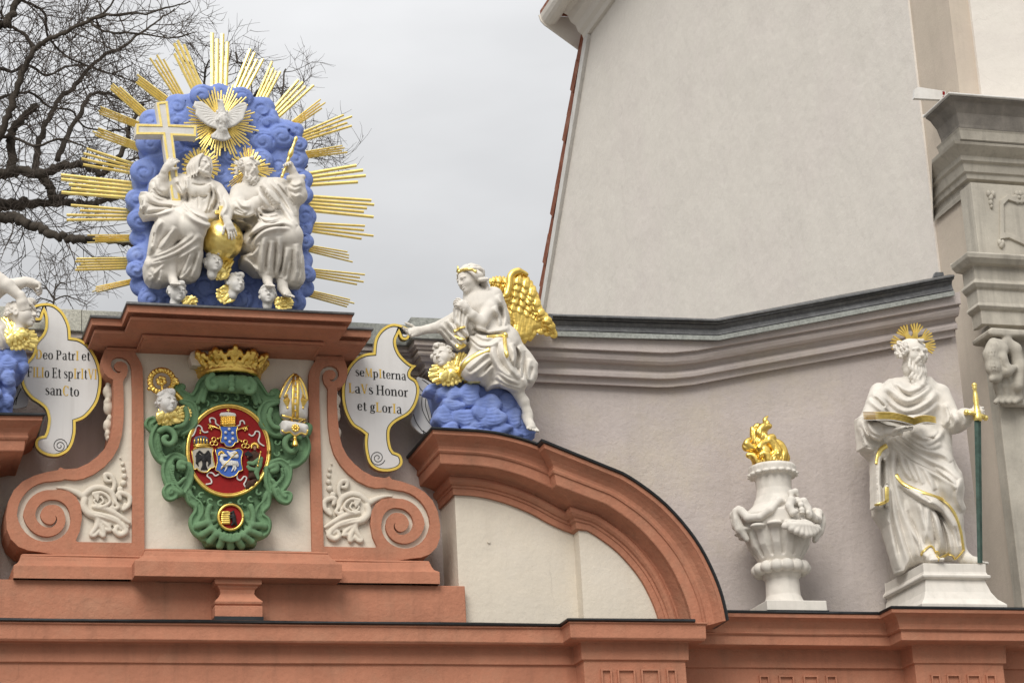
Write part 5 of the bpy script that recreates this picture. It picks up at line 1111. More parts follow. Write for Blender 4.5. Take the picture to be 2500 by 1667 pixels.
strokes(S, 'B', [
    (.022, (1225, 360), (1300, 440), (1400, 560), (1480, 680), (1540, 780)), (.018, (1280, 360), (1380, 450), (1470, 580), (1540, 700)), (.016, (1350, 360), (1440, 460), (1520, 600)), (.014, (1200, 430), (1240, 520), (1320, 640)),
    (.018, (1180, 650), (1230, 710), (1330, 720), (1440, 690)), (.015, (1200, 620), (1260, 670), (1350, 670), (1420, 640)), (.013, (1230, 600), (1290, 630), (1360, 620)),
    (.020, (1550, 770), (1420, 740), (1280, 760), (1150, 830), (1060, 920)), (.016, (1500, 790), (1380, 790), (1260, 820), (1180, 900), (1160, 1000)), (.015, (1220, 900), (1180, 1000), (1100, 1060)), (.014, (1140, 860), (1090, 950)),
    (.017, (1260, 860), (1240, 1010), (1240, 1190)), (.017, (1390, 860), (1400, 1020), (1370, 1220)), (.017, (1460, 960), (1440, 1110), (1400, 1240)), (.017, (1540, 930), (1560, 1100), (1530, 1280)), (.015, (1330, 900), (1310, 1080), (1310, 1210)), (.014, (1590, 1020), (1590, 1180), (1570, 1290)), (.014, (1480, 1080), (1470, 1200), (1450, 1260)), (.014, (1050, 1060), (1130, 1100), (1200, 1180)),
    (.015, (990, 560), (1040, 640), (1120, 660)), (.014, (1020, 520), (1060, 590), (1140, 600)), (.015, (980, 650), (1080, 690), (1180, 660)), (.014, (1000, 720), (1080, 740), (1160, 780)), (.014, (1470, 420), (1530, 450), (1590, 420)), (.013, (1490, 390), (1540, 410), (1595, 380)), (.014, (1480, 470), (1540, 510), (1580, 480))],
    [(.013, (1250, 370), (1340, 460), (1440, 590), (1520, 720)), (.014, (1225, 420), (1260, 500), (1330, 600), (1400, 670)), (.014, (1450, 430), (1480, 520), (1540, 600)), (.013, (1010, 690), (1100, 700), (1180, 670)), (.012, (1190, 620), (1200, 690), (1240, 740)), (.012, (1380, 400), (1470, 520), (1540, 640)), (.013, (1200, 690), (1300, 750), (1430, 720)), (.011, (1240, 650), (1320, 650), (1400, 620)), (.013, (1450, 765), (1300, 780), (1180, 850), (1120, 940)), (.013, (1300, 920), (1275, 1070), (1275, 1190)), (.013, (1425, 920), (1420, 1080), (1390, 1220)), (.013, (1510, 980), (1500, 1130), (1470, 1270)), (.012, (1360, 920), (1350, 1100), (1340, 1220)), (.012, (1210, 940), (1140, 1030)), (.012, (1000, 610), (1080, 660)), (.010, (1000, 690), (1100, 710)), (.010, (1560, 1000), (1560, 1180))])
S.noise(.0009, 90, 2)
S.build('body', M_WHITE, st)
sc = thing('sceptre', 'slim gold turned sceptre in the raised hand of the bald figure', 'sceptre', B(1415, 335, .60))
P0_, P1_ = B(1412, 345, .605), B(1548, -25, .625); tt = [0, .03, .06, .09, .12, .2, .40, .44, .48, .52, .58, .66, .74, .78, .82, .9, .94, .97, 1.]
MB().tube([P0_ + (P1_ - P0_) * t for t in tt], [.006, .014, .012, .008, .014, .010, .010, .016, .010, .018, .022, .018, .010, .014, .010, .013, .017, .012, .003], 12).build('shaft', M_GOLD, sc, smooth=True)

# ---- four winged cherub heads
def cherub(label, v, c, d, s, R, wings, seed, m=M_COOLWHITE, neck=.42, h=.0045, px=None, neckdir=None):
    p = UV(v, *c, d); t = thing('cherub_head', label, 'cherub head', p - np.array([0, 0, s * .6]))
    S = Sculpt(p - s * 1.0, p + s * 1.0, h); head(S, p, s, R, 'curly', 0, neck, True, .19, seed, neckdir); S.build('head', m, t)
    for q in wings: leaf_wing(t, v, *q)
    return t
def leaf_wing(par, v, root, tip, wd, d, d1, n=7, curve=0., name='wing', m=None):
    """small gilt wing: overlapping feather leaves fanned from the root"""
    S = Sculpt(np.minimum(UV(v, *root, d), UV(v, *tip, d1)) - .13, np.maximum(UV(v, *root, d), UV(v, *tip, d1)) + .13, .004)
    r, t = np.array(root, float), np.array(tip, float); ax = t - r; L_ = np.linalg.norm(ax); ax /= L_; nn = np.array([-ax[1], ax[0]]); u = VIEWS[v][2] / 303
    cuts = []
    for row, (f0, f1, k, dz) in enumerate(((.20, 1.0, n - 1, 0.), (.08, .62, n - 2, .014), (.0, .36, n - 3, .024))):
        for i in range(k):
            g = i / max(k - 1, 1) - .5; a = r + ax * L_ * f0 + nn * wd * g * .45; b = r + ax * L_ * f1 * (1 - .35 * (abs(g) * 1.6) ** 2) + nn * (wd * g * 1.05 + curve * L_ * f1 * f1)
            m_ = a * .45 + b * .55 + nn * (wd * g * .06); P = [UV(v, *q, d + (d1 - d) * e + dz + .006 * (i % 2) + .008 * e) for q, e in ((a, f0), (m_, (f0 + f1) / 2), (b, f1))]
            w_ = wd * u / k * .92; S.chain(P, [w_ * .75, w_ * 1.05, w_ * .78], .0015, 1, .38); cuts.append(([V1(v, *a), V1(v, *m_), V1(v, *b)], .004, 1.6))
    S.relief([], cuts)
    return S.build(name, m or M_GOLD, par)
cherub('white curly cherub head just below the gold globe, one gold wing raised beside it', 'B', (806, 1112), .60, .172, rot(14, 10, 6), [((850, 1225), (985, 1030), 110, .54, .52, 7, -.12), ((900, 1180), (800, 1225), 70, .55, .55, 5, 0)], 1)
cherub('white cherub head at centre bottom of the cloud, tilted, resting on a gold wing', 'B', (1002, 1298), .54, .170, rot(28, 8, 14), [((965, 1360), (850, 1420), 125, .50, .54, 7, .05)], 2)
cherub('white cherub head under the foot of the cross-bearing figure, small gold wing below', 'B', (484, 1372), .58, .165, rot(18, 4, 10), [((545, 1462), (652, 1412), 80, .56, .56, 6, .1)], 3)
cherub('white cherub head under the foot of the bald figure, gold wing to its right', 'B', (1288, 1396), .60, .160, rot(-4, 10, 2), [((1365, 1475), (1505, 1425), 95, .58, .58, 7, .12)], 4)

# ================================================================== coat of arms in the gable panel
def C(x, y, d): return UV('C', x, y, d)
def ellp(c, rx, ry, n=48, tilt=0.): 
    return [(c[0] + rx * math.cos(a) * math.cos(tilt) - ry * math.sin(a) * math.sin(tilt), c[1] + rx * math.cos(a) * math.sin(tilt) + ry * math.sin(a) * math.cos(tilt)) for a in np.linspace(0, 2 * math.pi, n, endpoint=False)]
def chainv(S, v, pts, r, d, k=.01, n=4, taper=False, op=1, chan=None):
    chan = (np.max(r) >= .028) if chan is None else chan
    """smooth chain through view points at one depth (or (x, y, d) points); r in metres"""
    q = spl([(p[0], p[1], p[2] if len(p) > 2 else d) for p in pts], n); P = [UV(v, *a) for a in q]; t = np.linspace(0, 1, len(P))
    rr = r if not isinstance(r, (list, tuple)) else np.interp(t, np.linspace(0, 1, len(r)), r)
    rr = rr * np.ones(len(P)); rr = rr * (1 - .6 * t) if taper else rr
    S.chain(P, rr, k, op, .8 if chan else 1.)
    if chan:
        e = np.clip(np.minimum(t, 1 - t) * 6, .2, 1); Q = np.array(P); Q[:, 1] -= rr * .88; S.chain(Q, rr * .52 * e, .006, -1)
ca = thing('coat_of_arms', 'green scrollwork cartouche with gold-rimmed crimson oval of small shields, keys and ribbons', 'coat of arms', C(680, 1500, .05))
OC = (655, 784); OT = .05
S = Sculpt.px(345, 895, 770, 1350, -.01, .36, .0062)
base = [(470, 250), (540, 215), (680, 205), (820, 235), (870, 270), (900, 350), (960, 400), (1010, 430), (1050, 500), (1090, 570), (1225, 610), (1240, 640), (1195, 700), (1205, 760), (1180, 850), (1105, 905), (1095, 980), (1060, 1060), (1105, 1110), (1098, 1155), (1040, 1168), (1000, 1125), (950, 1135), (930, 1200), (885, 1255), (940, 1300), (938, 1370), (875, 1410), (860, 1480), (800, 1502), (680, 1506), (560, 1500), (490, 1490), (468, 1440), (402, 1375), (397, 1300), (430, 1240), (390, 1200), (365, 1160), (330, 1110), (260, 1138), (200, 1125), (192, 1075), (240, 1045), (205, 980), (192, 890), (118, 760), (110, 680), (60, 600), (58, 550), (100, 525), (180, 580), (290, 560), (320, 450), (390, 400), (430, 330)]
S.slab(XZ(V('C', base), .06), -.085, -.0, .03, .01)
S.slab(XZ(V('C', [(430, 1240), (900, 1240), (940, 1310), (930, 1375), (870, 1415), (855, 1490), (680, 1506), (490, 1492), (465, 1440), (402, 1370), (400, 1300)]), .10), -.15, -.0, .05, .02)
S.slab(XZ(V('C', ellp(OC, 345, 375)), .08), -.115, -.0, .04, .02)
# top roll with its two volutes
S.chain([C(550, 290, .17), C(800, 312, .17)], .062, .01)
for x in (600, 640, 720, 760): S.chain([C(x, 290, .175), C(x + 1, 291, .175)], .066, .004)
for y in (235, 262, 292, 325): S.ell(C(680, y + 10, .245), (.026, .02, .022), .006)
for cx_, cy_, sg in ((548, 288, -1), (803, 318, 1)): chainv(S, 'C', [(cx_ + sg * 10, cy_ - 62), (cx_ + sg * 45, cy_ - 20), (cx_ + sg * 30, cy_ + 32), (cx_ - sg * 8, cy_ + 35), (cx_ - sg * 20, cy_ + 5), (cx_, cy_ - 8)], [.022, .02, .014], .22, .006)
chainv(S, 'C', [(520, 245), (470, 290), (440, 360), (395, 405), (345, 385), (290, 350), (292, 320), (320, 315)], [.035, .045, .04, .032, .03, .022], .11, .01)
chainv(S, 'C', [(850, 265), (885, 340), (920, 395), (970, 405), (1010, 385), (1005, 355), (980, 360)], [.035, .045, .04, .03, .022], .11, .01)
for q in ([(470, 330), (450, 380), (430, 430)], [(500, 320), (480, 380), (470, 420)], [(850, 330), (870, 390), (890, 430)], [(820, 340), (840, 390), (860, 440)]): chainv(S, 'C', q, .016, .15, .006)
# left side scrolls
chainv(S, 'C', [(310, 425), (375, 445), (400, 520), (380, 590), (310, 640), (240, 640)], [.02, .035, .042, .042, .03], .13, .012)
chainv(S, 'C', [(340, 470), (355, 530), (330, 590), (270, 610)], .018, .175, .006)
chainv(S, 'C', [(285, 625), (230, 600), (160, 612), (120, 680), (122, 760), (160, 840), (230, 880)], [.036, .04, .04, .045, .04, .03], .14, .012)
chainv(S, 'C', [(150, 640), (200, 620), (250, 650), (262, 700), (230, 735), (190, 725), (180, 690), (205, 680)], [.022, .022, .02, .016], .20, .006)
chainv(S, 'C', [(110, 560), (80, 570), (70, 600), (110, 640)], .03, .08, .01)
chainv(S, 'C', [(330, 850), (260, 822), (212, 870), (198, 950), (230, 1040), (300, 1090), (345, 1040), (370, 960), (360, 890)], [.028, .03, .036, .036, .034, .034, .03], .14, .01)
chainv(S, 'C', [(335, 880), (300, 870), (295, 905), (325, 910)], .020, .19, .006)
chainv(S, 'C', [(250, 900), (245, 970), (280, 1030), (330, 990)], .014, .165, .005)
chainv(S, 'C', [(300, 1090), (235, 1050), (200, 1080), (215, 1125), (255, 1115), (250, 1085)], [.03, .032, .03, .024], .17, .008)
chainv(S, 'C', [(350, 1080), (380, 1150), (430, 1185), (440, 1240), (405, 1300), (420, 1370), (480, 1430)], [.03, .035, .035, .04, .04, .03], .13, .012)
# right side scrolls
chainv(S, 'C', [(1020, 425), (940, 445), (905, 520), (930, 600), (1000, 650), (1070, 655)], [.02, .035, .042, .042, .03], .13, .012)
chainv(S, 'C', [(970, 480), (955, 540), (985, 600), (1040, 620)], .018, .175, .006)
chainv(S, 'C', [(1045, 660), (1100, 640), (1170, 665), (1215, 730), (1205, 810), (1150, 870), (1080, 895)], [.036, .04, .045, .045, .04, .03], .14, .012)
chainv(S, 'C', [(1180, 690), (1130, 665), (1080, 700), (1075, 750), (1110, 790), (1150, 780), (1160, 745), (1130, 735)], [.022, .022, .02, .016], .20, .006)
chainv(S, 'C', [(1225, 600), (1250, 615), (1235, 660)], .026, .08, .01)
chainv(S, 'C', [(975, 880), (1040, 868), (1090, 920), (1085, 990), (1040, 1060), (980, 1080), (950, 1000), (945, 920)], [.028, .03, .036, .036, .034, .032], .14, .01)
chainv(S, 'C', [(965, 905), (1005, 890), (1010, 925), (980, 935)], .020, .19, .006)
chainv(S, 'C', [(1050, 920), (1050, 980), (1010, 1030), (980, 1000)], .014, .165, .005)
chainv(S, 'C', [(1000, 1060), (1040, 1130), (1085, 1150), (1100, 1110), (1065, 1100)], [.03, .034, .03, .022], .17, .008)
chainv(S, 'C', [(945, 1110), (930, 1180), (890, 1220), (880, 1270), (930, 1310), (920, 1380), (860, 1420)], [.03, .035, .035, .04, .04, .03], .13, .012)
# foot: fan of broken shells below the small medallion
for i in range(9):
    a = R_(200 + i * 17.5); c = np.array([672, 1262]); u = np.array([math.cos(a), -math.sin(a)])
    p0, p1, p2 = c + u * 125, c + u * 175 + np.array([-u[1], u[0]]) * 8, c + u * np.array([262, 232])
    S.chain([C(*p0, .15), C(*p1, .19), C(*p2, .15)], [.016, .026, .030], .006)
chainv(S, 'C', [(520, 1190), (500, 1270), (540, 1360), (610, 1410)], .02, .19, .008); chainv(S, 'C', [(820, 1190), (840, 1270), (810, 1360), (740, 1410)], .02, .19, .008)
for k in range(7): chainv(S, 'C', [(600 + k * 25, 1395 + 12 * (3 - abs(k - 3)) / 3), (620 + k * 18, 1440 + 10 * (3 - abs(k - 3)) / 3)], .014, .2, .004)
# pierced C-scroll border round the oval
for i in range(30):
    a = 2 * math.pi * i / 30 + .05; rx, ry = 364, 396; c = (OC[0] + rx * math.cos(a), OC[1] + ry * math.sin(a)); ta = math.atan2(ry * math.cos(a), -rx * math.sin(a)); sg = 1 if i % 2 else -1
    q = [(c[0] + 26 * math.cos(ta + sg * u) * (1 - .12 * j), c[1] + 26 * math.sin(ta + sg * u) * (1 - .12 * j)) for j, u in enumerate(np.linspace(-1.6, 2.4, 6))]
    chainv(S, 'C', q, .0085, .128, .003, 2)
for i in range(40):
    a = 2 * math.pi * i / 40; S.ell(C(OC[0] + 392 * math.cos(a), OC[1] + 425 * math.sin(a), .10), (.014, .02, .014), .004)
for q in ([(480, 260), (452, 330), (405, 385)], [(870, 285), (900, 350), (940, 390)], [(135, 690), (140, 770), (190, 850)], [(1195, 730), (1180, 820), (1120, 870)], [(215, 900), (225, 1000), (290, 1070)], [(1075, 930), (1065, 1010), (1000, 1060)], [(330, 640), (290, 670), (300, 760)], [(390, 1130), (440, 1180), (420, 1290)], [(930, 1150), (890, 1210), (915, 1300)]):
    S.groove(V('C', q), .009, .008, n=3)
for k in range(9):
    for x, y, dx, dy in ((225 + k * 3, 900 + k * 17, 22, 6), (1075 - k * 4, 905 + k * 16, -22, 8), (150 + k * 8, 760 + k * 12, 20, -10), (1190 - k * 10, 790 + k * 10, -18, -12)): S.groove(V('C', [(x, y), (x + dx, y + dy)]), .004, .004, n=1, taper=False)
S.noise(.0008, 80, 9)
S.build('cartouche', M_GREEN, ca)
FD = .132
ov = plate('oval_field', [XZ(V('C', ellp(OC, 300, 330, 64)), FD)], FD, .06, M_CRIM, ca)
def rim(v, c, rx, ry, d, r, name, m, par):
    P = [UV(v, *q, d) for q in ellp(c, rx, ry, 72)]; P += P[:2]
    return MB().tube(P, r, 10, False, 1.2).build(name, m, par, smooth=True)
rim('C', OC, 303, 333, FD + .006, .0145, 'gold_rim', M_GOLD2, ca); rim('C', OC, 289, 318, FD + .005, .005, 'inner_rim', M_GOLD2, ca)
md = plate('medallion_field', [XZ(V('C', ellp((672, 1273), 86, 86, 40)), .185)], .185, .10, M_CRIM, ca)
rim('C', (672, 1273), 90, 92, .19, .012, 'gold_rim', M_GOLD2, md)
q = Sculpt(C(672, 1273, .2) - .08, C(672, 1273, .2) + .08, .0035)
for z in range(6): q.chain([C(612 + (2 - abs(z - 2.5)) * -2, 1240 + z * 15, .195), C(662, 1240 + z * 15, .195)], .010, .003)
q.chain([C(622, 1238, .195), C(652, 1236, .195)], .012, .004); q.build('beehive', M_GOLD2, md)
q = Sculpt(C(672, 1273, .2) - .08, C(672, 1273, .2) + .08, .0035)
q.chain([C(700, 1310, .195), C(695, 1270, .195), C(692, 1245, .195)], [.017, .016, .012], .006); q.chain([C(690, 1235, .198), C(672, 1240, .198)], [.011, .006], .004); q.ell(C(696, 1226, .198), .005, .002)
q.chain([C(688, 1258, .20), C(660, 1262, .2)], [.008, .006], .004); q.chain([C(690, 1275, .20), C(664, 1278, .2)], [.008, .006], .004); q.chain([C(700, 1310, .197), C(680, 1330, .197)], [.011, .008], .004); q.chain([C(706, 1312, .197), C(716, 1332, .197)], [.011, .008], .004); q.build('bear', M_BLACK, md)
def P_(x, y, d): return UV('P', x, y, d)
def small_shield(name, pts, m, label=None):
    xz = XZ(V('P', smooth_poly(pts, 2)), FD + .02); o = plate(name, [xz], FD + .02, FD - .01, m, ca, bevel=.003)
    W = [np.array((a, -(FD + .021), b)) for a, b in xz]; W += W[:2]
    MB().tube(W, .0042, 6, False).build('gold_edge', M_GOLD2, o, smooth=True)
    if label: o['label'] = label
    return o
SD = FD + .02
for nm, pts, rad in (('key', [(485, 412), (690, 490), (900, 610), (1000, 672)], .0058), ('key', [(1108, 432), (930, 500), (740, 590), (640, 632)], .0058)):
    mb = MB(); mb.tube([P_(x, y, FD + .012) for x, y in pts], rad, 8)
    e = pts[0]; sg = 1 if e[0] > 700 else -1
    for dx, dy in ((-sg * 22, 55), (-sg * 55, 72), (-sg * 80, 45)): mb.tube([P_(e[0] - sg * 25 + dx * .3, e[1] + 20, FD + .012), P_(e[0] + dx * .9, e[1] + dy, FD + .012)], .0055, 6); mb.ball(P_(e[0] + dx, e[1] + dy + 5, FD + .012), .007, 8, 6)
    t = pts[-1]; tc = (t[0] - sg * 62, t[1] + 42)
    for dx, dy in ((-28, 30), (30, 32), (0, -34)):
        mb.tube([P_(tc[0] + dx + 30 * math.cos(a), tc[1] + dy + 30 * math.sin(a), FD + .012) for a in np.linspace(0, 6.5, 15)], .0045, 6, False)
    mb.ball(P_(t[0], t[1], FD + .014), .010, 8, 6)
    mb.build(nm, M_GOLD2, ca, smooth=True)
for rb_ in ([(210, 605), (260, 580), (290, 520), (310, 450), (350, 430), (390, 460), (400, 510), (440, 535), (490, 525)], [(525, 390), (515, 330), (555, 315), (600, 340), (610, 400), (660, 435)], [(930, 440), (975, 420), (985, 365), (1030, 360), (1050, 410)], [(1110, 560), (1160, 590), (1200, 560), (1220, 520), (1270, 530), (1280, 590), (1260, 660), (1290, 710), (1350, 745)], [(660, 1170), (600, 1200), (560, 1160), (500, 1150), (475, 1200), (530, 1250), (540, 1310), (455, 1330)], [(935, 1170), (935, 1240), (990, 1265), (1040, 1210), (1080, 1230), (1060, 1290), (1040, 1330), (1080, 1390)]):
    mb = MB(); mb.tube([P_(x, y, FD + .006) for x, y in spl(rb_, 4)], .0062, 6, True, .8); mb.build('ribbon', M_COOLWHITE, ca, smooth=True)
# tiara over the upper shield
q = Sculpt(P_(795, 340, FD) - .09, P_(795, 340, FD) + .09, .003); q.slab(XZ(V('P', [(672, 290), (665, 255), (690, 232), (800, 224), (900, 240), (920, 265), (915, 300)]), SD), -SD - .012, -FD, .012, .004); tia = q.build('tiara', M_COOLWHITE, ca)
q = Sculpt(P_(795, 340, FD) - .09, P_(795, 340, FD) + .09, .003)
for k, y in enumerate((300, 335, 370, 405)):
    for j in range(7): q.ell(P_(690 + j * 34 - k * 0, y + 5 * math.sin(j), SD + .004), (.0085, .012, .008), .003)
q.slab(XZ(V('P', [(672, 285), (915, 290), (905, 430), (700, 430)]), SD), -SD - .004, -FD, .004, .002); q.chain([P_(800, 225, SD), P_(800, 178, SD)], .004, .002); q.chain([P_(780, 195, SD), P_(822, 195, SD)], .004, .002)
q.build('bands', M_GOLD2, tia)
us = small_shield('shield', [(665, 440), (800, 446), (942, 440), (925, 500), (928, 580), (950, 680), (905, 690), (875, 740), (820, 757), (760, 740), (730, 692), (680, 690), (692, 600), (695, 520)], M_SBLUE, 'blue shield with six silver balls')
for x, y in ((812, 485), (757, 537), (865, 545), (755, 625), (868, 630), (820, 678)): MB().ball(P_(x, y, SD + .006), .0115, 14, 10).build('ball', M_COOLWHITE, us, smooth=True)
es = small_shield('shield', [(240, 820), (310, 780), (400, 762), (560, 772), (556, 850), (570, 960), (592, 1058), (540, 1080), (510, 1102), (470, 1142), (400, 1142), (340, 1112), (320, 1085), (270, 1102), (265, 980)], M_STONE, 'grey shield with black double-headed eagle')
q = Sculpt(P_(420, 950, SD) - .11, P_(420, 950, SD) + .11, .0034)
def dP(pts, r, d=SD + .003, k=.004): q.chain([P_(x, y, d) for x, y in pts], r, k, 1, .6)
dP([(425, 880), (428, 960), (430, 1040)], [.012, .017, .012]); dP([(425, 890), (390, 850), (360, 825), (320, 850)], [.009, .008, .008, .004]); dP([(430, 890), (470, 850), (490, 825), (520, 850)], [.009, .008, .008, .004])
for k in range(5): dP([(405, 920), (330 - k * 4, 860 + k * 34), (300 + k * 10, 900 + k * 36)], [.010, .008, .005]); dP([(450, 920), (510 + k * 2, 860 + k * 34), (530 - k * 10, 900 + k * 36)], [.010, .008, .005])
for x in (385, 410, 430, 455, 475): dP([(430, 1020), (x, 1100)], [.010, .006])
q.build('eagle', M_BLACK, es)
cr = MB(); 
for x0, x1 in ((270, 300), (335, 345), (378, 380), (425, 415), (480, 455)): cr.tube([P_(x0 + 8, 600 + abs(378 - x0) * .35, SD), P_((x0 + x1) / 2, 650, SD + .008), P_(x1 + (x1 - 378) * .3, 710, SD + .004)], .0062, 6)
cr.tube([P_(265, 742, SD), P_(330, 725, SD + .01), P_(400, 718, SD + .012), P_(512, 722, SD)], .009, 6); cr.tube([P_(275, 762, SD), P_(330, 745, SD + .01), P_(400, 738, SD + .012), P_(512, 742, SD)], .006, 6); cr.ball(P_(370, 545, SD), .008, 8, 6); cr.tube([P_(370, 540, SD), P_(370, 490, SD)], .0035, 6)
crp = cr.build('imperial_crown', M_GOLD2, ca, smooth=True)
q = Sculpt(P_(385, 650, SD) - .08, P_(385, 650, SD) + .08, .0035); q.slab(XZ(V('P', [(258, 690), (265, 630), (300, 590), (380, 575), (460, 585), (505, 625), (508, 700), (400, 715), (290, 725)]), SD), -SD, -FD, .015, .004); q.build('cap', mat('grey_blue_paint', (.10, .12, .18), .7), crp)
ls = small_shield('shield', [(600, 800), (690, 765), (780, 790), (880, 800), (960, 775), (1020, 830), (1000, 920), (1000, 1020), (1020, 1110), (960, 1130), (920, 1190), (830, 1222), (760, 1212), (680, 1170), (650, 1130), (600, 1110), (630, 1000), (625, 900)], M_SBLUE, 'blue shield with white lamb carrying a flag')
q = Sculpt(P_(815, 970, SD) - .10, P_(815, 970, SD) + .10, .0032)
dP([(760, 1010), (840, 1000), (910, 1010)], [.022, .020, .020], SD + .006); dP([(735, 1010), (695, 960), (700, 905)], [.019, .014, .011], SD + .008); dP([(700, 890), (745, 885), (775, 892)], [.012, .010, .006], SD + .01)
for a in ([(745, 1050), (705, 1060), (690, 1090)], [(775, 1050), (765, 1090), (745, 1125)], [(880, 1050), (875, 1085), (850, 1125)], [(905, 1050), (915, 1085), (895, 1120)], [(935, 990), (950, 1030), (945, 1055)]): dP(a, [.008, .006, .005], SD + .006)
for k in range(16): q.ell(P_(770 + (k % 6) * 28, 980 + (k // 6) * 25, SD + .016), .006, .003)
dP([(790, 830), (830, 870), (860, 900), (930, 900), (945, 880)], [.008, .012, .014, .014, .006], SD + .004); dP([(850, 850), (900, 840), (930, 860)], [.010, .012, .008], SD + .004)
q.build('lamb', M_COOLWHITE, ls)
mb = MB(); mb.tube([P_(685, 1100, SD + .02), P_(830, 935, SD + .02), P_(945, 830, SD + .008)], .0036, 6); mb.tube([P_(915, 835, SD + .012), P_(960, 865, SD + .01)], .003, 6); mb.build('flag_staff', M_GOLD2, ls, smooth=True)
rayd = MB()
for k in range(9):
    a = math.pi * (k / 8 * 1.15 - .08); rayd.tube([P_(695 + 18 * math.cos(a), 870 - 18 * math.sin(a), SD + .002), P_(695 + 52 * math.cos(a), 870 - 52 * math.sin(a), SD + .002)], [.003, .006], 6)
rayd.build('lamb_halo', M_GOLD2, ls, smooth=True)
# small painted saint on the oval
sn = Sculpt(P_(1200, 1000, SD) - .19, P_(1200, 1000, SD) + .19, .004); q = sn
sn.slab(XZ(V('P', [(1140, 830), (1190, 805), (1240, 810), (1290, 860), (1300, 930), (1270, 1010), (1265, 1250), (1100, 1245), (1110, 1100), (1100, 960), (1110, 880)]), SD + .01), -SD - .02, -FD, .03, .01)
dP([(1130, 860), (1100, 920), (1120, 890)], [.014, .012, .01], SD + .02); dP([(1270, 870), (1290, 920), (1275, 890)], [.014, .012, .01], SD + .02); dP([(1205, 810), (1205, 775)], [.009, .012], SD + .012)
sa = sn.build('saint_figure', M_BROWN, ca)
q = Sculpt(P_(1200, 1000, SD) - .19, P_(1200, 1000, SD) + .19, .004); dP([(1110, 1000), (1180, 1010), (1270, 950), (1310, 930)], [.014, .016, .018, .012], SD + .028); dP([(1300, 940), (1270, 1040), (1230, 1150), (1260, 1240)], [.016, .022, .018, .012], SD + .024); dP([(1100, 1060), (1130, 1090), (1190, 1100)], [.014, .016, .014], SD + .026); q.build('robe', M_GREEN, sa)
q = Sculpt(P_(1200, 800, SD) - .08, P_(1200, 800, SD) + .08, .003); dP([(1205, 790), (1205, 765)], [.010, .012], SD + .02); dP([(1105, 880), (1098, 905)], [.009, .006], SD + .034); dP([(1285, 890), (1282, 868)], [.009, .006], SD + .034); q.build('face', M_SKIN, sa)
mb = MB()
for k in range(11): a = math.pi * (k / 10 * 1.2 - .1); mb.tube([P_(1205 + 25 * math.cos(a), 760 - 25 * math.sin(a), SD), P_(1205 + 66 * math.cos(a), 752 - 66 * math.sin(a), SD)], [.004, .0075], 6)
mb.build('halo', M_GOLD2, sa, smooth=True)
MB().prism(V('P', [(1050, 850), (1105, 810), (1180, 885), (1120, 900), (1065, 885)]), SD + .04, SD + .025).build('book', M_BLACK, sa)
mb = MB(); mb.tube([P_(1295, 820, SD + .04), P_(1270, 940, SD + .04), P_(1248, 1050, SD + .035)], .0042, 6); mb.ball(P_(1295, 835, SD + .04), .008, 8, 6); mb.ball(P_(1250, 1045, SD + .036), .010, 8, 6); mb.ball(P_(1262, 985, SD + .038), .007, 8, 6); mb.build('keys', M_GOLD2, sa, smooth=True)
q = Sculpt(P_(1150, 1310, SD) - .08, P_(1150, 1310, SD) + .08, .004); dP([(1090, 1370), (1120, 1310), (1180, 1290), (1220, 1270)], [.016, .02, .018, .012]); dP([(1100, 1340), (1170, 1320)], [.018, .016]); q.noise(.0012, 150, 1); q.build('rock', M_BROWN, sa)

# ---- coronet above the cartouche
cw = thing('coronet', 'gold open coronet with leaf points above the green cartouche', 'crown', C(660, 245, .1))
a0, a1 = C(447, 250, .0), C(872, 250, .0); cc = (a0 + a1) / 2; rb0 = np.linalg.norm(a1 - a0) / 2; zt_c = C(680, 32, rb0 + .06)[2]; hC = zt_c - cc[2]
S = Sculpt(cc - np.array([.36, .37, .06]), cc + np.array([.36, .05, hC + .05]), .0055)
def cp(t, r, h): a = math.pi * t; return cc + np.array([-math.cos(a) * r, -math.sin(a) * r * .95, h])
def fl_(h): return rb0 * (1 + .30 * (h / hC) ** 1.3)
T_ = np.linspace(-.03, 1.03, 40)
S.chain([cp(t, rb0 * 1.02, .004) for t in T_], .014, .004); S.chain([cp(t, rb0 * 1.06, .062) for t in T_], .011, .004)
for t in np.linspace(-.02, 1.02, 40): S.chain([cp(t, rb0, .0), cp(t, rb0 * 1.04, .065)], .013, .02)
for i in range(17): S.ell(cp(i / 16, rb0 * 1.06, .032), (.012, .012, .010) if i % 2 else (.020, .014, .008), .002)
for i in range(7):
    t = i / 6; top = hC * (1.0 if i % 2 else .90) * (1 if i in (3,) else .95)
    S.chain([cp(t, fl_(.06), .06), cp(t, fl_(.14), .14), cp(t, fl_(top * .8), top * .8), cp(t, fl_(top) + .02, top)], [.020, .026, .030, .020], .006)
    for sg in (-1, 1):
        S.chain([cp(t + sg * .005, fl_(.08), .07), cp(t + sg * .045, fl_(.13), .13), cp(t + sg * .062, fl_(top * .72), top * .72), cp(t + sg * .035, fl_(top * .85) + .015, top * .88), cp(t + sg * .015, fl_(top * .72) + .01, top * .72)], [.018, .018, .017, .016, .012], .004)
    S.ell(cp(t, fl_(top) + .02, top + .012), .020, .004)
for i in range(6):
    t = (i + .5) / 6; top = hC * .62
    S.chain([cp(t, fl_(.06), .06), cp(t, fl_(top), top)], [.020, .012], .006); S.ell(cp(t, fl_(top), top + .016), .019, .003)
for i in range(13):
    t = .02 + .96 * i / 12; P = [cp(t, fl_(h) + .022, h) for h in (.09, hC * .45, hC * .8)]; S.chain(P, .0045, .004, -1)
S.noise(.0007, 120, 2)
S.build('circlet', M_GOLD2, cw)

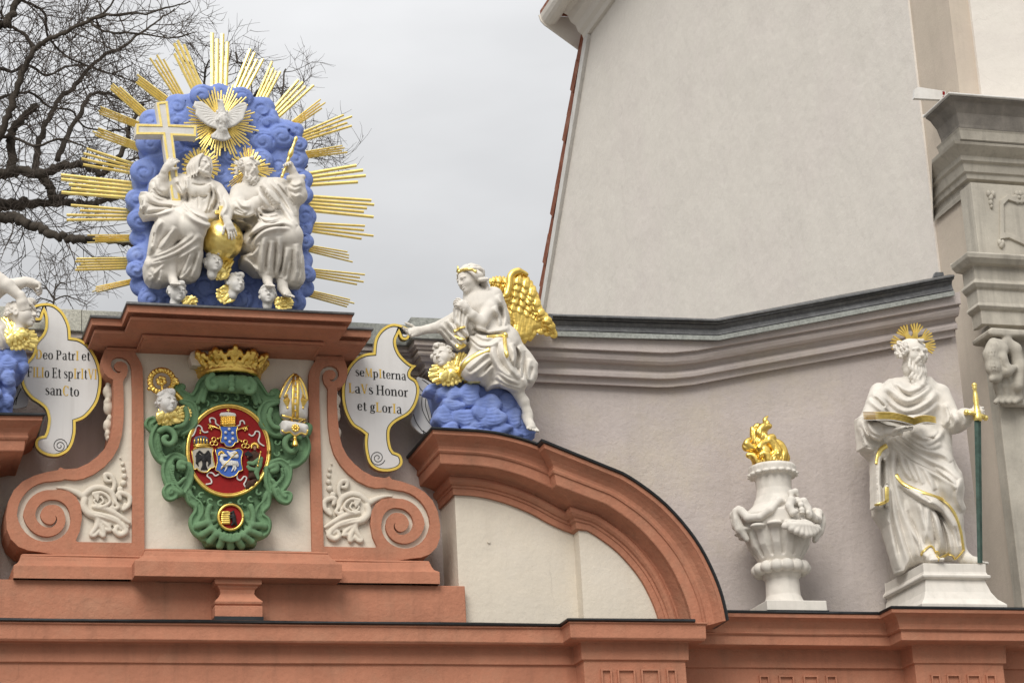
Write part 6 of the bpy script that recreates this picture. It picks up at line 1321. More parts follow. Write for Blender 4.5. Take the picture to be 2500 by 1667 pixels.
# ---- crozier head, cherub and mitre
cz = thing('crozier', 'gold crozier crook with flower at its centre behind the cherub, left of the cartouche', 'crozier', C(290, 400, .12))
S = Sculpt.px(350, 890, 450, 985, .02, .24, .004)
ring_ = [(165 + 86 * math.cos(a), 272 + 82 * math.sin(a)) for a in np.linspace(1.0, 1.0 + 2 * math.pi * .93, 26)]
S.chain([C(x, y, .13) for x, y in ring_], [.021] * 26, .004)
for i in range(22):
    a = 1.0 + 2 * math.pi * i / 22; x, y = 165 + 86 * math.cos(a), 272 + 82 * math.sin(a); S.chain([C(x + 16 * math.cos(a - .7), y + 16 * math.sin(a - .7), .146), C(x - 14 * math.cos(a + .5), y - 14 * math.sin(a + .5), .15)], .008, .003)
chainv(S, 'C', [(215, 330), (250, 350), (285, 385), (310, 412)], .020, .12, .006)
for x, y in ((160, 188), (75, 328), (272, 262), (282, 285), (255, 350)): S.ell(C(x, y, .14), .017, .006)
for k in range(6): a = k * math.pi / 3 + .3; S.ell(C(162 + 26 * math.cos(a), 270 + 24 * math.sin(a), .135), (.017, .015, .017), .003)
S.ell(C(162, 270, .15), .011, .002); chainv(S, 'C', [(165, 300), (170, 330), (190, 340)], .009, .13, .004)
S.build('crook', M_GOLD2, cz)
ct = cherub('white curly cherub head with gold wings at the left of the green cartouche', 'C', (203, 432), .20, .185, rot(26, 6, 4), [], 5, neck=.3)
leaf_wing(ct, 'C', (235, 530), (372, 480), 95, .17, .15, 7, .1); leaf_wing(ct, 'C', (200, 520), (135, 520), 90, .17, .17, 6, -.2); leaf_wing(ct, 'C', (200, 505), (215, 590), 120, .19, .17, 7)
mi = thing('mitre', 'white bishop mitre with gold bands and jewels at the right of the cartouche', 'mitre', C(1140, 680, .1))
S = Sculpt.px(670, 905, 775, 1085, .0, .30, .005)
S.slab(XZ(V('C', smooth_poly([(1028, 395), (1060, 312), (1100, 252), (1145, 216), (1188, 252), (1225, 330), (1244, 420), (1240, 480), (1225, 560), (1135, 560), (1042, 540), (1030, 470)], 3)), .11), -.21, -.02, .12, .01, 1, .10)
S.slab(XZ(V('C', smooth_poly([(1052, 560), (1150, 570), (1240, 592), (1243, 640), (1225, 668), (1190, 655), (1145, 678), (1110, 648), (1070, 655), (1046, 630)], 3)), .22), -.255, -.06, .05, .01, 1, .05)
S.noise(.0008, 90, 3); mb_ = S.build('cap', M_COOLWHITE, mi)
def gtrim(pts, r, name='gold_band', n=5): return trim(S, 'C', pts, r, name, M_GOLD2, mi, .003, n=n)
gtrim([(1036, 400), (1066, 318), (1104, 256), (1145, 222)], .010); gtrim([(1145, 222), (1186, 258), (1220, 332), (1236, 415)], .010); gtrim([(1138, 235), (1135, 340), (1132, 440), (1135, 540)], .009); gtrim([(1165, 240), (1168, 340), (1166, 440), (1164, 545)], .009)
gtrim([(1046, 520), (1130, 540), (1226, 552)], .009); gtrim([(1050, 545), (1130, 565), (1222, 575)], .008)
gtrim([(1066, 395), (1100, 320), (1128, 262)], .006); gtrim([(1216, 400), (1195, 320), (1172, 262)], .006)
gtrim([(1050, 630), (1075, 650), (1110, 645), (1145, 672), (1190, 652), (1225, 662), (1238, 630)], .007)
for x, y in ((1152, 270), (1152, 310), (1150, 350), (1150, 395), (1150, 440), (1150, 490)): MB().ball(S.hit(*V1('C', x, y)), (.011, .008, .009), 10, 8).build('bead', M_GOLD2, mi, smooth=True)
for x in (1090, 1205):
    p = S.hit(*V1('C', x, 415)); m_ = MB()
    m_.add([p + np.array(q) for q in [(-.035, 0, 0), (0, -.012, .022), (.035, 0, 0), (0, -.012, -.022), (0, .0, .045), (0, .0, -.06), (0, -.02, 0)]], [(0, 1, 6), (1, 2, 6), (2, 3, 6), (3, 0, 6), (0, 4, 1), (1, 4, 2), (0, 3, 5), (3, 2, 5)]); m_.ball(p + np.array([0, 0, .045]), .009, 8, 6); m_.ball(p + np.array([0, 0, -.058]), .009, 8, 6)
    m_.build('jewel', M_GOLD2, mi)
p = S.hit(*V1('C', 1150, 618)); m_ = MB()
for k in range(8): m_.ball(p + np.array([.022 * math.cos(k * .785), -.004, .022 * math.sin(k * .785)]), (.012, .008, .012), 8, 6)
m_.ball(p + np.array([0, -.008, 0]), .012, 8, 6).build('rosette', M_GOLD2, mi, smooth=True)
m_ = MB(); p = C(1145, 690, .25); m_.ball(p, .014, 10, 8); m_.lathe(p - np.array([0, 0, .06]), [(.024, 0), (.022, .02), (.013, .05), (.0, .055)], 12); m_.build('tassel', M_GOLD2, mi, smooth=True)

# ---- white acanthus relief inside each scroll, bead strings and husk drops on their flanks
def foliage(flip):
    f = (lambda p: np.array(mirx(p))) if flip else (lambda p: np.array(p))
    lo = np.array(UV('D', 310, 1480, .0)); hi = np.array(UV('D', 705, 1020, .0)); a, b = f(lo), f(hi)
    S = Sculpt((min(a[0], b[0]) - .03, -.10, min(a[2], b[2]) - .02), (max(a[0], b[0]) + .03, .01, max(a[2], b[2]) + .02), .0055)
    def ch(pts, r, d=.012, k=.008):
        q = spl([(x, y, d) for x, y in pts], 4); t = np.linspace(0, 1, len(q)); S.chain([f(UV('D', *p)) for p in q], np.interp(t, np.linspace(0, 1, len(r)), r) if isinstance(r, list) else r, k)
    b_ = [f(UV('D', x, y, .012)) for x, y in smooth_poly([(430, 1240), (490, 1200), (545, 1197), (600, 1225), (620, 1290), (610, 1330), (692, 1385), (665, 1445), (620, 1440), (598, 1400), (585, 1425), (550, 1455), (500, 1455), (488, 1440), (500, 1380), (470, 1335), (440, 1300)], 3)]
    S.slab([(q[0], q[2]) for q in b_], -.022, .0, .02, .006, 1, .018)
    ch([(302, 1198), (350, 1203), (400, 1222), (440, 1245)], [.006, .014, .022, .026])
    ch([(445, 1240), (490, 1205), (540, 1200), (590, 1225), (610, 1270)], [.022, .024, .024, .022, .018], .02); ch([(450, 1260), (445, 1300), (480, 1340), (540, 1350), (610, 1370), (650, 1400)], [.024, .026, .028, .026, .024, .018], .02)
    ch([(500, 1300), (555, 1310), (600, 1330), (650, 1360), (690, 1385)], [.018, .022, .022, .018, .012], .026)
    for k in range(5): ch([(495 + 6 * k, 1238 + 8 * k), (500 + 8 * k, 1225 - k), (560 + 3 * k, 1230 + 4 * k), (585, 1275), (560 - 6 * k, 1300)], .006, .045)
    ch([(540, 1245), (500, 1265), (520, 1288), (550, 1272), (540, 1250)], .008, .036, .004)
    ch([(600, 1215), (610, 1175), (590, 1135), (560, 1130), (562, 1160), (585, 1165)], [.014, .016, .018, .016, .014, .012], .02)
    ch([(640, 1260), (630, 1230), (660, 1230), (690, 1250), (685, 1290), (655, 1315), (665, 1285)], [.014, .016, .018, .018, .016, .012, .010], .02)
    ch([(610, 1270), (630, 1300), (612, 1310), (590, 1300)], .012, .03); ch([(575, 1260), (600, 1290)], .010, .03)
    ch([(650, 1395), (670, 1430), (640, 1450), (612, 1430), (625, 1405), (645, 1420)], [.018, .02, .018, .016, .012, .010], .022)
    ch([(490, 1340), (520, 1370), (510, 1410), (485, 1445), (500, 1455), (525, 1430)], [.020, .020, .018, .016, .014, .010], .018); ch([(520, 1380), (545, 1420), (550, 1455), (535, 1440)], [.016, .018, .016, .010], .018); ch([(530, 1370), (570, 1400), (585, 1425), (565, 1420)], [.014, .014, .014, .010], .018)
    for x, y, r in ((640, 1040, .009), (652, 1072, .016), (657, 1103, .018), (661, 1138, .022), (656, 1175, .025), (638, 1208, .025)): S.ell(f(UV('D', x, y, .010)), (r, r * .9, r), .003)
    for k in range(6): S.chain([f(UV('D', 460 + 8 * k, 1285 + 10 * k, .047)), f(UV('D', 520 + 14 * k, 1335 + 5 * k, .05)), f(UV('D', 600 + 10 * k, 1362 + 5 * k, .05))], .0045, .004, -1)
    t = S.build('acanthus_relief', M_CREAM, gate)
for fl_p in (0, 1): foliage(fl_p)
for flip in (0, 1):
    S = None
    pts = [(578, 650, 15, 24), (574, 690, 26, 34), (580, 715, 20, 26), (578, 775, 27, 38), (572, 745, 20, 22), (574, 870, 24, 34), (582, 835, 16, 22), (572, 915, 15, 22), (573, 940, 10, 14)]
    q0 = [np.array(mirx(UV('D', x, y, -.12)) if flip else UV('D', x, y, -.12)) for x, y, _, _ in pts]; Q = np.array(q0)
    S = Sculpt(Q.min(0) - .08, Q.max(0) + .08, .006)
    for p, (_, _, rx, ry) in zip(q0, pts): S.ell(p, (rx * .0015, .045, ry * .0015), .01)
    S.noise(.001, 90, 1); S.build('husk_drop', M_CREAM, gate)

# ================================================================== angel seated on the right pediment
def Fp(x, y, d): return UV('F', x, y, d)
def Fx(pts, d): return XZ(V('F', pts), d)
bc = thing('blue_cloud', 'lumpy blue cloud under the gold-winged angel on the right pediment', 'cloud', Fp(700, 1330, .05))
S = Sculpt.px(1030, 915, 1320, 1080, -.22, .46, .0075)
S.slab(Fx([(330, 1010), (450, 1000), (560, 985), (700, 985), (900, 1050), (985, 1110), (1000, 1190), (1020, 1240), (1090, 1330), (1100, 1420), (1040, 1480), (420, 1440), (395, 1230), (380, 1180)], .08), -.22, .22, .10, .03)
lumps = [(352, 1025, 66, 42, .22), (430, 1050, 52, 60, .26), (505, 1062, 66, 64, .28), (625, 1065, 96, 86, .28), (500, 1150, 86, 58, .30), (765, 1140, 108, 80, .30), (912, 1125, 90, 84, .24), (430, 1235, 78, 78, .26), (585, 1245, 100, 82, .30), (800, 1250, 108, 86, .32), (960, 1245, 80, 86, .24), (1040, 1330, 84, 84, .20), (690, 1300, 78, 60, .30), (860, 1330, 90, 56, .30), (480, 1325, 80, 50, .28), (705, 1210, 66, 60, .30), (960, 1370, 70, 50, .26), (600, 1350, 90, 40, .3), (760, 1370, 90, 40, .3)]
def flake(S, v, x, y, rx, ry, d, i):
    ph = i * 1.7; q = []
    for a in np.linspace(0, 2 * math.pi, 28, endpoint=False):
        f = 1.04 + .10 * math.sin(2 * a + ph) + .09 * math.sin(3 * a + 2.1 * ph) + .05 * math.sin(5 * a + ph); q.append((x + rx * f * math.cos(a), y + ry * f * math.sin(a)))
    S.slab(XZ(V(v, q), d), -d, -d + .2, .045, .006, 1, .05)
for i, (x, y, rx, ry, d) in enumerate(lumps): flake(S, 'F', x, y, rx * .98, ry * .98, d + .012 * ((i * 5) % 4 - 1.5), i)
sc_ = []
for i, (x, y, rx, ry, d) in enumerate(lumps):
    for k in range(4):
        o = ry * (-.25 + .33 * k); sc_.append((V('F', [(x - rx * .75, y + o * .6 - 4), (x - rx * .25, y + o + ry * .06), (x + rx * .3, y + o), (x + rx * .8, y + o * .5 - 6)]), .007, 2.2))
S.relief([], sc_)
S.noise(.0012, 70, 8)
S.build('cloud_body', M_BLUE, bc)

an = thing('statue', 'white stone angel seated on blue cloud, gold wing behind, arm stretched towards the sign', 'statue', Fp(800, 1060, .1))
S = Sculpt.px(970, 640, 1325, 1050, -.24, .50, .0048)
S.slab(Fx([(820, 600), (760, 690), (640, 760), (582, 850), (588, 930), (680, 965), (718, 1010), (724, 1082), (800, 1062), (880, 1046), (930, 1020), (1035, 1055), (1092, 1020), (1124, 960), (1130, 860), (1080, 780), (1000, 690), (930, 600)], .10), -.22, .10, .07, .03, 1, .10)
limb(S, 'F', [(840, 660, .12), (730, 780, .30), (635, 880, .34)], [.13, .11, .085], .06); limb(S, 'F', [(635, 880, .34), (760, 930, .26), (880, 960, .2)], [.09, .085, .07], .05)
limb(S, 'F', [(870, 670, .14), (850, 800, .36), (890, 920, .36), (990, 1000, .32)], [.13, .10, .085, .065], .05)
limb(S, 'F', [(950, 1000, .30), (1030, 1130, .28), (1062, 1225, .27)], [.052, .042, .032], .02); foot(S, Fp(1062, 1215, .27), (.18, -.75, -.75), .19)
limb(S, 'F', [(640, 310, .16), (690, 420, .17), (740, 560, .16), (790, 640, .14)], [.075, .115, .105, .13], .05)
S.ell(Fp(705, 380, .17), (.145, .10, .12), .05, rot(-20, 0, -12)); S.ell(Fp(800, 330, .14), (.075, .075, .085), .04)
S.slab(Fx([(770, 290), (830, 290), (890, 400), (920, 500), (922, 560), (850, 590), (700, 590), (640, 570), (700, 540), (790, 500)], .12), -.20, .0, .06, .03, 1, .08)
limb(S, 'F', [(800, 320, .17), (770, 420, .26), (705, 520, .32)], [.062, .055, .047], .02); limb(S, 'F', [(705, 520, .32), (640, 470, .34), (595, 425, .34)], [.048, .038, .028], .012)
hand(S, Fp(600, 428, .345), (-.7, -.15, .6), (0, 1, -.3), .16, .55, .08, -1, .5)
limb(S, 'F', [(600, 420, .16), (520, 500, .16), (400, 555, .14), (235, 588, .07)], [.06, .062, .048, .030], .02)
S.slab(Fx([(500, 470), (430, 495), (378, 530), (392, 580), (430, 640), (500, 720), (580, 760), (660, 720), (640, 590), (580, 500)], .13), -.19, -.05, .04, .03, 1, .06)
hand(S, Fp(240, 588, .07), (-1, -.25, -.32), (.1, -1, .45), .19, .30, .16, 1, .0)
S.slab(Fx([(500, 400), (560, 368), (600, 430), (614, 500), (585, 560), (592, 640), (572, 700), (532, 722), (518, 690), (500, 612), (494, 540), (508, 480)], .30), -.33, -.22, .02, .01, 1, .04)
limb(S, 'F', [(660, 690, .24), (760, 700, .26), (850, 640, .24)], [.06, .07, .05], .03)
head(S, Fp(612, 205, .20), .215, rot(-74, -12, -8), 'wavy', 0, .5, nk=.19)
strokes(S, 'F', [
    (.016, (640, 560), (740, 590), (850, 580), (920, 560)), (.016, (600, 610), (680, 690), (770, 700), (860, 640)), (.015, (620, 650), (700, 725), (770, 720)), (.014, (640, 590), (720, 640), (800, 640)),
    (.014, (830, 310), (880, 420), (905, 540)), (.014, (800, 400), (840, 480), (850, 570)), (.013, (860, 380), (890, 480), (880, 570)),
    (.016, (800, 680), (790, 760), (850, 880), (960, 960)), (.016, (860, 660), (880, 760), (930, 870), (1000, 960)), (.015, (930, 680), (960, 780), (930, 860)), (.016, (990, 700), (1020, 790), (990, 880)), (.016, (1080, 800), (1060, 900), (1090, 990)), (.014, (1030, 760), (1010, 860), (1050, 1020)),
    (.015, (780, 740), (700, 800), (600, 890)), (.014, (780, 800), (700, 870), (620, 930)), (.014, (790, 850), (740, 920), (680, 955)), (.014, (830, 890), (900, 950), (1000, 1000)), (.013, (820, 930), (890, 990), (1010, 1030)), (.014, (830, 980), (900, 1020), (1000, 1045)), (.014, (730, 1070), (780, 1010), (860, 990)),
    (.015, (400, 530), (460, 600), (560, 690)), (.014, (440, 500), (510, 590), (600, 700)), (.014, (500, 480), (560, 570), (620, 640)), (.012, (390, 570), (460, 660), (560, 740)),
    (.009, (520, 420), (510, 520), (515, 640)), (.009, (545, 410), (540, 520), (540, 690)), (.009, (570, 420), (565, 520), (560, 650)), (.009, (595, 460), (585, 540), (580, 640))],
    [(.011, (640, 580), (760, 615), (860, 600)), (.012, (610, 640), (690, 710), (780, 712)), (.012, (825, 680), (840, 790), (920, 920)), (.012, (900, 680), (920, 800), (990, 920)), (.012, (960, 690), (990, 790), (960, 880)), (.013, (1040, 740), (1040, 850), (1020, 960)), (.012, (1095, 860), (1080, 960)), (.011, (760, 770), (680, 840), (610, 910)), (.011, (790, 830), (720, 900)), (.011, (420, 520), (480, 600), (580, 700)), (.011, (470, 490), (540, 590), (620, 670)), (.012, (850, 400), (870, 500)),
     (.006, (532, 420), (525, 520), (527, 660)), (.006, (558, 420), (552, 520), (550, 660))])
S.noise(.0009, 90, 4)
S.build('body', M_WHITE, an)
SA = S
trim(S, 'F', [(497, 590), (520, 580), (545, 565), (580, 558)], .013, 'gold_fringe', M_GOLD, an, .004)
trim(S, 'F', [(505, 625), (530, 640), (555, 650), (588, 640)], .013, 'gold_fringe', M_GOLD, an, .004)
trim(S, 'F', [(522, 695), (535, 712), (560, 702), (576, 688)], .016, 'gold_fringe', M_GOLD, an, .004)
trim(S, 'F', [(750, 638), (800, 632), (840, 630), (885, 622)], .012, 'gold_cord', M_GOLD, an, .006)
tas = trim(S, 'F', [(880, 625), (884, 680), (890, 730), (896, 775)], .012, 'gold_cord', M_GOLD, an, .01)
m_ = MB(); m_.ball(S.hit(*V1('F', 885, 625)) + np.array([0, -.01, 0]), .024, 10, 8); m_.build('cord_knot', M_GOLD, an, smooth=True)
m_ = MB(); m_.ball(S.hit(*V1('F', 897, 770)) + np.array([0, -.012, 0]), (.018, .015, .032), 10, 8); m_.build('tassel', M_GOLD, an, smooth=True)
trim(S, 'F', [(770, 735), (690, 765), (610, 815), (560, 870), (538, 930), (560, 965), (620, 975), (690, 985)], .017, 'gold_hem', M_GOLD, an, .004)
m_ = MB(); P = [S.hit(*V1('F', x, y)) + np.array([0, -.006, 0]) for x, y in spl([(528, 140), (550, 128), (590, 118), (630, 122), (668, 140)], 4)]; m_.tube(P, .012, 8); m_.tube([P[0], P[0] + np.array([-.005, -.01, .05])], [.018, .003], 6); m_.build('diadem', M_GOLD, an, smooth=True)
def wing2(par, v, Lc, Tc, d, rows, belly=.05, nper=1.0):
    Lc, Tc = np.array(spl(Lc, 8)), np.array(spl(Tc, 8)); out = [tuple(q) for q in Lc] + [tuple(q) for q in Tc[::-1]]
    ol = V(v, out); S = Sculpt.px(min(q[0] for q in ol) - 12, min(q[1] for q in ol) - 12, max(q[0] for q in ol) + 12, max(q[1] for q in ol) + 12, d - .10, d + .18, .0048)
    S.slab(XZ(V(v, [tuple(np.array(q) * .97 + out[len(out) // 2 - 1] * np.array([.0, .0]) + np.mean(out, axis=0) * .03) for q in out]), d), -d - .045, -d + .05, .05, .01, 1, .04)
    cuts = []; u = VIEWS[v][2] / 303
    def at(c, t): i = np.clip(t, 0, 1) * (len(c) - 1); j = min(int(i), len(c) - 2); return c[j] + (c[j + 1] - c[j]) * (i - j)
    for j, (s0, s1, n, lift) in enumerate(rows):
        for i in range(n):
            t = (i + .5 + .5 * (j % 2) * .9) / n
            if t > 1: continue
            a, b = at(Lc, t) * (1 - s0) + at(Tc, t) * s0, at(Lc, t) * (1 - s1) + at(Tc, t) * s1; m_ = (a + b) / 2; dn = np.linalg.norm(at(Lc, t + .5 / n) * (1 - s1) + at(Tc, t + .5 / n) * s1 - (at(Lc, t - .5 / n) * (1 - s1) + at(Tc, t - .5 / n) * s1)) * u
            w_ = min(max(dn * .80, .011), .036); L_ = d + lift + .007 * (i % 2) + belly * math.sin(math.pi * t) * 0
            S.chain([UV(v, *a, L_), UV(v, *m_, L_ + .012), UV(v, *(m_ * .35 + b * .65), L_ + .014), UV(v, *b, L_ + .006)], [w_ * .7, w_ * 1.0, w_ * 1.0, w_ * .6], .0012, 1, .34)
            cuts.append(([V1(v, *a), V1(v, *m_), V1(v, *b)], .0045, 1.5))
            for e in (.35, .55, .75):
                c = a + (b - a) * e; ax = (b - a) / (np.linalg.norm(b - a) + 1e-9); nn = np.array([-ax[1], ax[0]]); h = w_ / u * .75
                for q in (-1, 1): cuts.append(([V1(v, *c), V1(v, *(c + nn * q * h * .5 + ax * h * .25)), V1(v, *(c + nn * q * h + ax * h * .6))], .0025, 1.1))
    S.relief([], cuts); return S.build('wing', M_GOLD2, par)
wing2(an, 'F', [(900, 335), (920, 215), (965, 150), (1030, 150), (1085, 205), (1125, 300), (1155, 400), (1200, 470), (1250, 555)], [(885, 470), (925, 560), (895, 640), (950, 668), (1010, 676), (1085, 645), (1120, 598), (1195, 606), (1278, 626)], -.06,
      [(.60, 1.0, 14, .0), (.47, .74, 16, .014), (.38, .58, 18, .026), (.29, .47, 18, .036), (.20, .37, 18, .046), (.11, .27, 18, .055), (.03, .17, 17, .062)])
wing2(an, 'F', [(760, 205), (800, 182), (850, 178), (900, 186), (918, 205)], [(790, 262), (815, 300), (845, 325), (880, 335), (905, 330)], -.14, [(.6, 1.0, 8, .0), (.38, .70, 8, .012), (.18, .48, 8, .022), (.0, .28, 8, .03)])
S = Sculpt.px(1225, 655, 1300, 740, -.12, .12, .006); S.chain([Fp(x, y, .02) for x, y in spl([(860, 335), (895, 318), (918, 255), (926, 180), (955, 142), (1010, 132), (1055, 158)], 4)], [.012] * 4 + [.026] * 16 + [.014] * 5, .01); S.build('wing_edge', M_GOLD2, an)
ck = cherub('white cherub head with gold collar of feathers at the angel knee, looking left', 'F', (412, 795), .22, .205, rot(-46, 8, -14), [], 8, M_WHITE, .45, neckdir=(.1, -.2, -.6))
leaf_wing(ck, 'F', (500, 890), (310, 935), 130, .26, .24, 8, 0); leaf_wing(ck, 'F', (500, 930), (595, 775), 110, .24, .22, 7, -.1); leaf_wing(ck, 'F', (470, 900), (500, 990), 150, .28, .28, 7)

# ================================================================== angel at the left edge
def Qp(x, y, d): return UV('Q', x, y, d)
la = thing('statue', 'white stone angel cut by the left edge, arms reaching over a cherub head', 'statue', Qp(-260, 1050, .1))
S = Sculpt.px(-190, 640, 95, 880, -.25, .45, .006)
limb(S, 'Q', [(-330, 130, .1), (-200, 160, .15), (-60, 215, .2), (30, 150, .22), (140, 135, .22), (205, 118, .22)], [.08, .075, .06, .055, .042, .034], .02)
hand(S, Qp(205, 118, .22), (1, -.1, -.3), (.2, 0, -1), .19, .75, .10, 1, .4)
limb(S, 'Q', [(-250, 40, .2), (-80, 60, .26), (60, 150, .30), (160, 240, .32)], [.075, .062, .05, .034], .02)
hand(S, Qp(165, 245, .32), (.20, .1, -1), (.2, 1, 0), .20, .28, .12, 1, .2)
S.slab(XZ(V('Q', [(-450, 200), (-250, 130), (-60, 250), (20, 430), (70, 470), (105, 545), (122, 640), (60, 672), (-60, 690), (-300, 720), (-500, 700)]), .12), -.26, .05, .08, .03, 1, .12)
limb(S, 'Q', [(-320, 150, .1), (-340, 330, .1), (-300, 520, .1)], [.14, .17, .2], .05)
strokes(S, 'Q', [(.014, (0, 460), (40, 560), (100, 640)), (.014, (-60, 480), (-20, 590), (40, 660))], [(.011, (20, 480), (60, 570), (110, 600))])
head(S, Qp(-330, -60, .15), .215, rot(35, -10, 5), 'wavy', 0, .5); S.noise(.0009, 90, 4)
S.build('body', M_WHITE, la)
lc = cherub('white cherub head in profile with a hand across its cheek beside the left sign', 'Q', (168, 375), .24, .235, rot(58, 8, 6), [], 12, M_WHITE, .5, neckdir=(-.05, -.15, -.75))
leaf_wing(lc, 'Q', (120, 545), (285, 565), 130, .27, .24, 8, .05); leaf_wing(lc, 'Q', (100, 520), (0, 410), 110, .24, .2, 7, .0); leaf_wing(lc, 'Q', (120, 520), (165, 625), 130, .29, .28, 7)
lb = thing('blue_cloud', 'lumpy blue cloud under the angel at the left edge', 'cloud', Qp(-150, 1080, .05))
S = Sculpt.px(-190, 840, 75, 1010, -.25, .46, .0075)
S.slab(XZ(V('Q', [(-500, 640), (0, 640), (120, 640), (190, 670), (210, 740), (195, 820), (120, 880), (110, 980), (95, 1060), (90, 1200), (-500, 1200)]), .1), -.24, .2, .09, .03)
lq = [(130, 690, 75, 55, .27), (170, 760, 50, 55, .25), (60, 740, 80, 70, .3), (60, 840, 70, 60, .3), (60, 930, 60, 60, .28), (40, 1020, 65, 60, .28), (-40, 800, 80, 80, .32), (-60, 930, 80, 80, .32), (-60, 1050, 80, 60, .3), (-180, 780, 90, 80, .3), (-200, 920, 90, 80, .3), (-190, 1050, 90, 70, .3), (-330, 800, 90, 90, .3), (-350, 960, 90, 90, .3), (-20, 690, 80, 50, .28)]
for i, (x, y, rx, ry, d) in enumerate(lq): flake(S, 'Q', x, y, rx, ry, d + .012 * ((i * 5) % 4 - 1.5), i)
S.relief([], [(V('Q', [(x - rx * .75, y + ry * o * .6 - 4), (x - rx * .2, y + ry * o + 4), (x + rx * .3, y + ry * o), (x + rx * .8, y + ry * o * .5 - 6)]), .007, 2.2) for (x, y, rx, ry, d) in lq for o in (-.2, .12, .45, .75)])
S.noise(.0012, 70, 8); S.build('cloud_body', M_BLUE, lb)

# ================================================================== flaming urn on the right ledge
def Gp(x, y, d): return UV('G', x, y, d)
UD = .0
ub = Gp(505, 1420, UD); uz0 = LEDGE_Z
ur = thing('urn', 'cream baroque urn with shell and scroll handles, topped by gold flames', 'urn', (ub[0], -UD, LEDGE_Z))
def uz(y, d=UD): return Gp(505 - (1420 - y) * .09, y, d)[2]
MB().box((ub[0] - .255, -UD - .255, LEDGE_Z - .01), (ub[0] + .255, -UD + .255, LEDGE_Z + .085)).build('plinth', M_WHITE, ur, bevel=.006)
MB().box((ub[0] - .262, -UD - .275, LEDGE_Z - .02), (ub[0] + .262, -UD + .255, LEDGE_Z + .002)).build('lead_pad', M_DARKMET, ur)
g = .34443 / 272
zf = LEDGE_Z + .08; zs = lambda y: uz(y, UD) 
hh = {y: zs(y) for y in (1250, 1200, 1150, 930, 820, 700, 560, 520, 460)}
c0 = np.array([ub[0], -UD, 0.])
S = Sculpt((ub[0] - .40, -UD - .40, zf - .02), (ub[0] + .40, -UD + .40, hh[460] + .03), .0065)
prof = [(0, zf - .01), (.19, zf - .01), (.165, zf + .03), (.14, zf + .09), (.135, hh[1250] - .02), (.15, hh[1250]), (.17, hh[1200]), (.165, hh[1150]), (.20, hh[1150] + .06), (.245, (hh[1150] + hh[930]) / 2), (.285, hh[930]), (.29, hh[820]), (.25, hh[820] + .04), (.19, (hh[820] + hh[700]) / 2 + .02), (.155, hh[700] + .02), (.142, (hh[700] + hh[560]) / 2), (.150, hh[560] + .02), (.165, hh[560] + .03), (.172, hh[520] - .01), (.192, hh[520]), (.196, hh[460] - .02), (.185, hh[460]), (0, hh[460])]
S.rev(c0, prof, 0)
for i in range(14):
    a = 2 * math.pi * i / 14 + .1; S.ell(c0 + np.array([.19 * math.cos(a), .19 * math.sin(a), hh[1200] + .01]), (.052, .052, .052), .006)
for i in range(13):
    a = 2 * math.pi * i / 13 + .12; S.chain([c0 + np.array([r * math.cos(a), r * math.sin(a), z]) for r, z in ((.185, hh[1150] + .05), (.252, (hh[1150] + hh[930]) / 2), (.298, hh[930]))], [.012, .026, .034], .012, -1)
for i in range(13):
    a = 2 * math.pi * (i + .5) / 13 + .12; S.ell(c0 + np.array([.290 * math.cos(a), .290 * math.sin(a), hh[930] + .01]), (.062, .062, .024), .014)
for i in range(24):
    a = 2 * math.pi * i / 24; S.chain([c0 + np.array([.20 * math.cos(a), .20 * math.sin(a), hh[520] - .012]), c0 + np.array([.198 * math.cos(a), .198 * math.sin(a), hh[460]])], .006, .006, -1)
for i in range(18):
    a = 2 * math.pi * (i + .5) / 18; S.ell(c0 + np.array([.187 * math.cos(a), .187 * math.sin(a), hh[520] - .004]), (.026, .026, .016), .006)
# scroll swags between four handles
def ua(y, ang, r): return c0 + np.array([r * math.sin(ang), -r * math.cos(ang), uz(y)])
for q in (-1, 1):
    for s2 in (0, 1):
        f = (lambda a: a) if not s2 else (lambda a: math.pi - a)
        S.chain([ua(770, q * f(.15), .24), ua(760, q * f(.30), .27), ua(830, q * f(.55), .31), ua(870, q * f(.85), .32), ua(860, q * f(1.15), .33), ua(800, q * f(1.35), .345), ua(775, q * f(1.5), .335)], [.028, .03, .028, .03, .034, .036, .03], .012)
    S.chain([ua(800, q * 1.45, .36), ua(850, q * 1.5, .375), ua(920, q * 1.45, .345), ua(990, q * 1.4, .30)], [.04, .045, .04, .022], .012)
    for k in range(4): S.groove([tuple(V1('G', 430 + q * 300, 830 + 14 * k)), tuple(V1('G', 430 + q * 250, 850 + 14 * k))], .005, .005, n=1)
fa = .28                                                         # front ornament turns a little to the right
for q in (-1, 1): S.chain([ua(770, fa + q * .04, .27), ua(765, fa + q * .22, .285), ua(810, fa + q * .32, .30), ua(860, fa + q * .26, .32), ua(850, fa + q * .18, .33)], [.03, .036, .034, .028, .018], .008)
for dy, dr in ((775, 0), (800, .01), (835, .015), (862, .015)): S.ell(ua(dy, fa, .31 + dr), (.026, .022, .024), .005)
S.chain([ua(740, fa - .15, .25), ua(700, fa - .1, .24), ua(690, fa + .05, .25), ua(715, fa + .1, .255)], [.02, .026, .026, .016], .008)
for i in range(9):
    a = (i - 4) / 4; S.chain([ua(885, fa, .315), ua(950, fa + .28 * a, .34), ua(1010 - 55 * abs(a) ** 1.5, fa + .50 * a, .34)], [.012, .026, .032], .006)
S.ell(ua(885, fa, .335), (.07, .03, .03), .006, None, -1)
S.noise(.0008, 80, 2)
S.build('body', M_WHITE, ur)
SU = S
fl_ = []
S = Sculpt.px(1805, 1005, 1930, 1145, -.16, .18, .005)
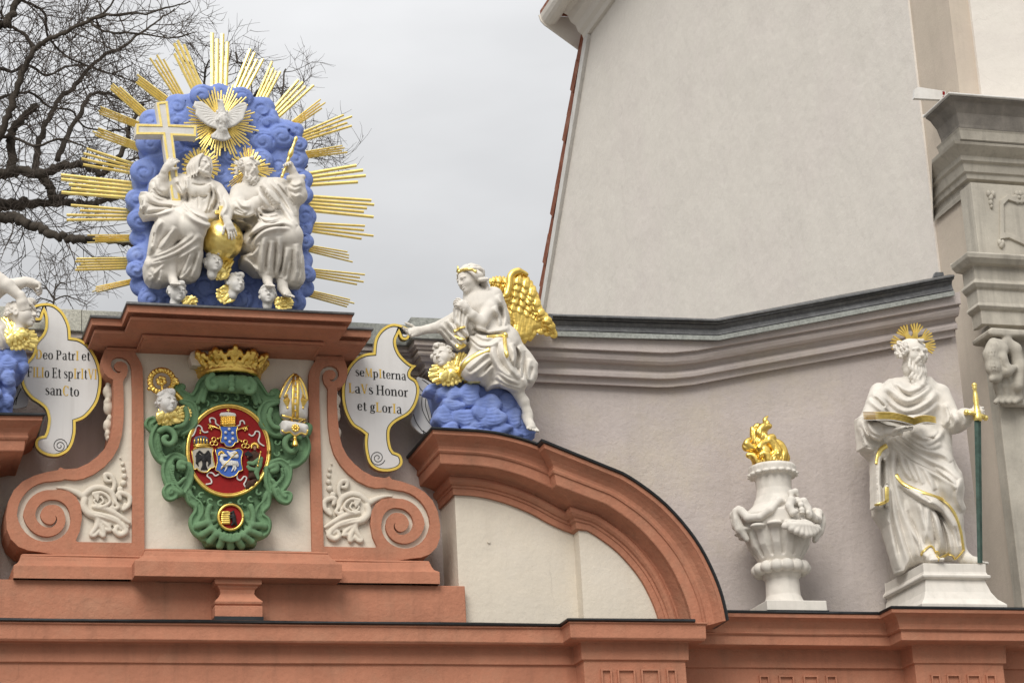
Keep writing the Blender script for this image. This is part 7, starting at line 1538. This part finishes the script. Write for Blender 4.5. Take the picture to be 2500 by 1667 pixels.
def Fl(pts, r, d=UD): 
    q = spl([(p[0], p[1], d + (p[2] if len(p) > 2 else 0)) for p in pts], 5); t = np.linspace(0, 1, len(q)); S.chain([Gp(*p) for p in q], np.interp(t, np.linspace(0, 1, len(r)), r), .006)
S.ell(Gp(400, 445, UD), (.145, .12, .06), .02)
Fl([(320, 430), (290, 390), (250, 380), (262, 400)], [.045, .035, .018, .006], .05); Fl([(330, 420), (340, 360), (300, 330), (235, 330), (218, 300)], [.05, .042, .034, .026, .008], .04)
Fl([(280, 330), (240, 300), (260, 270), (275, 285)], [.03, .028, .018, .006], .05); Fl([(380, 430), (370, 350), (330, 330), (350, 300), (400, 280)], [.05, .045, .034, .03, .014], .08)
Fl([(420, 420), (450, 360), (420, 300), (400, 270), (425, 250), (445, 270)], [.05, .048, .042, .036, .024, .008], .06); Fl([(470, 430), (500, 370), (480, 310), (450, 285), (460, 310)], [.045, .04, .034, .022, .008], .05)
Fl([(490, 430), (520, 400), (505, 345), (508, 330)], [.04, .032, .02, .006], .02); Fl([(500, 450), (520, 420), (518, 380)], [.035, .026, .008], .0); Fl([(400, 420), (380, 380), (350, 370), (330, 395)], [.04, .034, .026, .01], .11); Fl([(440, 430), (430, 395), (460, 370), (470, 400)], [.036, .03, .024, .01], .11)
Fl([(340, 330), (320, 290), (350, 240), (340, 190), (310, 175), (290, 195)], [.05, .05, .046, .034, .022, .008], .0); Fl([(390, 320), (360, 260), (330, 220), (360, 180), (400, 175), (408, 165)], [.046, .044, .036, .034, .022, .006], .03); Fl([(300, 290), (290, 240), (285, 200), (275, 185)], [.034, .03, .024, .006], .0)
Fl([(350, 210), (385, 170), (370, 130), (392, 102)], [.034, .028, .018, .004], .0)
S.relief([], [(V('G', q), .008, 1.8) for q in ([(300, 440), (280, 400), (262, 385)], [(320, 430), (325, 380), (290, 345), (245, 335)], [(345, 430), (350, 370), (320, 340), (290, 300), (265, 290)], [(370, 430), (365, 380), (350, 340), (370, 300), (390, 290)], [(400, 430), (415, 380), (440, 340), (425, 290), (415, 270)], [(430, 440), (460, 380), (445, 320), (430, 280)], [(455, 440), (480, 380), (470, 330), (455, 300)], [(480, 440), (500, 390), (490, 340)], [(500, 440), (512, 410), (512, 370)], [(310, 330), (300, 280), (325, 240), (330, 200), (305, 185)], [(330, 320), (325, 270), (350, 235), (350, 200)], [(365, 300), (355, 250), (345, 225), (370, 190), (395, 180)], [(385, 290), (370, 240), (360, 215), (385, 185)], [(360, 190), (380, 160), (380, 130)], [(280, 300), (288, 250), (282, 205)], [(330, 400), (350, 385), (375, 395)], [(420, 410), (440, 385), (460, 385)])])
S.build('flame', M_GOLD2, ur)

# ================================================================== saint with book and sword
def Hp(x, y, d): return UV('H', x, y, d)
def Hx(pts, d): return XZ(V('H', pts), d)
pe = thing('pedestal', 'white moulded pedestal carrying the saint statue on the right ledge', 'pedestal', (Hp(520, 1500, .2)[0], -.1, LEDGE_Z))
pf = .34
rows = [(.11, 1498), (.11, 1470), (.10, 1466), (.06, 1445), (.025, 1410), (.005, 1365), (.0, 1348), (.02, 1344), (.035, 1336), (.035, 1326), (.02, 1320), (.012, 1310), (.012, 1268)]
zz = [Hp(550, y, pf + o)[2] for o, y in rows]; zz[0] = LEDGE_Z - .01
pl, pr = Hp(412, 1350, pf)[0], Hp(712, 1350, pf)[0]
MB().sweep([((pl, .38, 0), (-1, 0, 0), UPZ), ((pl, -pf, 0), (-1, -1, 0), UPZ), ((pr, -pf, 0), (1, -1, 0), UPZ), ((pr, .38, 0), (1, 0, 0), UPZ)], [(o, z) for (o, _), z in zip(rows, zz)] + [(-.15, zz[-1])]).build('die', M_WHITE, pe, bevel=.004)
MB().box((pl - .0, -pf - .0, zz[-1] - .05), (pr + .0, .38, zz[-1] - .002)).build('top_slab', M_WHITE, pe)
MB().box((pl - .02, -pf - .118, LEDGE_Z - .03), (pr + .125, -pf + .1, LEDGE_Z + .004)).build('lead_pad', M_DARKMET, pe)
PZ = zz[-1]
sp = thing('statue', 'white stone statue of a long-bearded standing saint in gold-trimmed robe', 'statue', (Hp(450, 1270, .1)[0], -.05, PZ))
S = Sculpt.px(2085, 810, 2445, 1420, -.30, .56, .0053)
body = [(228, 338), (340, 322), (430, 328), (482, 380), (522, 460), (562, 500), (602, 488), (625, 510), (645, 575), (600, 604), (540, 612), (546, 740), (592, 820), (606, 900), (600, 960), (614, 1000), (592, 1060), (610, 1150), (606, 1232), (560, 1252), (480, 1246), (380, 1244), (372, 1275), (330, 1292), (280, 1340), (266, 1290), (240, 1200), (206, 1086), (160, 1020), (156, 985), (160, 870), (160, 760), (100, 700), (76, 600), (86, 530), (140, 445), (164, 392)]
S.slab(Hx(body, .02), -.13, .16, .11, .03, 1, .14)
S.ell(Hp(345, 460, .06), (.215, .155, .19), .06); S.ell(Hp(390, 700, .06), (.20, .16, .24), .06)
limb(S, 'H', [(465, 740, .08), (535, 880, .24), (548, 1050, .14), (560, 1200, .08)], [.125, .095, .075, .08], .06)
limb(S, 'H', [(370, 760, .08), (400, 950, .16), (420, 1100, .14), (425, 1220, .12)], [.13, .105, .09, .085], .06)
limb(S, 'H', [(180, 410, .06), (118, 580, .16), (175, 600, .30), (225, 596, .36)], [.085, .078, .066, .04], .03)
limb(S, 'H', [(485, 415, .06), (545, 560, .12), (610, 530, .26), (645, 512, .32)], [.085, .085, .068, .035], .03)
S.slab(Hx([(76, 530), (130, 520), (170, 640), (220, 660), (225, 720), (180, 760), (170, 880), (215, 880), (218, 980), (158, 985), (155, 700), (90, 690)], .16), -.20, -.02, .03, .02, 1, .06)
head(S, Hp(352, 215, .14), .262, rot(12, -7, 4), 'side', 1.0, .42, nk=.24, seed=6)
hand(S, Hp(222, 602, .37), (1, -.15, .02), (0, -.25, 1), .21, .12, .10, 1, .0, r=.011)
hand(S, Hp(640, 512, .32), (1, -.25, .1), (.3, 1, 0), .18, .75, .05, 1, .5, r=.011)
foot(S, Hp(430, 1215, .20), (-.15, -1, -.10), .22); foot(S, Hp(610, 1222, .12), (.55, -.85, -.15), .21)
strokes(S, 'H', [
    (.020, (240, 350), (330, 400), (430, 350)), (.020, (215, 370), (320, 450), (440, 370)), (.020, (170, 390), (300, 500), (420, 460), (470, 400)), (.018, (150, 400), (270, 530), (400, 520), (480, 460)), (.016, (230, 400), (300, 450), (400, 420)),
    (.018, (240, 630), (330, 680), (420, 740), (520, 790), (590, 850)), (.018, (230, 640), (300, 720), (430, 800), (560, 870)), (.016, (300, 620), (400, 670), (470, 640), (505, 590)), (.016, (360, 640), (430, 690), (490, 660)), (.015, (330, 600), (420, 640), (480, 600)), (.016, (270, 610), (380, 690), (500, 720), (540, 760)),
    (.022, (255, 760), (275, 850), (380, 930), (480, 980), (560, 1090), (600, 1220)), (.018, (250, 680), (250, 800), (280, 950), (330, 1100), (370, 1240)), (.016, (280, 690), (300, 780), (340, 850)), (.014, (310, 700), (335, 790), (370, 860)), (.014, (345, 720), (370, 800), (400, 870)), (.014, (390, 760), (420, 820), (460, 900)),
    (.018, (240, 860), (250, 1000), (290, 1150), (330, 1280)), (.018, (300, 950), (330, 1080), (390, 1180), (400, 1240)), (.016, (420, 970), (420, 1080), (400, 1180)), (.017, (450, 1000), (480, 1100), (500, 1230)), (.016, (490, 1030), (530, 1140), (545, 1230)), (.016, (380, 950), (400, 1050), (440, 1170)), (.015, (540, 1060), (570, 1140), (580, 1230)),
    (.016, (220, 1000), (240, 1120), (275, 1300)), (.016, (180, 720), (175, 850), (185, 1000)), (.016, (205, 700), (215, 850), (225, 1000)), (.015, (590, 830), (570, 930), (600, 1010)), (.016, (450, 780), (540, 850), (580, 920)),
    (.016, (120, 440), (170, 480), (220, 520)), (.016, (140, 410), (190, 450), (235, 500)), (.016, (90, 540), (120, 620), (190, 650)), (.014, (110, 520), (140, 600), (200, 630)), (.015, (85, 580), (110, 660), (160, 720)), (.015, (510, 460), (530, 530), (500, 580)), (.015, (540, 500), (560, 560), (540, 600)), (.014, (590, 500), (610, 550), (600, 590))],
    [(.014, (260, 370), (340, 430), (430, 380)), (.014, (200, 400), (310, 480), (440, 430)), (.014, (240, 660), (340, 750), (480, 820), (570, 880)), (.014, (270, 640), (380, 710), (500, 760)), (.015, (270, 880), (380, 960), (480, 1020), (550, 1130)), (.014, (265, 720), (270, 830)), (.013, (320, 1000), (370, 1120), (390, 1200)), (.013, (435, 990), (455, 1100), (460, 1210)), (.013, (475, 1010), (510, 1120), (520, 1220)), (.013, (270, 1000), (310, 1150), (350, 1260)), (.013, (235, 900), (245, 1050), (280, 1220)), (.014, (195, 720), (195, 860), (205, 1000)), (.013, (100, 560), (140, 640), (200, 670)), (.013, (155, 430), (210, 480)), (.012, (520, 480), (540, 560)), (.012, (395, 630), (460, 640)), (.013, (390, 920), (440, 960)), (.012, (560, 1080), (585, 1180))])
S.noise(.001, 80, 2)
S.cut_below(PZ - .002)
S.build('body', M_WHITE, sp)
for pts, r in (([(262, 820), (300, 868), (390, 908), (480, 940), (540, 988), (582, 1080), (604, 1205)], .013), ([(216, 676), (188, 694), (172, 730), (166, 770)], .015), ([(216, 884), (216, 930), (212, 958), (160, 976)], .014), ([(388, 1224), (410, 1196), (440, 1180), (462, 1215), (482, 1244), (510, 1226), (545, 1226), (556, 1248), (580, 1230), (600, 1206)], .013)):
    trim(S, 'H', pts, r, 'gold_hem', M_GOLD, sp, .003)
# metal halo of palm fronds
hm = MB(); hc = np.array(V1('H', 352, 165)); hd = -.02
for k, (tx, ty) in enumerate(((240, 155), (288, 80), (370, 62), (440, 110), (460, 180))):
    t = np.array(V1('H', tx, ty)); u = t - hc; L_ = np.linalg.norm(u); u /= L_; nn = np.array([-u[1], u[0]])
    for j, a in enumerate((-.30, -.15, 0, .15, .30)):
        e = hc + (u * math.cos(a) + nn * math.sin(a)) * L_ * (1 - .10 * abs(a) * 2) ; b = hc + u * L_ * .40; w_ = nn * 2.4
        hm.prism([tuple(b - w_ * .7), tuple(b + w_ * .7), tuple(e + nn * 1.9), tuple(e + u * 3), tuple(e - nn * 1.9)], hd + .003 * (j % 2) + .0015 * k, hd - .012 + .0015 * k)
    hm.prism([tuple(hc - nn * 12), tuple(hc + nn * 12), tuple(hc + u * L_ * .62 + nn * 4), tuple(hc + u * L_ * .62 - nn * 4)], hd + .004 + .0013 * k, hd - .010 - .0007 * k)
hm.build('palm_halo', M_GOLD2, sp)
# open book
bk = thing('book', 'open book with gold page edges lying on the saint hand', 'book', Hp(290, 590, .42))
bl, bm_, br = Hp(136, 562, .40), Hp(330, 588, .40), Hp(440, 582, .40)
def leaf(p, q, hgt, n=9, sag=.018):
    v = []
    for i in range(n):
        t = i / (n - 1); c = p + (q - p) * t + np.array([0, 0, sag * math.sin(t * math.pi) + .012 * (t > .9) * 0]); th = hgt * (.35 + .65 * math.sin(min(t * 1.3, 1) * math.pi / 2))
        for y, z in ((-.10, 0), (.12, .066), (.12, .066 + th), (-.10, th)): v.append(c + np.array([0, y, z]))
    f = [[i * 4 + a, i * 4 + (a + 1) % 4, (i + 1) * 4 + (a + 1) % 4, (i + 1) * 4 + a] for i in range(n - 1) for a in range(4)] + [[0, 3, 2, 1], [4 * n - 4 + a for a in range(4)]]
    return v, f
for e_, h_ in ((bl, .064), (br, .058)):
    for k in range(6):
        v, f = leaf(bm_, e_, h_ / 6 * .62); o = np.array([0, .002 * (k % 2), h_ / 6 * k + .004]); MB().add([p + o for p in v], f).build('page_block', M_GOLD2, bk)
    v, f = leaf(bm_, e_, .004); MB().add([p + np.array([0, .03, h_ + .008]) for p in v], f).build('page', M_WHITE, bk)
    v, f = leaf(bm_, e_, .006); MB().add([p + np.array([0, 0, -.006]) for p in v], f).build('cover', M_WHITE, bk)
# sword
sw = thing('sword', 'green bronze sword with gold hilt standing upright in the saint hand', 'sword', Hp(686, 1266, .36))
p0, p1 = Hp(674, 552, .36), Hp(686, 1266, .36); wv = np.array([.031, 0, 0]); dv_ = np.array([0, .009, 0])
MB().add([p0 - wv, p0 - dv_, p0 + wv, p0 + dv_, p1 - wv * .75, p1 - dv_, p1 + wv * .75, p1 + dv_], [(0, 4, 5, 1), (1, 5, 6, 2), (2, 6, 7, 3), (3, 7, 4, 0), (3, 0, 1, 2)[:4], (4, 7, 6, 5)]).build('blade', M_PATINA, sw)
h = MB(); a, b = Hp(656, 358, .36), Hp(676, 552, .36)
tt = [(0, .006), (.04, .022), (.08, .024), (.12, .016), (.15, .022), (.18, .014), (.3, .020), (.45, .024), (.6, .020), (.70, .024), (.74, .030), (.80, .030), (.85, .034), (.92, .036), (.97, .036), (1, .030)]
h.tube([a + (b - a) * t for t, _ in tt], [r for _, r in tt], 12); h.build('hilt', M_GOLD, sw, smooth=True)
h = MB(); h.tube([Hp(620, 508, .36), Hp(645, 512, .37), Hp(690, 524, .37), Hp(712, 534, .36)], [.022, .016, .016, .022], 10); h.ball(Hp(618, 508, .36), .024, 10, 8); h.ball(Hp(714, 536, .36), .024, 10, 8); h.build('crossguard', M_GOLD, sw, smooth=True)

# ================================================================== bare trees behind
def O3(x, y, d): return UV('O', x, y, d)
class Tree:
    def __init__(s, seed): s.t = MB(); s.c = MB(); s.r = random.Random(seed); s.n = 0
    def limb(s, pts, r0, r1, into=None, seg=7):
        P = np.array(spl([tuple(p) for p in pts], 6)); k = len(P); jit = np.array([[s.r.uniform(-1, 1) for _ in range(3)] for _ in range(k)]) * r0 * .35; jit[0] = 0
        P = P + jit; R = np.linspace(r0, r1, k) * np.array([s.r.uniform(.88, 1.15) for _ in range(k)]); (into or s.t).tube(P, R, seg, True); return P, R
    def twig(s, p, d, L, r, lev, droop=0.):
        """one crooked twig with side twigs"""
        k = 4 if lev > 0 else 3; P = [np.array(p)]; d = np.array(d, float)
        for i in range(k):
            d = d + np.array([s.r.uniform(-.28, .28), s.r.uniform(-.2, .2), s.r.uniform(-.28, .28) + .05 - droop]); d /= np.linalg.norm(d); P.append(P[-1] + d * L / k)
        s.c.tube(P, np.linspace(r, r * .45, k + 1), 4 if r > .012 else 3, False); s.n += 1
        if lev <= 0: return
        m = s.r.randint(3, 4)
        for i in range(m):
            f = s.r.uniform(.2, 1); j = min(int(f * k), k - 1); q = P[j] + (P[j + 1] - P[j]) * (f * k - j); dd = P[j + 1] - P[j]; dd /= np.linalg.norm(dd)
            a = s.r.choice((-1, 1)) * s.r.uniform(.45, 1.1); e = np.array([dd[0] * math.cos(a) - dd[2] * math.sin(a), dd[1] + s.r.uniform(-.5, .5), dd[0] * math.sin(a) + dd[2] * math.cos(a)])
            s.twig(q, e / np.linalg.norm(e), L * s.r.uniform(.5, .75), max(r * .62, .0035), lev - 1, droop)
    def sprout(s, P, R, n, L, lev, f0=.1, droop=0., rr=.008):
        for i in range(n):
            j = s.r.randint(int(f0 * (len(P) - 1)), len(P) - 2); q = P[j]; dd = P[j + 1] - P[j]; dd /= np.linalg.norm(dd) + 1e-9; a = s.r.choice((-1, 1)) * s.r.uniform(.5, 1.35)
            e = np.array([dd[0] * math.cos(a) - dd[2] * math.sin(a), s.r.uniform(-.5, .5), dd[0] * math.sin(a) + dd[2] * math.cos(a)]); s.twig(q, e / np.linalg.norm(e), L * s.r.uniform(.6, 1.2), min(rr, R[j] * .6), lev, droop)
    def build(s, label, base, group=None):
        t = thing('bare_tree', label, 'tree', base, group); s.t.build('trunk', M_BARK, t, smooth=True); s.c.build('crown', M_TWIG, t, smooth=True); return t
TR = Tree(5); TD = -9.
K_ = .4845 * 26.6 / 17.6 / 300                                     # metres per view pixel at that distance
def lb_(pts, w0, w1, d=TD, dv=0.):
    n = len(pts); return TR.limb([O3(x, y, d + dv * i / max(n - 1, 1)) for i, (x, y) in enumerate(pts)], w0 * K_ / 2, w1 * K_ / 2)
base = O3(-330, 900, TD); gb_ = np.array([base[0] - .6, base[1], 0])
TR.limb([gb_, gb_ + np.array([.1, 0, 3]), gb_ + np.array([.35, 0, 6]), base, O3(-300, 500, TD), O3(-240, 100, TD), O3(-250, -250, TD), O3(-200, -520, TD)], .40, .04, seg=12)
L_ = []
L_.append((lb_([(-330, 1000), (-150, 1080), (0, 1092), (60, 1096), (130, 1125), (220, 1160), (330, 1196), (410, 1208), (520, 1214), (640, 1228), (760, 1246), (860, 1240)], 62, 20, dv=1.5), 26, .9, 2, .05))
L_.append((lb_([(-330, 1010), (-120, 1040), (0, 1040), (90, 1030), (130, 1022), (280, 1020), (420, 1026), (540, 1008), (620, 985), (720, 950)], 66, 18, dv=-1), 22, .9, 2, .0))
L_.append((lb_([(-320, 800), (-100, 880), (0, 882), (100, 862), (200, 882), (280, 850), (330, 832), (450, 842), (520, 880), (600, 800), (640, 700), (660, 620), (720, 520)], 60, 14, dv=1), 26, 1., 2, .0))
L_.append((lb_([(20, 880), (62, 835), (50, 720), (70, 655), (140, 575), (178, 528)], 46, 34), 10, .7, 2, .0))
L_.append((lb_([(180, 875), (192, 750), (232, 620), (300, 500), (380, 430), (500, 295), (600, 250), (690, 185), (790, 110), (880, 50)], 34, 7, dv=-1.5), 26, 1., 2, .0))
L_.append((lb_([(-260, -60), (-100, 90), (0, 125), (40, 108), (72, 40), (105, -40)], 56, 30), 10, .9, 2, .0))
L_.append((lb_([(-260, 860), (-60, 740), (0, 690), (50, 560), (100, 400), (170, 262), (245, 200), (360, 150), (480, 92), (580, 78), (760, 62), (960, 10)], 44, 6, dv=1.), 34, 1.05, 2, .0))
L_.append((lb_([(290, 810), (330, 700), (400, 580), (460, 480), (560, 476), (640, 520), (760, 510)], 30, 8, dv=-1.), 22, .9, 2, .0))
L_.append((lb_([(170, 262), (130, 180), (50, 132), (0, 60)], 22, 10), 10, .8, 2, .0))
L_.append((lb_([(400, 128), (530, 60), (585, -20)], 16, 7), 10, .8, 2, .0))
L_.append((lb_([(440, 90), (520, 158), (700, 170), (870, 192), (985, 160)], 14, 5, dv=.8), 16, .7, 2, .0))
L_.append((lb_([(440, 838), (560, 822), (690, 800), (760, 770)], 18, 7), 12, .8, 2, .0))
L_.append((lb_([(210, 885), (255, 950), (268, 1000), (380, 960), (430, 985)], 52, 20), 10, .7, 2, .05))
L_.append((lb_([(0, 690), (90, 700), (180, 740), (300, 700), (380, 720), (470, 760)], 18, 7, dv=1.), 16, .8, 2, .0))
L_.append((lb_([(-40, 330), (60, 360), (140, 330), (240, 380), (330, 340), (430, 330), (560, 370), (660, 330)], 18, 6, dv=-2), 22, .9, 2, .0))
L_.append((lb_([(100, 0), (220, 60), (240, 180), (330, 280), (460, 340), (620, 390), (720, 430)], 16, 6, dv=-1), 20, .9, 2, .0))
L_.append((lb_([(-60, 520), (40, 480), (160, 470), (250, 540), (360, 560), (430, 640), (560, 660), (660, 640)], 18, 6, dv=-1), 22, .9, 2, .0))
for (P, R), n, L, lev, dr in L_: TR.sprout(P, R, int(n * .72), L * .8, lev, .08, dr)
TR.build('large bare winter tree with thick dark limbs, rising behind the left of the gable', gb_)
T2 = Tree(21); D2 = -14.
def W3(x, y, d=D2): return UV('W', x, y, d)
g2 = np.array([*W3(560, 700)[:2], 0]); T2.limb([g2, g2 + np.array([0, 0, 5]), W3(545, 760), W3(540, 500), W3(535, 330), W3(545, 200), W3(550, 130)], .20, .012, seg=8)
for pts, w_ in (([(545, 420), (590, 330), (640, 240), (655, 160)], .06), ([(540, 480), (620, 400), (680, 330), (712, 295)], .07), ([(540, 380), (500, 280), (470, 190), (480, 140)], .06), ([(545, 300), (585, 220), (610, 190)], .045), ([(545, 330), (510, 240), (530, 120)], .045), ([(600, 420), (670, 385), (705, 350)], .05), ([(560, 480), (640, 450), (680, 400), (708, 382)], .05), ([(540, 520), (440, 400), (400, 300)], .05)):
    P, R = T2.limb([W3(x, y, D2 + rng.uniform(-1, 1)) for x, y in pts], w_ * .6, .010); T2.sprout(P, R, 8, .55, 2, .35, 0, .008)
T2.build('bare tree with fine reddish twigs directly behind the blue cloud relief', g2)
T3 = Tree(33); D3 = -20.
g3 = np.array([*W3(120, 690, D3)[:2], 0]); q3 = W3(120, 735, D3); T3.limb([g3, g3 + (q3 - g3) * .33, g3 + (q3 - g3) * .66, q3], .05, .03, seg=6); P, R = T3.limb([q3, W3(121, 710, D3), W3(124, 680, D3), W3(127, 650, D3)], .02, .010, seg=5)
for pts in ([(124, 685), (105, 660), (92, 650)], [(126, 665), (140, 650), (155, 655)], [(123, 690), (150, 680), (180, 690), (200, 700)], [(123, 695), (95, 685), (75, 695)]):
    P, R = T3.limb([W3(x, y, D3) for x, y in pts], .014, .007, seg=5); T3.sprout(P, R, 9, .5, 1, .1, 0, .007)
T3.build('small distant bare treetop showing just above the granite cap left of the gable', g3)
